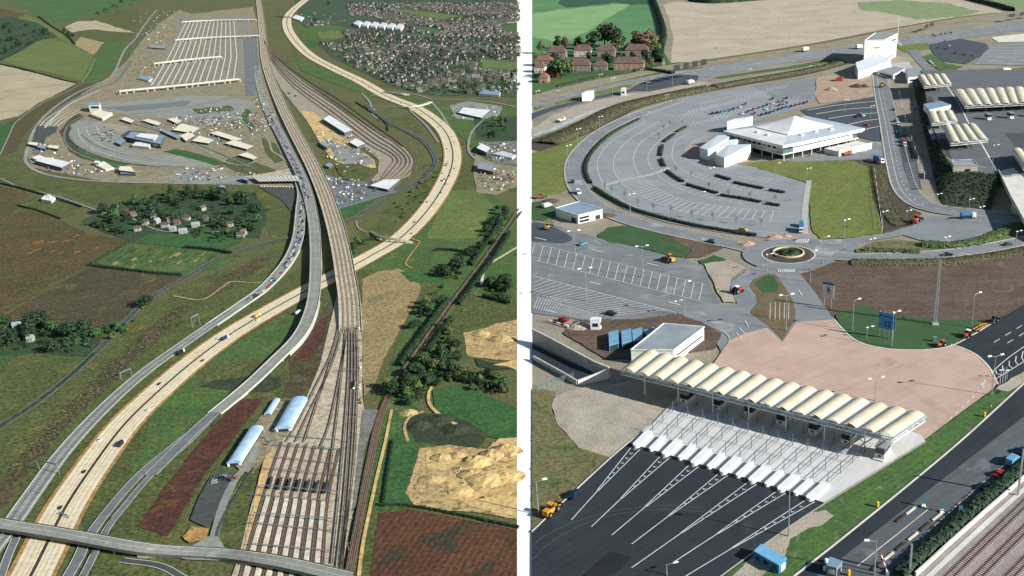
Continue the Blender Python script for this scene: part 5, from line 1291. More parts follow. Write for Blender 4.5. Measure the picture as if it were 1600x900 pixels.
# dirt heaps and bits of construction clutter
def heap(label, x, y, r, h, m):
    rg = random.Random(int(x*7+y)); b = MB(); n = 12; R_ = 4
    vs = []; 
    for k in range(R_):
        f = 1-k/R_
        for i in range(n): vs.append((r*f*cos(2*pi*i/n)*rg.uniform(.8,1.2), r*f*sin(2*pi*i/n)*rg.uniform(.6,.9), h*(1-f)**.8*rg.uniform(.8,1.1)))
    vs.append((0,0,h)); fs = []
    for k in range(R_-1):
        for i in range(n): fs.append((k*n+i,k*n+(i+1)%n,(k+1)*n+(i+1)%n,(k+1)*n+i))
    for i in range(n): fs.append(((R_-1)*n+i,(R_-1)*n+(i+1)%n,R_*n))
    b.add(vs,fs); o = b.build('spoil_heap', MATS[m]); o.location = G(x,y,.25); tag(o,label,'heap','spoil heaps')
heap('dark tarry heap on the dirt yard, left one',1338,136,7,3,'r_soil_dark'); heap('dark tarry heap on the dirt yard, right one',1350,136,5,2.6,'r_soil_dark'); heap('pale sandy heap on the dirt yard',1299,141,6,3,'r_dirt'); heap('sandy heap at the end of the rim hedge',1168,382,4,1.6,'r_brickpath'); heap('reddish heap above the roundabout',1212,371,4,1.5,'r_brickpath'); heap('reddish heap right of the one above the roundabout',1228,370,3.5,1.4,'r_dirt'); heap('rubble heap above the small white building',862,314,5,1.4,'r_soil'); heap('long dark log-like heap beside the small white building',949,337,5,1.2,'r_soil'); heap('grey spoil heap right of the white kiosk',905,511,5,2,'r_gravel')
for i,(x,y,l) in enumerate([(1423,797,7),(1404,812,6),(1440,800,0)][:2]):
    pass
tb = thing('timber_barrier','row of timber barrier beams lying along the dual road','barrier',G(1420,843))
for i in range(6):
    a, c_ = G(1362+i*19,892-i*15.5,.3), G(1377+i*19,880-i*15.5,.3); b = MB(); b.beam(a+Vector((0,0,.25)),c_+Vector((0,0,.25)),.5,.45); b.build('beam', MATS['paint_cream'] if i%2 else MATS['trunk'], tb, G(1420,843))
tb = thing('timber_barrier','short pair of timber beams in the middle of the dual road','barrier',G(1415,806))
for i in range(2):
    a, c_ = G(1400+i*16,817-i*12,.3), G(1414+i*16,806-i*12,.3); b = MB(); b.beam(a+Vector((0,0,.25)),c_+Vector((0,0,.25)),.5,.45); b.build('beam', MATS['paint_cream'] if i else MATS['trunk'], tb, G(1415,806))
bp = thing('barrier_pole','red and white barrier pole raised beside the hut','barrier',G(1386,900))
A_, B_ = G(1386,900)+Vector((0,0,1)), G(1373,896)+Vector((0,0,6))
for i in range(6):
    b = MB(); b.tube(A_.lerp(B_,i/6), A_.lerp(B_,(i+1)/6), .14, n=6); b.build('band', MATS['tractor_red'] if i%2 else MATS['lamp_white'], bp, G(1386,900))
b = MB(); b.box(-.4,.4,-.4,.4,0,1.2); b.build('stand', MATS['grey_steel'], bp)
cg = thing('traffic_panel','panel','road sign'); b = MB(); b.box(-.4,.4,-.06,.06,.8,2.3); b.build('panel', mat('panel_teal','3f7d7a',None,grain=.05), cg); b = MB(); b.frus(-.5,.5,-.5,.5,0,.35,.15,.15); b.build('base', MATS['lamp_white'], cg); b = MB(); b.tube((0,.07,.3),(0,.07,1.0),.06,n=5); b.build('post', MATS['grey_steel'], cg)
for (x,y,lb) in [(1443,791,'teal guide panel on a white base, left one on the dual road'),(1472,799,'teal guide panel on a white base, right one on the dual road'),(1500,805,'guide panel on a white base beside the dark hedge')]: put(cg, loc=G(x,y,.58), label=lb, sc=1.2, group='guide panels')
yb = MB(); yb.tube((0,0,0),(0,0,1.2),.4,.36,10); yb.tube((0,0,1.2),(0,0,1.3),.42,.3,10); yb = yb.build('yellow_bollard', mat('bollard_yellow','e0b23a',None,grain=.05)); tag(yb,'b','bollard')
for (x,y,lb) in [(1371,791,'yellow drum bollard on the kerb of the dual road'),(1538,650,'yellow drum bollard on the grass beside the workman'),(1326,898,'yellow drum bollard at the bottom edge by the hut')]: put(yb, loc=G(x,y,.58), label=lb, group='yellow bollards')
rb_ = thing('striped_barrier','low red and white striped barrier below the red car','barrier',G(862,505))
for i in range(5):
    b = MB(); b.beam(G(858+i*6,503+i*1.8,.3)+Vector((0,0,.5)),G(864+i*6,504.8+i*1.8,.3)+Vector((0,0,.5)),.4,.7); b.build('segment', MATS['tractor_red'] if i%2 else MATS['lamp_white'], rb_, G(862,505))
cl = thing('utility_cabinet','green utility cabinet on the edge of the dark lawn','cabinet',G(1460,535)); b = MB(); b.box(-.7,.7,-.4,.4,.1,2.2); b.build('casing', mat('cab_green','5f8f86',None,grain=.05), cl); b = MB(); b.box(-.8,.8,-.5,.5,0,.1); b.build('plinth', MATS['concrete'], cl); b = MB(); b.box(-.6,.6,-.43,-.41,.3,2.0); b.build('door', mat('cab_green2','548078',None,grain=.05), cl)
# fence posts beside the terminal lawn and wire fence of the service road
ff = thing('chain_fence','white-posted fence along the right rim of the terminal lawn','fence',G(1374,330))
for i in range(9):
    p = G(1366+i*1.6,270+i*11.5); b = MB(); b.tube(p,p+Vector((0,0,3)),.12,n=5); b.build('post', MATS['white_steel'], ff, G(1374,330))
b = MB(); b.beam(G(1366,270)+Vector((0,0,2.6)),G(1378.8,362)+Vector((0,0,2.6)),.06); b.beam(G(1366,270)+Vector((0,0,1.3)),G(1378.8,362)+Vector((0,0,1.3)),.06); b.build('wire', MATS['galv'], ff, G(1374,330))
ff = thing('chain_fence','tall lit fence along the foot of the embankment','fence',G(1430,260)); PP = path([(1405,150),(1412,180),(1420,210),(1428,235),(1437,260),(1444,280)],.3)
for i in range(0,len(PP),5):
    p = PP[i]; b = MB(); b.tube(p,p+Vector((0,0,4)),.13,n=5); b.build('post', MATS['white_steel'], ff, G(1430,260))
b = MB(); [b.beam(PP[i]+Vector((0,0,3.6)),PP[i+1]+Vector((0,0,3.6)),.08) for i in range(len(PP)-1)]; [b.beam(PP[i]+Vector((0,0,1.8)),PP[i+1]+Vector((0,0,1.8)),.06) for i in range(len(PP)-1)]; b.build('wire', MATS['galv'], ff, G(1430,260))
# people
def make_person(shirt, trousers):
    V = [((0,0,.95),.13),((0,0,1.2),.14),((0,0,1.42),.15),((0,0,1.53),.06),((0,.01,1.68),.105),((0,.18,1.42),.06),((.05,.26,1.14),.045),((.16,.27,.92),.04),((0,-.18,1.42),.06),((-.02,-.27,1.14),.045),((.05,-.29,.9),.04),
         ((.0,.1,.9),.09),((.06,.11,.5),.065),((.02,.12,.08),.045),((.16,.13,.04),.04),((0,-.1,.9),.09),((-.03,-.11,.5),.065),((-.1,-.12,.08),.045),((.04,-.13,.04),.04)]
    E = [(0,1),(1,2),(2,3),(3,4),(2,5),(5,6),(6,7),(2,8),(8,9),(9,10),(0,11),(11,12),(12,13),(13,14),(0,15),(15,16),(16,17),(17,18)]
    me = bpy.data.meshes.new('body'); me.from_pydata([v[0] for v in V], E, [])
    o = link('tmp', me); sk = o.modifiers.new('s','SKIN'); me.skin_vertices[0].data[0].use_root = True
    for i,v in enumerate(V): me.skin_vertices[0].data[i].radius = (v[1],v[1])
    o.modifiers.new('u','SUBSURF').levels = 1
    dg = bpy.context.evaluated_depsgraph_get(); m2 = bpy.data.meshes.new_from_object(o.evaluated_get(dg)); bpy.data.objects.remove(o)
    for m in (mat('skin','c09a80',None,grain=.03), mat('cloth_'+shirt,shirt,None,grain=.05), mat('cloth_'+trousers,trousers,None,grain=.05), mat('hair_brown','3a2c22',None,grain=.05)): m2.materials.append(m)
    for p in m2.polygons:
        c = p.center; p.material_index = 3 if c.z > 1.74 else 0 if c.z > 1.52 or (abs(c.y) > .2 and c.z < 1.0) else 1 if c.z > .92 else 2
    t = thing('person','person','person'); link('body', m2, t); return t
PA = make_person('d8a81e','2c3440'); PB = make_person('d8dadc','26303e'); PC = make_person('2d3d5c','20242c')
put(PA, loc=G(1548,640,.3), rz=2.4, label='person in a yellow jacket standing on the grass beside the plaza')
dup(PA, loc=G(1103,402,.35), rz=1.0, label='person in a yellow jacket on the path by the small lawn')
put(PB, loc=G(1229,315,.3), rz=0.3, label='person in a white shirt walking among the crescent bays')
put(PC, loc=G(1234,314,.3), rz=2.8, label='person in dark clothes beside the white-shirted one in the crescent bays')
# ---------------- west side (farther, smaller in scale): ground ----------------
U = 0.3                                   # one real metre on this side
GREENS = {'l_base','l_hill','l_wood','l_green','l_greenA','l_bright','l_olive','l_brown','l_brown2','l_maroon','l_redfield','l_scrub','l_town'}
def dk(h):
    if not h: return h
    c = [int(h[i:i+2],16) for i in (0,2,4)]; m = sum(c)/3
    return ''.join('%02x' % max(0,min(255,int((m+(v-m)*1.06)*.95))) for v in c)
def lm_(n, a, b=None, s1=12, g=.35, c3=None, s3=6, t3=.58, s2=1.0, **k):
    if n in GREENS: a, b, c3, g = dk(a), dk(b), dk(c3), g*1.25
    return mat(n, a, b, s1, s2, g, c3=c3, s3=s3, t3=t3, **k)
lm_('l_base','586038','666441',30,c3='46542f',s3=14)
lm_('l_hill','4e6f40','426139',40,.25,c3='44603e',s3=25)
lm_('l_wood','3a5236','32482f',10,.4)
lm_('l_green','516b38','466032',16,.38,c3='627140',s3=12)
lm_('l_greenA','6b7a44','5f6f3c',18,.34,c3='797d49',s3=16,streak=(0.3,40,0.9,0.14))
lm_('l_bright','3f6637','365a31',8,.35,streak=(0.4,40,0.9,0.14))
lm_('l_olive','5a6236','4c562f',10,.45,c3='6d683a',s3=8)
lm_('l_wheat','a3946a','93865e',8,.3)
lm_('l_pale','b3a98d','a59b80',25,.28,c3='978f72',s3=20,streak=(0.2,40,0.9,0.12))
lm_('l_brown','5c5132','50492d',18,.5,c3='6f5731',s3=7,t3=.6,streak=(0.55,40,0.9,0.18))
lm_('l_brown2','544e36','4b4530',16,.42,c3='5c5a3c',s3=10,streak=(0.5,40,0.9,0.18))
lm_('l_orange','a06a36','6e5632',1.5,.5,lo=.42,hi=.58)
lm_('l_tan','a3946f','938563',10,.4,c3='80764f',s3=8)
lm_('l_strawfield','98875e','8a7a54',12,.42,c3='7a7350',s3=10,streak=(1.35,40,0.9,0.14))
lm_('l_maroon','583a2c','4b3026',6,.4,c3='63452f',s3=5,streak=(1.0,40,0.9,0.15))
lm_('l_redfield','64432e','54382a',14,.35,c3='3f3c2a',s3=16,t3=.52,stripe=(.12,1.6,.18))
lm_('l_sand','d2b77f','c0a269',8,.28,c3='a08a58',s3=3,t3=.57)
lm_('l_sand2','bda372','a68e62',4,.4,c3='857752',s3=3,t3=.55)
lm_('l_scrub','5b5138','4c4a31',4,.5,c3='74623f',s3=2.5,t3=.6)
lm_('l_yard','92896f','80785f',8,.42,c3='a99d80',s3=5,t3=.6)
lm_('l_yarddark','7c7c74','6e6f69',8,.3,c3='8d8b80',s3=6)
lm_('l_ballast','c0b49c','aea38c',6,.35,c3='98897a',s3=3,t3=.58)
lm_('l_ballast2','a79c8a','958b7a',4,.35,c3='857a6a',s3=2.5,t3=.56)
lm_('l_motor','e2d5b6','d8caa9',10,.14,c3='c9ba97',s3=5,t3=.62)
lm_('l_grey','8f918a','83867f',8,.16,c3='9b9c94',s3=6)
lm_('l_grey2','72787a','686e70',8,.18)
lm_('l_dark','4c524f','434946',6,.25)
lm_('l_median','463d2d','3a3427',2,.4)
lm_('l_town','40553a','485a44',6,.55,c3='354832',s3=4,t3=.52)
lm_('l_townstreet','7f8784','757d7a',6,.3)
lm_('l_pond','39432c','2f3a28',5,.4,c3='4a4a30',s3=4)
lm_('l_stbed','b3a48e','a3947f',2,.3)
lm_('l_platground','8b887b','7c7a6f',6,.35,c3='9c968a',s3=4)
lm_('l_concrete','d6cfbd','c4bda9',5,.22)
lm_('l_verge','b08a52','96794a',3,.4)
lm_('l_line','e9e6d8','d8d4c4',4,.1)
lm_('l_track','8b7362','79634f',2,.3)
lm_('l_rail','4b3f37',None,g=.1)
def lp(name, m, layer, px, smooth=0): return poly(name, MATS[m], layer, px, smooth)
def lr(name, m, layer, px, w, lines=(), edge=None, n=8): return road(name, MATS[m], layer, px, w, lines, MATS['l_line'], n, edge=edge)[1]
lp('terrain','l_base',1,[(-400,-60),(812,-60),(812,960),(-400,960)])
lp('hillside','l_hill',2,[(-200,-60),(235,-60),(222,0),(198,10),(160,20),(130,25),(108,34),(88,38),(60,24),(20,5),(-200,-10)])
lp('ploughed_field','l_brown',3,[(-200,12),(5,14),(40,22),(28,28),(-200,34)])
lp('grass_spur','l_greenA',3,[(28,28),(40,22),(60,32),(85,45),(105,55),(112,70),(90,58),(60,48)])
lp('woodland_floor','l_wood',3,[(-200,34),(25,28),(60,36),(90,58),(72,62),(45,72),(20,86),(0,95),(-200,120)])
lp('field','l_greenA',4,[(3,94),(30,80),(55,66),(78,60),(100,66),(120,75),(146,86),(140,102),(128,126),(108,121),(70,112),(30,104)])
lp('wheat_field','l_wheat',4,[(114,69),(125,58),(163,66),(152,80),(146,85)])
lp('pale_field','l_pale',4,[(-200,100),(0,101),(60,115),(120,130),(92,145),(60,161),(28,182),(0,188),(-200,195)])
lp('hill_meadow','l_olive',3,[(108,40),(150,24),(215,12),(218,40),(200,62),(165,66),(125,58)])
lp('chalk_scrape','l_pale',4,[(102,43),(118,34),(150,32),(180,42),(215,52),(190,50),(145,46),(112,50)],2)
lp('field','l_green',3,[(148,88),(166,66),(190,64),(206,76),(190,98),(168,118),(146,132),(128,126)])
lp('earth_bank','l_scrub',4,[(120,131),(160,130),(125,150),(66,180),(38,210),(24,238),(0,246),(-60,250),(-60,200),(0,196),(28,184),(92,148)])
lp('meadow','l_bright',5,[(-200,197),(22,193),(10,220),(2,240),(-200,246)])
lp('earth_bank','l_olive',3,[(-200,250),(0,246),(24,240),(40,245),(48,262),(80,275),(150,286),(230,290),(330,290),(400,293),(440,310),(458,345),(450,365),(425,372),(405,335),(350,312),(270,308),(200,318),(150,320),(100,300),(40,290),(-200,262)])
lp('ploughed_field','l_brown',4,[(-200,284),(0,290),(48,303),(30,322),(0,352),(-200,380)])
lp('field','l_olive',5,[(30,322),(48,306),(90,300),(136,322),(96,342)])
lp('ploughed_field','l_brown',4,[(-200,380),(0,340),(50,326),(92,343),(140,366),(180,372),(208,378),(150,413),(75,450),(30,476),(0,492),(-200,540)])
for k,(x,y,w_) in enumerate([(62,378,14),(85,377,12),(105,376,14),(58,390,11),(84,392,9),(120,368,8),(122,393,8),(150,388,8),(95,395,6),(26,418,8),(140,394,7),(48,395,9)]):
    lp('poppy_patch','l_orange',6,[(x-w_*.8,y+2),(x-w_*.4,y+.2),(x+w_*.5,y-2),(x+w_*.7,y-2.2),(x+w_*.3,y+.2),(x-w_*.4,y+2.2)],3)
lp('ploughed_field','l_brown2',4,[(138,418),(200,424),(285,432),(250,452),(222,478),(205,500),(170,512),(100,505),(50,500),(6,494),(75,452)])
lr('grass_balk','l_olive',5,[(0,485),(60,455),(138,418)],1.2)
lp('allotments','l_green',4,[(150,412),(195,380),(290,388),(340,393),(368,404),(345,418),(287,431),(200,422)])
rg = random.Random(21)
for k in range(46):
    x = rg.uniform(172,345); y = rg.uniform(386,424)
    if y < 425-(x-170)*.28+10 and y > 412-(x-150)*.7: 
        s = rg.uniform(3,9); m_ = rg.choice(['l_wheat','l_bright','l_brown2','l_greenA','l_verge','l_bright'])
        lp('garden_plot',m_,6,[(x,y),(x+s,y-s*.5),(x+s*1.5,y-s*.2),(x+s*.5,y+s*.3)])
for k in range(64):
    x = 168+(k%16)*12+rg.uniform(-2,2); y = 424-(k%16)*1.4-(k//16)*8.5+rg.uniform(-1,1); m_ = rg.choice(['l_wheat','l_bright','l_brown2','l_greenA','l_brown','l_wood'])
    if inside((x+4,y-2),[(158,410),(195,382),(290,390),(340,395),(360,404),(340,416),(285,428),(200,420)]): lp('garden_plot',m_,7,[(x,y),(x+9,y-6),(x+11.5,y-5.6),(x+2.6,y+.5)])
lp('meadow','l_bright',5,[(206,379),(232,366),(300,364),(385,372),(362,386),(330,392),(290,387)])
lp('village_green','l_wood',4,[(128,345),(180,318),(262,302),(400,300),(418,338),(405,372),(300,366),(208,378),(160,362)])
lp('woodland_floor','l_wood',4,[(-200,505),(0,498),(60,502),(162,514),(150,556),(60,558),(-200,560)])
lp('field','l_olive',4,[(-200,565),(0,560),(60,552),(132,560),(112,580),(42,630),(0,662),(-200,740)])
lp('field','l_bright',5,[(-60,562),(0,556),(26,553),(0,575),(-60,600)])
lp('rough_pasture','l_tan',5,[(0,584),(40,565),(90,556),(70,575),(0,612)]) if False else None
lp('earth_bank','l_olive',3,[(-200,800),(0,676),(60,634),(140,568),(190,525),(240,480),(300,440),(370,412),(450,385),(470,400),(420,450),(300,530),(200,605),(100,700),(20,810),(-60,900),(-200,960)])
lp('scrub_ground','l_scrub',5,[(0,755),(60,680),(140,600),(190,552),(230,512),(290,470),(300,480),(260,520),(200,575),(110,660),(40,745),(-20,830)])
lp('scrub_ground','l_scrub',5,[(330,440),(400,405),(430,400),(400,425),(350,455),(320,470)],2)
# verges round the motorway
lp('grass_verge','l_olive',3,[(-100,960),(30,800),(100,705),(200,605),(320,520),(440,435),(500,400),(620,330),(700,250),(760,250),(740,330),(640,430),(520,470),(500,560),(420,640),(300,780),(200,960)])
lp('grass_verge','l_green',4,[(250,600),(330,555),(440,500),(505,470),(480,520),(400,590),(330,640),(270,700),(200,750),(225,690)])
lp('marsh','l_pond',6,[(312,603),(335,594),(370,590),(400,585),(438,590),(440,604),(420,612),(380,612),(340,608)],3)
lp('meadow','l_olive',5,[(300,570),(400,560),(440,575),(430,585),(350,590),(312,600)],2)
lp('grass_verge','l_brown2',5,[(450,560),(500,490),(518,470),(515,520),(500,580),(470,620),(440,620),(455,590)])
lp('bare_soil','l_maroon',6,[(458,562),(480,530),(500,500),(512,495),(505,530),(486,560)])
lp('bare_soil','l_maroon',6,[(372,625),(410,622),(405,632),(350,705),(320,740),(285,800),(262,838),(215,822),(255,765),(300,705),(330,670)])
lp('grass_verge','l_olive',5,[(330,650),(372,625),(330,672),(255,766),(215,822),(150,830),(200,770),(260,712)])
lp('grass_verge','l_olive',7,[(190,862),(250,870),(290,880),(315,905),(140,905),(145,880)])
lp('grass_verge','l_olive',5,[(345,790),(395,725),(398,740),(378,860),(345,850),(338,830)])
# right of the railway
lp('straw_field','l_strawfield',4,[(566,436),(590,424),(622,420),(652,432),(660,455),(640,488),(622,520),(600,560),(585,600),(568,620),(565,520)])
lp('meadow','l_green',3,[(560,420),(640,370),(700,330),(745,290),(812,330),(812,560),(700,560),(640,620),(590,640),(620,540),(660,450),(640,425)])
lp('meadow','l_greenA',4,[(690,300),(745,295),(770,320),(745,372),(700,375),(665,372),(680,340)])
lp('crop_patch','l_bright',5,[(625,424),(660,425),(695,435),(690,445),(640,440)],2)
lp('crop_patch','l_olive',5,[(660,440),(692,446),(675,475),(652,470)],2)
lp('meadow','l_olive',5,[(720,460),(760,455),(812,475),(812,520),(760,520),(715,560),(690,545),(700,510)],2)
lp('sand_ground','l_sand2',6,[(724,520),(760,512),(775,505),(812,500),(812,565),(770,562),(730,556)],2)
lp('pond','l_pond',7,[(742,560),(775,568),(805,575),(780,578),(748,572)],2)
lp('sand_ground','l_sand',7,[(770,570),(812,560),(812,580),(790,572)])
lp('meadow','l_bright',5,[(675,610),(720,600),(812,640),(812,690),(760,682),(700,662),(680,645)])
lp('meadow','l_green',4,[(560,700),(612,600),(640,600),(660,640),(690,690),(640,790),(590,800),(560,905)])
lp('pond','l_pond',6,[(634,662),(650,647),(690,645),(735,660),(762,680),(750,698),(700,698),(650,690)],3)
lp('crop_patch','l_bright',5,[(612,680),(640,668),(658,700),(650,730),(636,770),(650,790),(600,792),(598,740)])
lp('sand_ground','l_sand2',6,[(656,700),(700,695),(760,702),(770,690),(812,700),(812,812),(745,800),(700,798),(648,790),(634,770),(645,740)])
lp('sand_pit','l_sand',7,[(700,755),(720,730),(755,710),(780,685),(812,683),(812,808),(770,800),(735,790),(705,775)],2)
lp('sand_pit','l_sand',8,[(665,705),(700,700),(735,712),(700,735),(668,732)],2)
lp('red_field','l_redfield',5,[(592,802),(640,796),(700,806),(812,828),(812,960),(570,960),(580,880)])
lp('grass_strip','l_olive',4,[(570,790),(592,800),(580,905),(555,960),(545,905)])
lr('dirt_track','l_sand',9,[(612,640),(602,690),(590,740),(577,800),(567,850),(560,905)],.85)
lr('dirt_track','l_sand',8,[(676,602),(670,615),(672,632),(690,650),(715,664)],1.0)
lr('dirt_track','l_sand2',8,[(662,642),(640,652),(632,668),(638,690)],.9)
lr('dirt_track','l_verge',8,[(655,350),(645,372),(655,378),(640,400),(634,412),(645,420)],.9)
lr('dirt_track','l_concrete',8,[(808,386),(785,400),(765,412),(756,425),(752,445)],1.1)
lr('dirt_track','l_grey',7,[(556,345),(562,358),(585,365)],.8)
# local road on the left
lr('country_road','l_dark',9,[(-60,705),(0,667),(60,627),(110,587),(150,550),(180,520),(220,478),(260,450),(300,428),(340,405),(400,383),(440,374),(500,362),(545,345),(580,325),(616,304),(660,279),(678,260),(679,244),(660,219),(622,198),(586,176),(572,163)],(2.6,3.0),[(-1.15,.06),(1.15,.06)])
lr('farm_track','l_tan',8,[(270,462),(315,468),(345,450),(362,440),(395,442),(410,440)],1.0)
lr('farm_track','l_grey',8,[(0,278),(30,292),(70,302),(100,310),(150,328)],1.0)
lr('field_track','l_grey',7,[(128,130),(140,110),(148,92)],.7)
lr('field_track','l_grey',7,[(0,242),(15,210),(26,190),(60,165),(95,148),(128,131)],.8)
lr('village_road','l_grey',8,[(150,328),(180,330),(215,345),(250,360),(300,362),(345,362)],1.0)
# terminal ground
lp('terminal_ground','l_yard',5,[(38,235),(52,205),(80,180),(130,145),(165,125),(195,98),(225,60),(250,35),(280,15),(300,22),(395,10),(410,60),(430,130),(445,180),(470,240),(480,290),(475,320),(440,298),(395,288),(300,288),(160,283),(90,270),(50,262)])
lr('perimeter_road','l_grey',7,[(245,15),(225,40),(212,60),(195,78),(180,110),(165,125),(120,145),(80,172),(55,200),(42,235),(42,255),(65,270),(110,279),(170,284),(260,286),(340,287),(380,288)],2.0,[(0,.12,1,1)])
lr('approach_road','l_grey2',8,[(205,95),(192,115),(180,128),(140,143),(100,165),(75,190),(62,215),(55,240)],2.6)
lr('lorry_lane','l_concrete',9,[(158,140),(140,148),(110,162),(88,180),(70,200)],1.0)
lp('lorry_park','l_dark',8,[(58,196),(90,198),(88,206),(72,215),(68,225),(50,222)])
for k in range(5): lr('lorry_lane','l_concrete',9,[(62+k*7,197),(72+k*8,186),(92+k*9,174),(110+k*6,170)],.7)
lp('brown_bank','l_brown2',8,[(92,205),(105,190),(122,176),(132,182),(112,194),(106,212),(118,228),(135,242),(175,256),(200,260),(170,258),(130,248),(108,236)])
lp('grass_bank','l_bright',9,[(120,232),(145,243),(180,252),(205,256),(190,262),(160,258),(130,246)])
lp('car_park','l_grey',8,[(110,196),(122,188),(150,190),(190,195),(206,200),(190,212),(180,222),(195,232),(240,240),(290,244),(335,258),(320,262),(250,262),(205,254),(150,240),(118,226),(108,210)])
lp('dirt_yard','l_ballast2',9,[(150,190),(190,195),(204,199),(188,206),(160,197)])
lp('dark_car_park','l_dark',9,[(188,212),(200,204),(225,206),(245,214),(200,218)])
lp('lawn','l_bright',9,[(255,236),(275,233),(310,240),(340,250),(355,256),(335,258),(290,246)],2)
lp('lawn','l_olive',9,[(340,256),(365,245),(395,252),(430,265),(432,272),(390,274)],2)
lp('car_park','l_grey',8,[(272,265),(320,266),(390,276),(388,286),(300,286),(262,282)])
lp('dark_apron','l_dark',8,[(405,292),(465,292),(478,318),(470,330),(455,330),(440,312)])
lp('brick_apron','l_ballast',9,[(380,276),(430,268),(455,262),(470,272),(466,284),(400,282)])
lp('car_park','l_grey',7,[(120,160),(190,160),(280,150),(350,150),(400,160),(380,185),(310,195),(280,188),(200,180)])
lp('car_park','l_grey2',8,[(150,168),(200,165),(300,157),(290,166),(200,174)])
lp('lawn','l_olive',8,[(300,170),(360,165),(365,172),(310,178)],2)
lp('grass_bank','l_bright',9,[(372,185),(385,170),(392,172),(385,185),(400,200),(392,204)])
lp('grass_bank','l_olive',9,[(410,215),(432,225),(445,250),(430,255),(415,238)])
lr('service_road','l_grey',9,[(390,160),(375,180),(385,195),(405,205),(420,220),(425,235),(440,245),(455,262)],1.3)
lr('service_road','l_grey',9,[(190,175),(230,195),(280,212),(320,235),(350,252),(380,258),(405,250)],1.4)
cpk = MB()
for (pts) in [[(122,200),(126,216),(145,232),(185,246),(240,254),(300,258)],[(134,198),(140,212),(158,226),(195,240),(245,248),(295,251)],[(150,196),(155,208),(170,220),(200,232)]]: ribm(cpk, path(pts,10*LZ), .22)
for k in range(7): ribm(cpk, path([(160+k*4,158+k*3.4),(230,156+k*3.2),(300,152+k*3.4)],10*LZ), .3)
for k in range(5): ribm(cpk, path([(300,160+k*5),(345,158+k*5.5),(385,163+k*5.5)],10*LZ), .3)
cpk = cpk.build('bay_marking', MATS['l_line']); cpk['kind'] = 'structure'
lr('service_road','l_grey2',10,[(200,262),(150,250),(112,234),(100,214),(108,194),(130,180)],1.1)
lr('service_road','l_grey2',10,[(205,192),(250,205),(300,222),(345,240),(395,262)],1.0)
lr('service_road','l_grey2',10,[(150,188),(205,178),(270,172),(330,160),(372,150)],1.0)
disc('roundabout_road', MATS['l_grey'], 10, 345, 262, 3.0)
disc('roundabout_island', MATS['l_dark'], 11, 345, 262, 1.8)
# platforms field
lp('platform_ground','l_platground',8,[(286,28),(392,24),(396,60),(390,128),(372,126),(225,142),(248,100),(268,62)])
lp('dark_apron','l_grey2',9,[(380,60),(400,56),(405,100),(398,150),(385,150),(382,100)])
lp('siding_ground','l_ballast2',7,[(405,70),(425,85),(470,125),(540,175),(600,215),(640,235),(650,252),(640,275),(600,290),(570,292),(590,270),(592,250),(570,230),(520,215),(480,190),(440,140)])
lp('works_yard','l_sand',8,[(470,172),(490,175),(540,220),(585,250),(588,262),(550,262),(520,250),(500,225)])
lp('works_yard','l_grey',9,[(505,215),(560,235),(588,255),(560,262),(530,252)])
lp('meadow','l_olive',9,[(525,258),(560,255),(585,265),(570,280),(545,282),(530,272)],2)
lp('works_yard','l_grey2',8,[(500,270),(540,282),(600,285),(620,300),(560,318),(520,330),(505,300)])
lp('grass_verge','l_bright',8,[(525,330),(560,318),(590,310),(555,335),(530,345)])
# fields around the motorway interchange and town
lp('town_ground','l_town',4,[(440,-60),(812,-60),(812,152),(720,150),(680,150),(620,138),(560,110),(520,90),(480,55),(470,30)])
lp('meadow','l_green',5,[(470,45),(510,38),(535,42),(530,60),(500,66),(470,62)],2)
lp('field','l_greenA',6,[(495,50),(530,48),(540,58),(520,62),(500,60)],2)
lp('playing_field','l_bright',6,[(466,66),(490,66),(496,72),(480,76),(466,73)],2)
lp('playing_field','l_greenA',6,[(602,12),(640,16),(700,22),(735,27),(690,30),(640,22)])
lp('playing_field','l_green',6,[(636,38),(690,48),(688,52),(650,46)])
lp('playing_field','l_greenA',6,[(752,92),(812,98),(812,110),(754,106)])
lp('playing_field','l_green',6,[(755,8),(812,2),(812,15),(780,14)]); lp('playing_field','l_green',6,[(780,42),(812,36),(812,52),(785,48)])
for px_ in [[(648,102),(665,88),(688,64)],[(680,150),(708,135),(735,100)],[(600,110),(660,125),(700,140)],[(540,85),(620,75),(700,72),(812,86)],[(560,50),(640,62),(720,60),(812,70)],[(705,122),(742,98)],[(470,35),(540,45),(600,50)]]: lr('street','l_townstreet',6,px_,.9)
lp('grass_verge','l_green',4,[(452,60),(470,95),(530,115),(590,145),(620,150),(660,155),(720,165),(760,170),(812,165),(812,300),(745,290),(740,230),(690,190),(640,165),(580,150),(520,130),(470,110)])
lr('link_road','l_grey',8,[(565,145),(578,160),(582,178),(590,185)],1.6); lr('link_road','l_grey',8,[(578,150),(610,143),(650,148),(675,155)],1.8); lr('link_road','l_grey',8,[(585,167),(640,166),(675,158)],1.6)
lr('link_road','l_grey',8,[(675,155),(720,156),(770,160),(812,168)],1.8); lr('slip_road','l_grey',8,[(675,160),(690,178),(705,205),(712,225)],1.8); lr('slip_road','l_grey',8,[(640,172),(665,195),(685,222)],1.5)
lr('link_road','l_grey',8,[(785,170),(755,188),(738,205),(732,225),(735,240),(755,255),(790,262)],1.6)
lp('meadow','l_olive',6,[(588,186),(640,180),(660,205),(640,208),(610,195)],2)
disc('roundabout_road', MATS['l_grey'], 9, 582, 172, 3.2)
lp('retail_park','l_grey',7,[(702,165),(730,158),(785,166),(780,180),(740,188),(712,185)])
lp('industrial_yard','l_yard',7,[(742,240),(760,250),(812,262),(812,290),(775,305),(745,300),(740,270)])
lp('woodland_floor','l_wood',7,[(740,180),(760,190),(812,180),(812,225),(770,225),(745,215)])
lp('industrial_yard','l_yarddark',8,[(745,222),(812,220),(812,258),(775,255)])
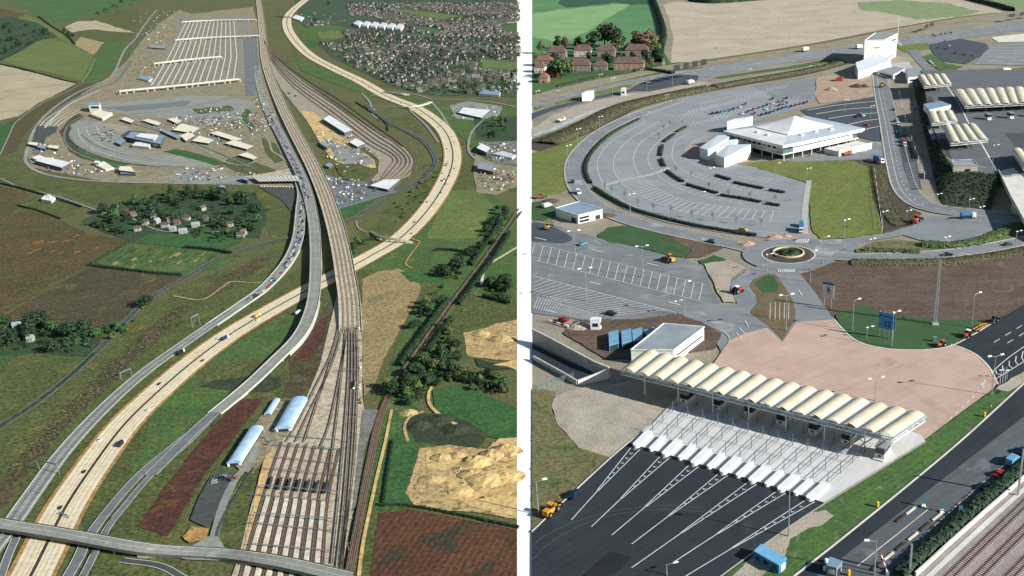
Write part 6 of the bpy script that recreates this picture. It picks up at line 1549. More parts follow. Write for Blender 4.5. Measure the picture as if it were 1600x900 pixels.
# motorway and slip roads
MW = [(-20,1010),(45,905),(98,800),(140,735),(190,668),(240,618),(300,566),(360,522),(420,486),(480,453),(520,432),(575,402),(625,372),(665,332),(692,292),(706,258),(706,230),(694,203),(668,180),(644,166),(604,150),(562,126),(520,106),(484,86),(460,62),(449,42),(450,26),(462,12),(490,-10)]
lr('earth_verge','l_verge',8,MW,(10.6,11.5))
MP = lr('motorway','l_motor',9,MW,(8.6,10.2),[(-3.9,.14),(3.9,.14),(-2.6,.1,.9,.9),(-1.5,.1,.9,.9),(2.6,.1,.9,.9),(1.5,.1,.9,.9)])
tk_ = MB()
for o_ in (-3.2,-2.0,-1.0,1.0,2.0,3.2): ribm(tk_,MP,.42,o_,dz=.008)
tk_ = tk_.build('wheel_track', lm_('l_wheel','cfc2a4','c2b596',6,.2)); tk_['kind'] = 'structure'
lr('central_reservation','l_median',10,MW,.75)
SA = [(-30,880),(20,815),(48,775),(100,705),(160,640),(225,582),(300,528),(370,480),(412,450),(440,420),(455,398)]
SPth = lr('slip_road','l_grey',10,SA,(5.2,4.2),[(-2.1,.22),(1.95,.22),(0,.1,.8,.8)])
SB = [(90,960),(130,895),(160,832),(205,772),(262,715)]
tk_ = MB()
for o_ in (-1.0,1.0): ribm(tk_,SPth,.6,o_,dz=.008)
tk_ = tk_.build('wheel_track', MATS['l_grey2']); tk_['kind'] = 'structure'
lr('slip_road','l_grey2',13,[(235,742),(262,715),(300,677),(336,644)],(3.6,4.0),[(-1.6,.12),(1.6,.12)])
lr('slip_road','l_grey2',10,[(70,960),(118,880),(138,840),(175,790),(222,738),(280,690),(335,645)],2.6,[(-1.15,.12),(1.15,.12)])
lr('slip_road','l_grey2',11,[(95,960),(135,890),(165,830),(195,790),(240,738),(290,695),(335,650)],1.9,[(-.8,.1),(.8,.1)])
lp('median_strip','l_brown',12,[(137,870),(160,833),(180,798),(165,825),(150,858)])
lr('slip_road','l_grey2',12,[(0,905),(12,870),(25,840)],2.0,[(-.85,.12),(.85,.12)])
lr('country_road','l_dark',9,[(190,875),(250,884),(290,905)],2.0,[(-.8,.12),(.8,.12)])
# freight yard
lp('rail_yard','l_ballast',7,[(528,455),(560,455),(566,540),(566,620),(572,660),(560,760),(545,830),(532,905),(360,905),(372,872),(392,792),(415,712),(455,655),(478,622),(500,570),(512,520)])
lp('sand_strip','l_sand',9,[(395,790),(412,720),(432,690),(420,735),(408,790),(392,870),(376,880)])
lp('depot_yard','l_yard',8,[(400,660),(425,628),(478,626),(470,650),(440,690),(412,718),(395,740),(375,735),(360,715)])
lp('queue_tarmac','l_dark',9,[(330,742),(350,735),(372,742),(350,778),(338,805),(325,825),(297,812),(310,778)])
lr('depot_road','l_grey',9,[(400,690),(392,720),(370,745),(350,785),(338,825),(330,858)],2.0)
lr('depot_road','l_dark',9,[(396,730),(372,770),(350,805),(338,840),(352,868)],.8)
lp('junction_tarmac','l_grey',10,[(250,862),(300,852),(325,838),(340,838),(352,856),(372,868),(340,876),(290,874)])
lp('clay_patch','l_verge',10,[(285,838),(300,822),(326,826),(322,842),(296,848)])
lp('pavement','l_yarddark',8,[(566,640),(592,640),(585,660),(570,700),(556,790),(550,800)])
# ---------------- west side: things ----------------
def ltrack(label, px, group, n=6, gauge=.44, bed=1.0, zs=None, m='l_track', z0_=.6):
    P = path(px, z0_, n, zs); o0 = P[0].copy()
    t = thing('railway_track', label, 'track', o0, 0, group)
    ribm(MB(), P, bed).build('sleeper_bed', MATS[m], t, o0)
    for s in (-gauge/2, gauge/2):
        b = MB(); A = offs(P, s); L_ = offs(A,-.05); R_ = offs(A,.05)
        up = Vector((0,0,.06)); b.strip([p+up for p in L_],[p+up for p in R_]); b.strip(L_,[p+up for p in L_]); b.strip([p+up for p in R_],R_)
        b.build('rail', MATS['l_rail'], t, o0)
    return t
oro = ['leftmost','second from the left','third from the left','fourth from the left','fifth from the left','sixth from the left','seventh from the left','eighth from the left','ninth from the left','rightmost']
# eight loading tracks with pale platforms
for k in range(8):
    s = k/7; top = (412+(512-412)*s, 772+ (782-772)*s); bot = (383+(503-383)*s, 872+(886-872)*s); up_ = (440+(530-440)*s, 690+(700-690)*s); apex = (528+12*s, 560+20*s)
    ltrack(f'rusty track of the loading yard, {oro[k] if k < 7 else "rightmost"} of eight', [up_, top, bot, (bot[0]-8,bot[1]+30)], 'loading yard tracks', bed=.85, z0_=.47)
for k in range(7):
    s = (k+.5)/7; top = (412+(512-412)*s, 774+10*s); bot = (381+(503-381)*s, 873+14*s)
    P = [G(*top,.62), G(*bot,.62), G(bot[0]-8,bot[1]+30,.62)]; b = MB(); ribm(b, P, 1.0); L_ = offs(P,-.5); R_ = offs(P,.5); b.strip([Vector((p.x,p.y,.05)) for p in L_], L_); b.strip(R_, [Vector((p.x,p.y,.05)) for p in R_])
    o = b.build('platform', MATS['l_concrete']); tag(o, f'pale loading platform between rusty tracks, {oro[k] if k < 6 else "rightmost"} of seven', 'platform', 'loading platforms')
YT = [[(543,470),(538,540),(530,620),(520,700),(512,760)],[(545,470),(545,560),(540,650),(530,760),(518,880)],[(548,470),(550,560),(546,660),(538,770),(526,885)],[(551,470),(555,560),(552,660),(545,770),(533,888)],[(540,470),(528,540),(505,600),(480,650),(462,690)],[(537,470),(520,545),(490,610),(465,660),(447,690)],[(545,500),(532,580),(515,660),(500,700)],[(535,500),(515,570),(495,630),(475,690)],[(554,470),(559,560),(557,640),(553,720),(540,830),(533,895)]]
for k, p in enumerate(YT): ltrack(f'yard track fanning out below the viaduct, number {k+1} of the fan' if False else f'dark yard track fanning out below the railway viaduct, {oro[k]} in drawing order', p, 'yard fan tracks', bed=.6, m='l_ballast2')
ltrack('old double-track railway running diagonally through the trees, left line', [(810,326),(760,398),(700,478),(650,548),(612,604),(590,655),(575,720),(560,800),(543,892)], 'old railway', bed=1.0)
ltrack('old double-track railway running diagonally through the trees, right line', [(815,330),(765,402),(705,482),(655,552),(617,606),(596,655),(581,720),(566,800),(549,895)], 'old railway', bed=1.0)
for k in range(6):
    d = k*3.0
    ltrack(f'loop line track curving round the works yard, {["outermost","second","third","fourth","fifth","innermost"][k]} of six', [(412,62),(428-d*.3,84+d*.6),(470-d*.8,118+d*1.1),(530-d,155+d*1.5),(590-d*1.2,198+d*1.6),(628-d*1.6,225+d),(648-d*2.2,250),(636-d*2,272-d*.6),(600-d*.5,288-d*.5),(575,292-d*.6)], 'loop line tracks', bed=.9, m='l_ballast2' if k%2 else 'l_track')
# trains
def coach(L_, W_=.85, H_=1.15, m='dark_metal'):
    t = thing('freight_train','train','train')
    b = MB(); b.box(-L_/2,L_/2,-W_/2,W_/2,.18,H_*.8); b.build('body', MATS[m], t)
    b = MB(); b.frus(-L_/2,L_/2,-W_/2,W_/2,H_*.8+.002,H_,.1,.22); b.build('roof', mat('train_roof','3c4248','343a40',2,.3,.1,.5), t)
    for s in (-1,1):
        b = MB(); b.box(-L_*.46,L_*.46,s*W_/2-.01,s*W_/2+.02,H_*.5,H_*.68); b.build('window', MATS['glass'], t)
    b = MB(); b.box(-L_*.48,L_*.48,-W_*.35,W_*.35,.02,.18); b.build('underframe', MATS['tyre'], t); return t
TRN = coach(5.2,.55,.8)
for k in range(7):
    s = k/6; x = 423+(510-423)*s; y = 756+(763-756)*s
    put(TRN, loc=G(x,y,.45), rz=heading((x,y),(x+3,y-10)), label=f'dark shuttle train standing at the head of the platforms, {oro[k] if k < 6 else "rightmost"} of seven', group='shuttle trains')
put(coach(5,.6,.9,m='white_wall'), loc=G(554,603,.4), rz=heading((553,610),(556,590)), label='white and black rail vehicle beside the yard tracks')
for i,(a,c_) in enumerate([((462,150),(475,165)),((452,146),(458,152))]):
    put(TRN, loc=G(a[0],a[1],.45), rz=heading(a,c_), label=['dark train on the siding left of the loop lines','short dark train above the one on the siding'][i], group='siding trains')
# overhead line gantries
GR = 'overhead line gantries of the yard'
for (a,b_,yt,lb) in [((440,684),(530,690),680,'topmost dark wire gantry over the widening yard'),((430,699),(528,706),694,'second dark wire gantry over the yard'),((428,718),(524,728),713,'third dark wire gantry, above the trains'),((410,736),(540,748),730,'fourth dark wire gantry, just above the trains'),((410,765),(528,775),757,'dark wire gantry crossing the noses of the trains'),((392,776),(512,787),771,'thin dark wire gantry below the trains'),((398,809),(520,818),800,'heavy dark wire gantry across the platforms'),((386,821),(518,834),815,'thin dark wire gantry across the platforms'),((390,855),(515,866),848,'lowest dark wire gantry across the platforms'),((532,535),(560,537),528,'wire gantry over the fan of tracks'),((530,582),(562,584),575,'lower wire gantry over the fan of tracks')]:
    gantry(lb,a,b_,yt,2,.8,.32,'grey_steel',GR,'wire_gantry')
for i,(a,b_,yt) in enumerate([((62,735),(93,742),718),((95,806),(108,812),800),((302,514),(313,508),496),((190,595),(206,587),583)]):
    gantry(f'thin lane gantry over the grey slip road, {ords[i]} listed from the bottom left' if False else ['box-shaped lane gantry over the grey slip road','small gantry by the lower end of the grey slip road','gantry at the start of the queue on the slip road','gantry over the bend of the grey slip road'][i],a,b_,yt,0,.5,.5,'grey_steel','slip road gantries')
mat('conc_painted_shade','6d6c64','5f5e57',3,.6,.15)  # bridge parapet concrete, near-side shade painted into its colour
# viaducts
def viaduct(name, label, px, zs, w, m, par=.35, open_=(), edge_m='l_concrete', piers=(), thick=.45, lines=(), cat='viaduct', n=8):
    Z = []
    for i in range(len(zs)-1): Z += [zs[i]+(zs[i+1]-zs[i])*k/n for k in range(n)]
    Z.append(zs[-1])
    P = crom([G(p[0],p[1],zs[i]) for i,p in enumerate(px)], n); o0 = Vector((P[len(P)//2].x, P[len(P)//2].y, 0))
    t = thing(name, label, cat, o0)
    if isinstance(w, list):
        W_ = []
        for i in range(len(w)-1): W_ += [w[i]+(w[i+1]-w[i])*k/n for k in range(n)]
        W_.append(w[-1])
    else: W_ = [w]*len(P)
    hw = [x/2 for x in W_]; w = max(W_)
    b = MB(); ribm(b, P, W_); L_ = offs(P,[-x for x in hw]); R_ = offs(P,hw); lo = Vector((0,0,-thick))
    b.strip([p+lo for p in L_], L_); b.strip(R_, [p+lo for p in R_]); b.strip([p+lo for p in R_],[p+lo for p in L_]); b.build('deck', MATS[m], t, o0)
    for sg_ in (-1,1):
        b = MB(); A = offs(P, [sg_*(x+.08) for x in hw]); I = offs(A,-.06); O = offs(A,.06); up = Vector((0,0,par)); lw = Vector((0,0,-thick-.05))
        b.strip([p+up for p in I],[p+up for p in O]); b.strip([p+lw for p in I],[p+up for p in I]); b.strip([p+up for p in O],[p+lw for p in O]); b.build('parapet', MATS[edge_m], t, o0)
    N = len(P); seg = [i for i in range(N-1) if not any(a <= i/(N-1) <= c for a,c in open_)]
    if seg:
        for A in (L_,R_):
            b = MB(); last = None
            for i in seg:
                p, q = A[i], A[i+1]
                if last is not None and i != last+1 and b.f: b.build('side_wall', MATS['concrete'], t, o0); b = MB()
                if p.z > .6 or q.z > .6: b.add([(p.x,p.y,0),(q.x,q.y,0),(q.x,q.y,q.z-.02),(p.x,p.y,p.z-.02)],[(0,1,2,3)]); last = i
            if b.f: b.build('side_wall', MATS['concrete'], t, o0)
    for u in piers:
        i = int(u*(N-1)); p = P[i]; d = (P[min(i+1,N-1)]-P[i-1]).normalized(); s = Vector((d.y,-d.x,0))
        for kk in (-.35,.35):
            q = p+s*hw[i]*2*kk; b = MB(); b.box(q.x-.5,q.x+.5,q.y-.3,q.y+.3,0,p.z-thick) if cat == 'bridge' else b.tube((q.x,q.y,0),(q.x,q.y,p.z-thick),.22,n=8); b.build('pier', MATS['concrete'], t, o0)
    if lines:
        b = MB()
        for ln in lines:
            if len(ln) > 2: dashes(b,P,ln[1],ln[2],ln[3],ln[0])
            else: ribm(b,P,ln[1],ln[0],dz=.02)
        b.build('lane_marking', MATS['l_line'], t, o0)
    return t, P
VR = [(398,-30),(404,0),(408,30),(411,60),(415,95),(426,130),(443,170),(463,210),(487,255),(507,300),(522,345),(533,390),(540,430),(546,470),(548,520)]
viaduct('railway_viaduct','long pale railway viaduct sweeping down the centre and over the motorway',VR,[.5,.5,.5,.6,.7,.9,1.3,1.8,2.2,2.5,2.7,2.8,2.6,1.4,.5],7.4,'l_ballast',open_=[(.80,.92)],piers=[.83,.86,.89])
for k,o_ in enumerate((-2.4,-.8,.8,2.4)):
    Z = [z+.04 for z in [.5,.5,.5,.6,.7,.9,1.3,1.8,2.2,2.5,2.7,2.8,2.6,1.4,.5]]
    P = offs(crom([G(p[0],p[1],Z[i]) for i,p in enumerate(VR)],8), o_)
    t = thing('railway_track', f'track on the railway viaduct, {["leftmost","second from the left","third from the left","rightmost"][k]} of four', 'track', P[0], 0, 'viaduct tracks')
    ribm(MB(),P,.7).build('sleeper_bed', MATS['l_stbed'], t, P[0])
    for s in (-.22,.22):
        b = MB(); A = offs(P,s); b.strip([p+Vector((0,0,.05)) for p in offs(A,-.05)],[p+Vector((0,0,.05)) for p in offs(A,.05)]); b.build('rail', MATS['l_rail'], t, P[0])
RV = [(398,60),(401,100),(404,125),(412,155),(425,185),(440,212),(455,242),(470,272),(482,305),(490,345),(493,385),(493,425),(490,465),(480,500),(462,530),(430,562),(390,600),(335,646)]
RZ = [.4,.4,.45,.5,.7,1.0,1.3,1.6,1.9,2.2,2.4,2.5,2.5,2.4,2.0,1.6,1.2,.5]
_, RVP = viaduct('road_viaduct','grey road viaduct with a long vehicle queue, left of the railway viaduct',RV,RZ,[4,4.5,5,5.6,5.8,5.6,5.2,5,4.8,4.6,4.3,4.1,4,4,4,4,4,4],'l_grey',par=.2,open_=[(.63,.70),(.86,.95)],piers=[.64,.67,.70,.88,.91,.94],lines=[(-1.8,.1),(1.8,.1),(0,.1,.8,.8)],edge_m='concrete')
QA = [(466,278),(472,300),(470,325),(468,350),(465,372),(456,396),(440,420),(412,450),(372,479),(330,508)]
_, QAP = viaduct('road_viaduct','curving grey ramp crowded with queueing cars above the village road',QA,[.8,1.2,1.6,1.7,1.7,1.4,1.0,.7,.5,.45],4.4,'l_grey',par=.18,open_=[(.4,.5)],piers=[.42,.46],edge_m='concrete',lines=[(-2.0,.14),(2.0,.14),(0,.1,.8,.8)])
OB = [(-40,812),(0,818),(100,834),(205,853),(250,859),(300,862),(350,865),(400,871),(460,882),(545,902)]
viaduct('road_bridge','road bridge crossing the motorway and the yard along the bottom edge',OB,[2.1,2.1,2.1,2.0,1.2,.7,.8,1.8,2.0,2.0],3.5,'l_grey',par=.22,open_=[(0,.36),(.76,1)],piers=[.05,.13,.22,.31,.82,.93],lines=[(-1.6,.12),(1.6,.12),(0,.08)],edge_m='conc_painted_shade',thick=.6)
FB = [(580,362),(596,370),(620,374),(645,379)]
viaduct('foot_bridge','narrow footbridge over the motorway beside the dirt track',FB,[.5,2.0,2.0,.6],.7,'l_concrete',par=.3,open_=[(.2,.8)],piers=[.3,.5,.72])
viaduct('road_bridge','first flyover of the motorway roundabout junction, upper',[(588,145),(605,143),(625,146),(640,148)],[.4,1.6,1.6,.5],1.9,'l_grey',par=.25,open_=[(.2,.8)],piers=[.3,.5,.7])
viaduct('road_bridge','second flyover of the motorway roundabout junction, lower',[(625,168),(642,167),(660,164),(674,159)],[.4,1.6,1.6,.5],1.7,'l_grey',par=.25,open_=[(.2,.8)],piers=[.3,.5,.7])
viaduct('road_bridge','flyover where the motorway leaves the top of the left picture',[(432,24),(445,26),(460,27),(470,27)],[.4,1.5,1.5,.5],1.9,'l_grey2',par=.25,open_=[(.2,.8)],piers=[.4,.6])
# platform area: overbridges and platforms
for k,(a,m_,c_,w_) in enumerate([((284,34),(340,31),(400,30),3.4),((274,62),(330,58),(405,55),3.4),((240,99),(300,92),(346,88),3.2),((186,142),(290,132),(374,123),3.6)]):
    viaduct('platform_bridge',f'pale bridge spanning the shuttle platforms, {["farthest","second farthest","third from the top","nearest, with square openings"][k]}',[a,m_,c_],[3.0,3.0,3.0],w_,'concrete',par=.25,open_=[(0,1)],piers=[i/14 for i in range(15)],cat='bridge',n=10)
for k in range(13):
    s = k/12; P = [G(292+(365-292)*s,32-1.5*s,.5), G(262+(365-262)*s*1.0+5*s,92-4*s,.5), G(236+(365-236)*s,134-10*s,.5)]; b = MB(); ribm(b,P,1.15); L_ = offs(P,-.57); R_ = offs(P,.57); b.strip([Vector((p.x,p.y,.05)) for p in L_],L_); b.strip(R_,[Vector((p.x,p.y,.05)) for p in R_])
    o = b.build('platform', MATS['l_concrete']); tag(o, f'long shuttle platform under the four pale bridges, {ords[k]} from the left of thirteen','platform','shuttle platforms')
    for q in (-1,1):
        b = MB(); ribm(b,[p+Vector((0,0,-.1)) for p in P],.3,q*.85); o = b.build('railway_track', MATS['l_track']); tag(o, f'rusty track {"left" if q<0 else "right"} of the {ords[k]} shuttle platform from the left', 'track', 'shuttle tracks')
for k in range(3):
    s = k/2; b = MB(); P = [G(366+8*s,34,.3),G(372+7*s,80,.3),G(374+8*s,124,.3)]; ribm(b,P,1.0); o = b.build('railway_track', MATS['l_track']); tag(o, f'rusty track on the sandy strip right of the platforms, {["left","middle","right"][k]}','track','shuttle tracks')
# sheds with barrel roofs
def barrel(label, near, far_, w, h, rm='shed_blue', name='depot_shed'):
    A, B = G(*near), G(*far_); d = (B-A); Ln = d.length; t = thing(name,label,'shed',A,atan2(d.y,d.x))
    b = MB(); b.box(0,Ln,-w/2,w/2,0,h*.55); b.build('wall', MATS['white_wall'], t)
    b = MB(); K = 10; pts = [(-w/2*1.04*cos(pi*k/K), h*.55+.01+h*.45*sin(pi*k/K)) for k in range(K+1)]
    vs = [(-.1,y,z) for y,z in pts]+[(Ln+.1,y,z) for y,z in pts]; b.add(vs,[(K+1+i+1,K+1+i,i,i+1) for i in range(K)]+[tuple(range(K+1)),tuple(range(2*K+1,K,-1))]); b.build('roof', MATS[rm], t)
    b = MB(); b.box(-.06,.02,-w*.3,w*.3,.02,h*.5); b.build('door', MATS['dark_metal'], t)
    b = MB(); b.box(0.2,Ln-.2,-w/2-.04,-w/2+.01,h*.2,h*.38); b.build('window', MATS['glass'], t)
    return t
mat('shed_blue','8fb4d6','b7d0e4',3,.6,.05,.35)
barrel('large blue-white barrel-roofed depot shed beside the yard tracks',(444,676),(469,630),4.6,2.4)
barrel('small blue-white barrel-roofed shed left of the large one',(419,650),(433,628),1.9,1.3)
barrel('long blue-white barrel-roofed shed above the waiting tarmac',(367,729),(402,674),3.6,2.0)
# terminal buildings of the west side
def lb(label, roof, h, wall='white_wall', rm='roof_white', wins=(), cat='building', name='building', **k): return pblock(name,label,cat,roof,h,MATS[wall],MATS[rm],wins,lip=.1,**k)
mat('roof_cream','efe6cf','e2d7bc',4,.6,.06,.6); mat('wall_dark','5a6468','4e585c',3,.5,.1)
t = lb('little white tent-roofed terminal in the crescent car park of the left picture',[(196,214),(206,206),(256,212),(250,225)],3.2,'wall_dark','roof_blue',[(3,.05,.95,.4,1.2,'glass'),(3,.05,.95,1.6,2.4,'glass')])
t = lb('white raised roof hall on top of the small tent-roofed terminal',[(212,213),(220,208),(246,211),(240,218)],4.2,'white_wall','roof_white')
lb('white porch block in front of the small tent-roofed terminal',[(206,227),(212,222),(236,223),(233,230)],1.8)
lb('pale blue wing left of the small tent-roofed terminal',[(180,222),(190,216),(196,219),(188,226)],1.8,'wall_dark','roof_blue')
lb('white and blue control block at the bend of the perimeter road',[(138,164),(140,160),(156,159),(155,164)],5.5,'white_wall','roof_blue',[(3,.1,.8,3,4.5,'glass')])
lb('cream-roofed annex below the white and blue control block',[(141,178),(152,172),(175,176),(160,185)],2.0,'white_wall','roof_cream')
lb('long cream hall with a round end inside the perimeter bend',[(55,251),(75,246),(110,254),(96,262)],2.4,'wall_dark','roof_white',[(3,.05,.9,.6,1.4,'glass')])
lb('small pale building at the left end of the long cream hall',[(50,246),(62,242),(72,247),(58,250)],1.6)
lb('cream square building above the long hall, left one',[(44,225),(46,222),(59,223),(58,228)],1.8,'wall_dark','roof_cream'); lb('blue-grey building between the cream squares',[(58,230),(62,226),(72,228),(70,233)],1.6,'wall_dark','roof_blue'); lb('cream square building above the long hall, right one',[(74,230),(76,227),(92,228),(90,233)],1.5,'wall_dark','roof_cream')
lb('cream and blue hall beside the perimeter road below the crescent',[(186,266),(187,260),(204,260),(211,269)],2.4,'wall_dark','roof_cream'); lb('blue lean-to below the cream hall',[(188,271),(190,267),(210,268),(212,272)],1.4,'wall_dark','roof_blue')
lb('low sandy building left of the cream and blue hall',[(150,258),(162,252),(178,262),(165,265)],1.1,'white_wall','roof_cream'); lb('tiny dark-windowed white cube near the sandy building',[(147,254),(149,251),(156,252),(155,255)],2.2,'white_wall','roof_white')
for i,r in enumerate([[(270,203),(284,193),(312,200),(300,208)],[(282,212),(298,205),(304,212),(290,220)],[(300,220),(312,212),(334,219),(325,224)],[(328,208),(340,205),(378,217),(366,220)],[(352,224),(364,219),(396,228),(385,233)],[(222,188),(232,186),(252,192),(246,196)],[(262,186),(272,184),(284,189),(276,193)],[(252,205),(256,202),(284,214),(276,216)],[(188,186),(196,183),(210,188),(205,192)],[(372,242),(386,238),(402,246),(395,249)]]):
    lb(f'cream flat canopy roof in the freight hall cluster, {ords[i]} listed from the left picture centre' if False else ['largest cream roof at the left of the freight hall cluster','stepped cream roof below the largest one','small cream roof in the middle of the cluster','long thin cream roof at the top of the cluster','broad cream roof at the right end of the cluster','cream roof above the crescent car park','small cream roof beside the one above the crescent','thin blue-grey roof along the shaded cutting','low cream roof at the top of the crescent','sandy roof beside the dark bank right of the cluster'][i], r, 1.5, 'wall_dark','roof_cream' if i not in (7,) else 'roof_blue', group='cream canopy roofs')
# toll canopy, small
B0,B1 = G(395,279,1.9),G(465,274,1.9); 
canopy('tiny cream vaulted toll canopy above the dark apron in the left picture',(392,276),(464,275),(404,284),(468,283),12,1.9,.2,[(.1,.5),(.5,.5),(.9,.5)],.35,None,False,False)
for i in range(12):
    o = MB().box(-.5,.5,-.2,.2,0,.3).build('lane_island', MATS['l_concrete']); o.location = G(408+i*4.9,291.5+ .1*i,.3); o.rotation_euler.z = 1.2; tag(o,f'tiny white lane island below the small toll canopy, {ords[i]} from the left','kerb island','tiny lane islands')
lb('small dark box building on the bank below the queue park',[(343,292),(344,289),(351,290),(352,294)],1.6,'wall_dark','roof_blue')
lb('square grey kiosk building left of the small toll canopy',[(376,279),(379,276),(388,277),(386,282)],2.2,'wall_dark','roof_blue')
# works yard buildings
def shed(label, roof, h, sl, wall='wall_dark', rm='roof_white'): return lb(label, roof, h, wall, rm, [(0,.05,.95,.4,h*.6,'glass')], slope=sl, cat='warehouse', name='warehouse')
shed('long white-roofed works shed beside the loop line',[(505,186),(515,180),(550,203),(538,207)],2.6,[0,0,0,0]); shed('smaller white-roofed works shed below the long one',[(546,222),(556,216),(570,224),(558,229)],2.0,[0]*4); shed('grey-roofed hut in the sandy works yard',[(500,224),(503,220),(514,227),(511,231)],1.8,[0]*4,rm='roof_grey'); shed('white curved-end shed inside the loop line end',[(578,290),(600,281),(625,280),(606,296)],1.8,[0]*4); shed('blue-grey shed near the viaduct shadow',[(508,258),(514,254),(520,257),(514,261)],1.4,[0]*4,rm='roof_blue')
for i in range(6):
    x = 552+i*13; lb(f'white sawtooth bay of the long warehouse in the town, {ords[i]} from the left',[(x,36.5+i*1.2),(x+7,32+i*.9),(x+14,33.5+i),(x+9,40+i*1.1)],3.0,'white_wall','roof_white',slope=[0,1.4,1.4,0],group='warehouse bays',name='warehouse',cat='warehouse')
lb('white retail shed inside the road bend at the right',[(716,176),(724,168),(766,172),(752,184)],1.6,'wall_dark','roof_white'); lb('flat blue-grey roofed hall behind the retail park',[(748,146),(755,140),(782,142),(780,149)],1.8,'white_wall','roof_blue'); lb('pale square factory beside the right edge',[(746,263),(748,254),(770,256),(770,268)],2.4,'wall_dark','roof_grey',[(3,.05,.95,.5,1.4,'glass')]); lb('white-tipped office block right of the motorway curve',[(745,231),(752,224),(766,231),(760,238)],2.6,'wall_dark','roof_white'); lb('low pale roof at the right edge below the bend',[(770,240),(785,236),(806,242),(800,247)],1.4,'white_wall','roof_pale'); lb('white works building left of the top flyover',[(457,28),(462,23),(475,27),(470,32)],1.8)
lb('long low grey hall in the top left yard',[(232,74),(236,70),(258,72),(257,76)],1.4,'wall_dark','roof_grey'); lb('white huts on the bank left of the platforms',[(215,122),(222,118),(238,122),(232,126)],1.5,'white_wall','roof_blue'); lb('white farmhouse group beside the hedge lane',[(64,311),(70,305),(86,308),(80,314)],1.6,'white_wall','roof_white'); lb('small white cottage behind the farmhouse',[(72,307),(75,304),(80,305),(78,308)],2.0,'white_wall','roof_white')
# hedges, trees
for px_, lb_, h_, w_ in [([(0,101),(30,107),(60,115),(100,126),(120,130)],'dark hedge between the green field and the pale field',1.2,1.4),([(3,94),(30,81),(55,66)],'hedge under the wooded hillside',1.4,1.6),([(60,26),(85,44),(105,56),(118,70)],'hedge line climbing the green hillside',1.4,1.8),([(28,322),(60,330),(95,343)],'dark hedge below the olive field',1.0,1.2),([(138,416),(200,423),(240,428),(285,431)],'thick dark hedge below the allotments',1.3,1.4),([(0,287),(40,297),(90,312),(130,325)],'hedge along the lane below the green bank',1.2,1.3),([(290,388),(330,392),(365,398)],'dark hedge above the allotments',1.6,1.6),([(2,668),(60,630),(110,590),(150,553)],'straggling roadside hedge on the country road',.9,.8),([(520,395),(540,390)],'short hedge under the viaduct',1.0,1.0),([(680,392),(700,392),(735,396)],'dark hedge in the meadows right of the motorway',1.4,1.6),([(590,790),(640,792),(700,802),(812,826)],'hedge along the top of the red-brown field',.8,.8),([(556,160),(600,190),(606,205)],'hedge along the loop line bank',.8,.8),([(614,690),(606,740),(598,795)],'hedge row beside the pale dirt track',.9,1.0),([(112,200),(106,212),(116,226),(140,240),(180,253),(230,260),(290,262)],'thin dark hedge round the small crescent car park',.6,.7),([(128,212),(150,228),(190,241),(240,249)],'inner dark hedge of the small crescent car park',.5,.5),([(210,376),(175,395),(140,415)],'hedge between the brown field and the allotments',1.0,1.0)]:
    hedge(px_,w_,h_,lb_,dens=5,leaf=.33,m='leaf_dark',group='field hedges')
for px_, lb_ in [([(794,332),(752,394),(735,418)],'dark tree line left of the old railway, upper stretch'),([(700,470),(672,508),(645,545),(625,575)],'dark tree line left of the old railway, lower stretch'),([(796,366),(775,400),(745,440),(715,480)],'dark tree line right of the old railway, upper stretch'),([(705,500),(680,535),(655,568),(630,605)],'dark tree line right of the old railway, lower stretch'),([(755,465),(775,470),(796,476)],'dark tree line below the pale track end'),([(690,590),(730,598),(765,605),(796,614)],'dark tree belt running to the white strip')]: hedge(px_,1.8,1.9,lb_,name='tree_line',dens=12,leaf=.4,m='leaf_dark',cat='tree line',group='railway tree lines')
TC = Counter()
UG = MB()
def wood(pxp, n, hlo, hhi, tones, label, group, seed=1, under=True):
    rgu = random.Random(seed+500); xs = [p[0] for p in pxp]; ys = [p[1] for p in pxp]; kk = 0; tr = 0
    while under and kk < n*1.6 and tr < n*40:
        tr += 1; x, y = rgu.uniform(min(xs),max(xs)), rgu.uniform(min(ys),max(ys))
        if not inside((x,y),pxp): continue
        kk += 1; p = G(x,y); r = rgu.uniform(.8,1.5); leafy(UG,[(p.x,p.y,r*.5,r,r*.9)],46,.32,rgu,rgu.choice((0,0,1)))
    n = int(n*.62)+1
    rg = random.Random(seed); xs = [p[0] for p in pxp]; ys = [p[1] for p in pxp]; k = 0; tr = 0
    while k < n and tr < n*30:
        tr += 1; x, y = rg.uniform(min(xs),max(xs)), rg.uniform(min(ys),max(ys))
        if not inside((x,y),pxp): continue
        k += 1; h = rg.uniform(hlo,hhi); kd = rg.choice(tones)+str(rg.randrange(4))
        TC['n'] += 1
        nm = {'d':'dark','m':'mid green','o':'olive','r':'brownish'}[kd[0]]
        t = tree(x,y,h*rg.choice((.7,.95,1.2,1.4,1.6)),kd,f'{nm} leafy tree {label}',group,rg.uniform(1.0,1.5))
WG = 'woodland trees of the left picture'
wood([(0,44),(30,34),(62,42),(82,58),(60,66),(30,78),(0,92)],46,3.2,5,'dddm','in the wood on the upper left slope',WG,1)
wood([(205,-4),(215,0),(200,14),(150,26),(140,20),(180,8)],14,3,4.5,'dm','on the hillside edge at the top left',WG,2)
wood([(95,38),(110,42),(120,60),(105,62)],7,3,4,'d','at the foot of the hillside hedge',WG,3)
wood([(262,302),(330,298),(400,302),(420,330),(405,352),(340,345),(300,330)],34,3,4.6,'dddm','in the dark grove right of the village',WG,4)
wood([(150,330),(200,312),(262,302),(300,330),(320,350),(250,356),(180,352)],48,2.6,4.0,'dmdm','between the village houses',WG,5)
wood([(130,350),(180,352),(208,368),(180,368)],9,2,3,'dm','along the village edge of the brown field',WG,6)
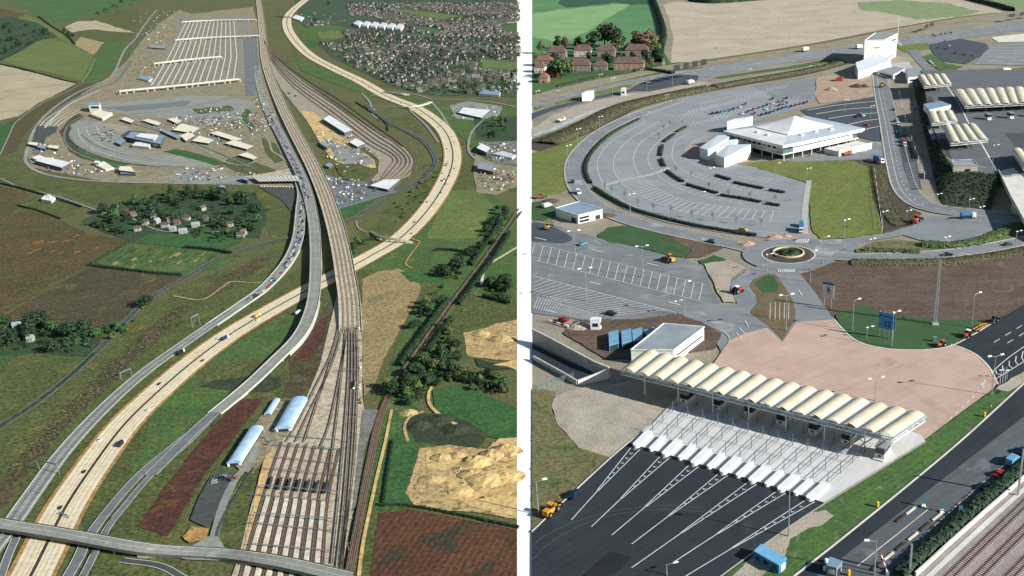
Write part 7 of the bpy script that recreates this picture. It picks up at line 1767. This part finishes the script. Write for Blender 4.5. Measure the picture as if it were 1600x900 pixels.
wood([(330,345),(400,350),(395,378),(340,380),(300,370)],20,2.2,3.4,'dm','behind the houses near the ramp',WG,7)
wood([(0,505),(60,506),(160,518),(148,552),(60,552),(0,546)],44,3.2,4.6,'dddm','in the lower left wood',WG,8)
wood([(165,512),(200,505),(212,490),(225,480),(235,470),(200,520),(170,540)],10,2.2,3.2,'dm','lining the country road bend',WG,9)
wood([(745,372),(770,335),(796,318),(796,338),(770,385),(745,392)],16,2.8,4,'ddm','beside the upper end of the old railway',WG,10)
wood([(690,425),(720,400),(745,400),(715,440),(690,440)],12,3,4.2,'dd','left of the old railway in the meadows',WG,11)
wood([(640,505),(690,445),(705,455),(660,510),(640,520)],12,2.0,3.0,'ddmo','on the left bank of the old railway',WG,12)
wood([(660,555),(700,490),(720,490),(705,540),(660,600),(630,620),(640,590)],20,2.0,3.2,'ddmo','on the right bank of the old railway',WG,13)
wood([(605,610),(650,570),(700,545),(725,545),(722,590),(690,600),(640,635),(610,625)],44,2.6,4.0,'ddmo','in the dense wood below the old railway',WG,14)
wood([(690,580),(730,575),(796,596),(796,616),(760,615),(700,600)],20,2.2,3.4,'ddmo','in the tree belt right of the dense wood',WG,15)
wood([(750,440),(796,432),(796,468),(770,465)],14,2.8,4,'ddm','around the bend of the pale track',WG,16)
wood([(745,190),(792,187),(798,215),(760,220)],14,2.4,3.4,'dm','behind the retail park',WG,17)
wood([(545,388),(575,372),(590,370),(560,395),(552,402)],6,2,3,'dm','below the footbridge end',WG,18)
wood([(560,20),(796,20),(796,140),(720,140),(600,120),(520,80)],60,2.0,3.2,'ddm','among the town houses',WG,19,False)
wood([(470,5),(560,0),(570,20),(480,40)],10,2.4,3.4,'dm','at the top of the left picture above the town',WG,20)
o = UG.build('undergrowth',[MATS['leaf_dark'],MATS['leaf_mid']]); o['kind'] = 'stuff'; o['label'] = 'dense dark undergrowth filling the woods of the left picture'; o['category'] = 'undergrowth'
# town houses
rgh = random.Random(77)
mat('lt_brown','55524b','4a4843',2,.5,.2); mat('lt_red','675850','594d46',2,.5,.2); mat('lt_grey','7a7f7f','6b7071',2,.5,.15); mat('lt_slate','464d4e','3d4446',2,.5,.15); mat('lt_wall','aeaba0','9d9a90',2,.5,.12); mat('lt_brick','7d746c','6e665f',2,.5,.1)
RC = [('brown','lt_brown'),('red','lt_red'),('grey','lt_grey'),('slate','lt_slate')]
HP = {}
for c, m_ in RC:
    for wv in ('lt_wall','lt_brick'):
        b = MB(); b.box(-1.5,1.5,-1.2,1.2,0,1.7,0)
        g2 = MB(); gable(g2,3,2.4,1.7,1.1,.15,0,1); b.add([(x-1.5,y-1.2,z) for x,y,z in g2.v], g2.f, 1)
        for s in (-.8,.3): b.box(s,s+.5,-1.23,-1.19,.9,1.35,2)
        b.box(.9,1.2,-.2,.2,2.3,3.1,0)
        o = b.build('house',[MATS[wv],MATS[m_],MATS['glass']]); tag(o,'h','house'); HP[(c,wv)] = o
town = [(478,40),(505,30),(540,48),(600,50),(640,58),(700,62),(812,60),(812,146),(740,148),(690,146),(650,144),(610,130),(560,106),(520,84),(495,62)]
upper = [(520,-20),(812,-20),(812,60),(700,60),(640,50),(590,28),(550,24)]
excl = [[(602,10),(640,14),(735,25),(690,33),(640,24)],[(636,36),(692,46),(688,54),(650,48)],[(750,90),(812,96),(812,112),(752,108)],[(545,28),(635,38),(632,52),(548,44)],[(780,40),(812,34),(812,54),(783,50)],[(466,40),(540,40),(540,66),(466,66)]]
spots = []
stm = MB(); rgc = random.Random(5)
for gx in range(-700, 60, 62):
    for gy in range(700, 1560, 62):
        A = rgc.choice([.2,.2,.85,-.35,1.4]); ca, sa = cos(A), sin(A); stp = rgc.choice([3.3,3.7,4.6]); den = rgc.uniform(.14,.42)
        for j in range(-4,5):
            run = []
            for i in range(-10,11):
                for sd_ in (-2.7,2.7):
                    u, v = i*stp, j*8.6+sd_; X, Y = gx+31+u*ca-v*sa, gy+31+u*sa+v*ca
                    if not (gx <= X < gx+62 and gy <= Y < gy+62): continue
                    q = proj((X,Y,0))
                    if not (inside(q,town) or inside(q,upper)) or any(inside(q,e) for e in excl): continue
                    run.append(u)
                    if rgc.random() < den: spots.append((q[0],q[1],A+(pi if sd_ > 0 else 0)))
            if len(run) > 3:
                P = [Vector((gx+31+u*ca+j*8.6*-sa, gy+31+u*sa+j*8.6*ca, 6.6*LZ)) for u in (min(run)-1,max(run)+1)]; ribm(stm,P,1.5)
stm = stm.build('street',MATS['l_townstreet']); stm['kind'] = 'structure'
spots.sort(key=lambda p: -p[1])
ind = [p for i,p in enumerate(spots)][:270]; rest = spots[270:]
TT = MB(); rgt = random.Random(123); kk = 0
while kk < 1900:
    x, y = rgt.uniform(470,802), rgt.uniform(2,148)
    if not (inside((x,y),town) or inside((x,y),upper)): continue
    if any(inside((x,y),e) for e in excl): continue
    kk += 1; p = G(x,y); r = rgt.uniform(1.0,2.3); leafy(TT,[(p.x,p.y,r*.7,r,r)],20,.6,rgt,rgt.choice((0,0,1)))
o = TT.build('town_trees',[mat('leaf_town','456038','385230',3,.5,.3),mat('leaf_town2','2f4a2e','263e28',3,.5,.3)]); o['kind'] = 'stuff'; o['label'] = 'mass of small dark trees between the town houses'; o['category'] = 'trees'
for i,(x,y,a_) in enumerate(ind):
    c, m_ = RC[rgh.choices(range(4),[4,3,2,3])[0]]; wv = rgh.choice(['lt_wall','lt_brick'])
    part = 'in the crowded rows nearest the motorway' if y > 110 else 'in the middle rows of the town'
    put(HP[(c,wv)], loc=G(x,y,.2), rz=a_+rgh.uniform(-.06,.06), sc=rgh.uniform(.85,1.1), label=f'small {c}-roofed {"cream" if wv=="lt_wall" else "grey brick"} house {part}', group='town houses')
b = MB()
for (x,y,a) in rest:
    p = G(x,y,.2); ca, sa = cos(a), sin(a); g2 = MB(); g2.box(-1.5,1.5,-1.2,1.2,0,1.7,rgh.choice((0,3))); g3 = MB(); gable(g3,3,2.4,1.7,1.1,.15,0,0); g2.add([(q[0]-1.5,q[1]-1.2,q[2]) for q in g3.v], g3.f, rgh.choice((1,1,2,4)))
    o_ = len(b.v); b.v += [(p.x+u*ca-v*sa, p.y+u*sa+v*ca, p.z+w_) for u,v,w_ in g2.v]
    for f,mi in zip(g2.f,g2.m): b.f.append(tuple(i+o_ for i in f)); b.m.append(mi)
if b.f:
    o = b.build('far_houses',[MATS['lt_wall'],MATS['lt_brown'],MATS['lt_red'],MATS['lt_brick'],MATS['lt_slate']]); o['kind'] = 'stuff'; o['label'] = 'mass of far town houses near the top of the left picture'; o['category'] = 'houses'
# village houses with parts
def cottage(x, y, rz, L_, label, wm='render_cream', rm='tile_brown'):
    wm = {'render_cream':'lt_wall','brick_grey':'lt_brick','brick_pink':'lt_brick','white_wall':'lt_wall'}.get(wm,wm); rm = {'tile_brown':'lt_brown','tile_red':'lt_red'}.get(rm,rm)
    t = thing('house',label,'house',G(x,y,.15),rz,'village houses')
    L_ *= .75; t.scale = (.85,.85,.85)
    W_ = 2.2; b = MB(); b.box(0,L_,0,W_,0,1.7); b.build('wall', MATS[wm], t); b = MB(); gable(b,L_,W_,1.71,1.3,.15); b.build('roof', MATS[rm], t)
    b = MB(); b.box(L_*.4,L_*.4+.35,W_*.5-.15,W_*.5+.15,2.5,3.4); b.build('chimney', MATS['brick_red'], t)
    for u in (.15,.6): b = MB(); b.box(L_*u,L_*u+.5,-.03,.01,.8,1.25); b.build('window', MATS['glass'], t)
for i,(x,y,rz,L_,wm,rm) in enumerate([(175,326,.2,4,'render_cream','tile_brown'),(190,335,.1,8,'brick_grey','tile_red'),(205,340,1.2,5,'brick_pink','tile_brown'),(228,332,.4,5,'render_cream','tile_red'),(236,342,.2,4,'render_cream','tile_brown'),(245,350,1.3,4,'white_wall','roof_grey'),(252,356,.2,5,'white_wall','tile_brown'),(262,348,.5,4,'render_cream','tile_red'),(272,352,.2,4,'brick_pink','tile_red'),(285,345,.1,5,'render_cream','tile_brown'),(300,356,.3,5,'white_wall','roof_grey'),(316,330,1.2,4,'render_cream','tile_red'),(318,345,.2,3,'brick_pink','tile_brown'),(355,355,.3,4,'white_wall','tile_brown'),(370,372,.2,5,'white_wall','tile_brown'),(378,368,.9,4,'render_cream','tile_red'),(222,352,.2,4,'render_cream','tile_brown'),(160,340,.3,3,'white_wall','tile_brown'),(20,515,.3,4,'white_wall','roof_grey'),(5,536,.3,3,'white_wall','tile_brown'),(42,535,.2,3,'render_cream','roof_grey'),(210,362,.3,4,'white_wall','tile_brown'),(265,362,.2,4,'white_wall','roof_grey'),(280,366,.3,5,'white_wall','roof_grey')]):
    cottage(x,y,rz,L_,f'{["cream","brick","white"][0 if "cream" in wm else 2 if "white" in wm else 1]} cottage with {"grey" if "grey" in rm else "red" if "red" in rm else "brown"} roof, village house {"long" if L_ > 6 else "small"} {ords[i%16]} along the lane'[:95],wm,rm)
# vehicles
def lcar(c): return small_car(c, U*1.15)
cols = ['black','dark blue','white','red','silver','black','dark blue','maroon','teal','white']
def queue(P, step, offsl, n0, n1, label, group, jit=.25, keep=.85, seed=3, z=.05):
    rg = random.Random(seed); Q = resamp(P, step); a, b_ = int(n0*len(Q)), int(n1*len(Q))
    for i in range(a, min(b_, len(Q)-1)):
        d = (Q[i+1]-Q[i]).normalized(); s = Vector((d.y,-d.x,0))
        for o_ in offsl:
            if rg.random() > keep: continue
            c = rg.choice(cols); p = Q[i]+s*o_+d*rg.uniform(-jit,jit)
            put(lcar(c), loc=(p.x,p.y,p.z+z), rz=atan2(d.y,d.x), label=f'tiny {c} car {label}', group=group)
queue(QAP,2.1,(-1.4,-.1),.25,.9,'queueing on the curving ramp','cars queueing on the ramp',keep=.5)
queue(RVP,2.2,(.2,1.35),.5,.76,'queueing on the grey road viaduct','cars queueing on the viaduct',keep=.5,seed=5)
queue(RVP,14,(-.9,.9),.05,.46,'driving on the far part of the road viaduct','cars on the far viaduct',keep=.5,seed=6)
rg = random.Random(9); Q = resamp(MP,17)
for i in range(3,len(Q)-2):
    if rg.random() < .8:
        d = (Q[i+1]-Q[i]).normalized(); s = Vector((d.y,-d.x,0)); c = rg.choice(cols); o_ = rg.choice([-3.1,-2.0,-1.0,1.0,2.0,3.1]); p = Q[i]+s*o_
        put(lcar(c), loc=(p.x,p.y,p.z+.05), rz=atan2(d.y,d.x)+(0 if o_ > 0 else pi), label=f'tiny {c} car driving on the cream motorway', group='cars on the motorway')
def llorry(c):
    k = ('lorry',c)
    if k in SMALL: return SMALL[k]
    t = thing('lorry','l','truck'); b = MB(); b.box(-1.6,.9,-.38,.38,.3,1.2); b.build('cargo_box', paint(c), t); b = MB(); b.box(.95,1.6,-.36,.36,.15,.95); b.build('cab', MATS['white_wall'], t); b = MB(); b.box(-1.5,1.4,-.3,.3,.02,.29); b.build('chassis', MATS['tyre'], t); SMALL[k] = t; return t
for (x,y,c,lb_,a) in [(403,495,'yellow','yellow lorry on the motorway beside the viaduct',(410,490)),(283,552,'black','dark lorry on the motorway in the middle of the left picture',(295,544)),(352,530,'dark blue','dark blue lorry on the near carriageway',(362,524)),(694,283,'black','dark lorry on the motorway curve',(690,290)),(467,490,'white','white lorry below the road viaduct',(475,485)),(190,695,'black','black lorry on the lower motorway',(196,688))]: put(llorry(c), loc=G(x,y,.35), rz=heading((x,y),a), label=lb_, group='lorries on the motorway')
PKD = MB()
def park(pxp, n, label, group, seed, ang=.3):
    rg = random.Random(seed); xs = [p[0] for p in pxp]; ys = [p[1] for p in pxp]; k = 0; tr = 0; used = []
    while k < n and tr < n*40:
        tr += 1; x, y = rg.uniform(min(xs),max(xs)), rg.uniform(min(ys),max(ys))
        if not inside((x,y),pxp) or any(abs(x-a)<2.6 and abs(y-b_)<1.4 for a,b_ in used): continue
        used.append((x,y)); k += 1; c = rg.choice(cols)
        if seed == 6: put(lcar(c), loc=G(x,y,.5), rz=ang+rg.choice([0,pi]), label=f'tiny {c} car {label}', group=group); continue
        src = lcar(c).data; p = G(x,y,.5); ca, sa = cos(ang), sin(ang); o_ = len(PKD.v); mi = cols.index(c)
        PKD.v += [(p.x+v.co.x*ca-v.co.y*sa, p.y+v.co.x*sa+v.co.y*ca, p.z+v.co.z) for v in src.vertices]
        for f in src.polygons: PKD.f.append(tuple(i+o_ for i in f.vertices)); PKD.m.append(10 if f.material_index else mi)
park([(146,200),(165,198),(182,206),(180,222),(160,222),(145,214)],26,'parked in the small crescent car park','cars in the small crescent',1)
park([(275,270),(300,268),(330,276),(330,282),(280,281)],22,'parked in the queue park above the green bank','cars in the queue park',2,1.2)
park([(300,185),(340,178),(375,188),(360,204),(330,200)],34,'parked beside the freight halls','cars by the freight halls',3)
park([(385,178),(410,172),(425,195),(405,200)],22,'parked beside the grass horn by the road','cars by the grass horn',4)
park([(205,22),(250,8),(262,15),(245,45),(225,60),(205,65)],30,'or container in the top left yard','vehicles in the top left yard',5)
park([(335,745),(362,742),(350,756),(332,758)],7,'waiting on the dark tarmac above the bottom bridge','cars on the dark tarmac',6)
park([(760,268),(805,270),(800,290),(775,300)],28,'parked beside the pale factory','cars by the factory',7)
park([(705,165),(716,168),(714,182),(706,182)],10,'parked at the retail shed','cars at the retail shed',8)
park([(520,255),(555,262),(560,285),(525,290)],20,'in the works yard under the viaduct','cars in the works yard',9)
park([(540,212),(555,214),(580,238),(560,240)],16,'beside the white works shed','cars by the works shed',10)
o = PKD.build('parked_cars',[paint(c) for c in cols]+[MATS['glass']]); o['kind'] = 'stuff'; o['label'] = 'crowds of tiny parked vehicles in the yards of the left picture'; o['category'] = 'cars'
for k_, o in list(SMALL.items()):
    if o.name not in USED:
        for ch in list(o.children): bpy.data.objects.remove(ch)
        bpy.data.objects.remove(o); del SMALL[k_]
for o in HP.values():
    if o.name not in USED: bpy.data.objects.remove(o)
scatter('scrub','dark scrub bushes on the strip beside the grey slip road','scrub',[(5,748),(60,682),(140,602),(200,545),(280,478),(296,480),(200,572),(110,658),(45,740)],1500,.55,['leaf_scrub','leaf_dark'],11,.6)
scatter('scrub','low bushes on the verge between motorway and ramp','scrub',[(330,440),(425,402),(400,425),(330,465)],160,.5,['leaf_scrub','leaf_dark'],12,.6)
scatter('scrub','bushes dotting the bright sand pit','scrub',[(700,735),(760,705),(808,700),(808,760),(730,775)],160,.7,['leaf_scrub_green','leaf_dark'],13,.5)
scatter('scrub','dark bushes beside the motorway curve at the right','scrub',[(600,330),(650,290),(690,240),(700,260),(670,310),(620,350)],90,.9,['leaf_dark'],14,.8)
scatter('scrub','rough bushes on the far bank left of the platforms','scrub',[(195,98),(225,60),(250,70),(235,120),(200,130)],160,.9,['leaf_scrub_green','leaf_dark'],15,.6)

# crowded yards: containers, parked trailers, huts and gear too small to tell apart
CL = MB(); rgk = random.Random(99)
def clutter(pxp, n, lo=.4, hi=1.3, ang=.3):
    xs = [p[0] for p in pxp]; ys = [p[1] for p in pxp]; k = 0; tr = 0
    while k < n and tr < n*30:
        tr += 1; x, y = rgk.uniform(min(xs),max(xs)), rgk.uniform(min(ys),max(ys))
        if not inside((x,y),pxp): continue
        k += 1; p = G(x,y,.45); a = ang+rgk.choice([0,pi/2])+rgk.uniform(-.1,.1); l, w_, h = rgk.uniform(lo,hi), rgk.uniform(.35,.7), rgk.uniform(.3,.95); ca, sa = cos(a), sin(a)
        q = MB(); q.box(-l/2,l/2,-w_/2,w_/2,0,h); o_ = len(CL.v); CL.v += [(p.x+u*ca-v*sa,p.y+u*sa+v*ca,p.z+t_) for u,v,t_ in q.v]; mi = rgk.choice((0,1,2,2,2,3,4,2)); CL.f += [tuple(i+o_ for i in f) for f in q.f]; CL.m += [mi]*6
clutter([(232,24),(262,14),(290,22),(282,34),(262,66),(244,68),(222,62)],150)
clutter([(208,108),(250,100),(240,128),(212,130)],40)
clutter([(270,185),(340,165),(400,175),(420,205),(380,215),(330,200)],200)
clutter([(215,188),(300,190),(390,225),(395,236),(300,222),(240,200)],110)
clutter([(48,222),(95,225),(92,240),(140,262),(180,266),(120,275),(60,262)],110)
clutter([(290,262),(400,262),(400,275),(300,282)],40)
clutter([(500,200),(560,215),(590,245),(560,262),(510,245),(490,210)],120)
clutter([(500,270),(560,280),(615,285),(560,315),(515,325)],150)
clutter([(745,222),(806,222),(806,255),(770,252)],90); clutter([(740,262),(806,268),(800,295),(760,300)],60); clutter([(704,165),(785,166),(778,182),(715,186)],60)
clutter([(395,690),(440,650),(455,650),(420,700)],14,.2,.6); clutter([(335,730),(372,735),(385,745),(350,760)],8,.3,.7)
clutter([(556,480),(562,480),(566,640),(560,640)],16,.2,.5,1.5)
clutter([(470,20),(540,20),(540,36),(475,36)],60); clutter([(395,150),(440,180),(425,200),(400,170)],50)
o = CL.build('yard_clutter',[MATS['white_wall'],MATS['roof_cream'],MATS['wall_dark'],MATS['roof_blue'],MATS['tile_red']]); o['kind'] = 'stuff'; o['label'] = 'tiny containers, huts and gear crowding the yards of the left picture'; o['category'] = 'clutter'
# trackside masts of the yard and the loop
ms_ = thing('line_mast','m','mast'); b = MB(); b.box(-.05,.05,-.05,.05,0,2.2); b.build('post', MATS['grey_steel'], ms_); b = MB(); b.box(-.05,.7,-.04,.04,2.0,2.08); b.build('bracket', MATS['grey_steel'], ms_)
for k,(px_,n_,lb_) in enumerate([([(560,480),(566,560),(566,640),(558,740),(545,860)],12,'grey line mast along the right rim of the yard'),([(805,336),(755,408),(700,486),(650,556),(616,606)],10,'grey line mast beside the old railway'),([(430,78),(480,118),(560,170),(625,214),(655,250),(640,280)],14,'grey line mast on the outside of the loop line'),([(505,300),(478,240),(448,180),(425,130)],10,'grey line mast on the railway viaduct')]):
    P = path(px_, .5 if k < 3 else 2.2); Q = [P[int(i*(len(P)-1)/(n_-1))] for i in range(n_)]
    for q in Q: put(ms_, loc=q, rz=.4, label=lb_, group='line masts')

for i,(x,y,r,h,m_) in enumerate([(690,715,3.5,1.2,'l_sand2'),(715,712,3,1.0,'l_sand2'),(745,722,5,2.0,'l_sand'),(768,712,4,2.2,'l_sand2'),(790,705,4.5,2.4,'l_sand2'),(735,742,4,1.4,'l_sand2'),(760,750,6,1.8,'l_sand'),(675,750,4,1.0,'l_sand2'),(790,745,5,1.2,'l_sand'),(720,770,4,.9,'l_sand'),(752,522,4,1.2,'l_sand2'),(785,530,5,1.6,'l_sand2'),(690,655,5,1.2,'l_pond'),(715,672,5,1.3,'l_pond'),(655,665,4,1.2,'l_pond'),(640,645,3,1.0,'l_sand2')]):
    heap(['eroded','ragged','broad','low'][i%4]+(' grassy mound in the dark hollow' if m_ == 'l_pond' else ' sandy mound in the quarry'), x, y, r, h, m_)
# ---------------- trim the ground sheets at the white strip ----------------
import bmesh
def trim(px, keep_right):
    a, b = G(px,960), G(px,-60); d = (b-a); nr = Vector((d.y,-d.x,0)).normalized()   # points to +x side
    for o in list(bpy.data.objects):
        if o.type != 'MESH' or o.name.startswith(('ground','white_divider')): continue
        root = o.parent or o
        if root.get('kind') != 'structure': continue
        if o.matrix_world.translation.length > 1e-6 or o.location.length > 1e-6: continue
        ds = [(Vector((v.co.x,v.co.y,0))-Vector((a.x,a.y,0))).dot(nr) for v in o.data.vertices]
        if not ds: continue
        cen = sum(ds)/len(ds)
        if (cen > 0) != keep_right or not (min(ds) < 0 < max(ds)): continue
        bm = bmesh.new(); bm.from_mesh(o.data)
        bmesh.ops.bisect_plane(bm, geom=bm.verts[:]+bm.edges[:]+bm.faces[:], plane_co=(a.x,a.y,0), plane_no=nr, clear_inner=keep_right, clear_outer=not keep_right)
        bm.to_mesh(o.data); bm.free()
trim(831.5, True); trim(808.0, False)
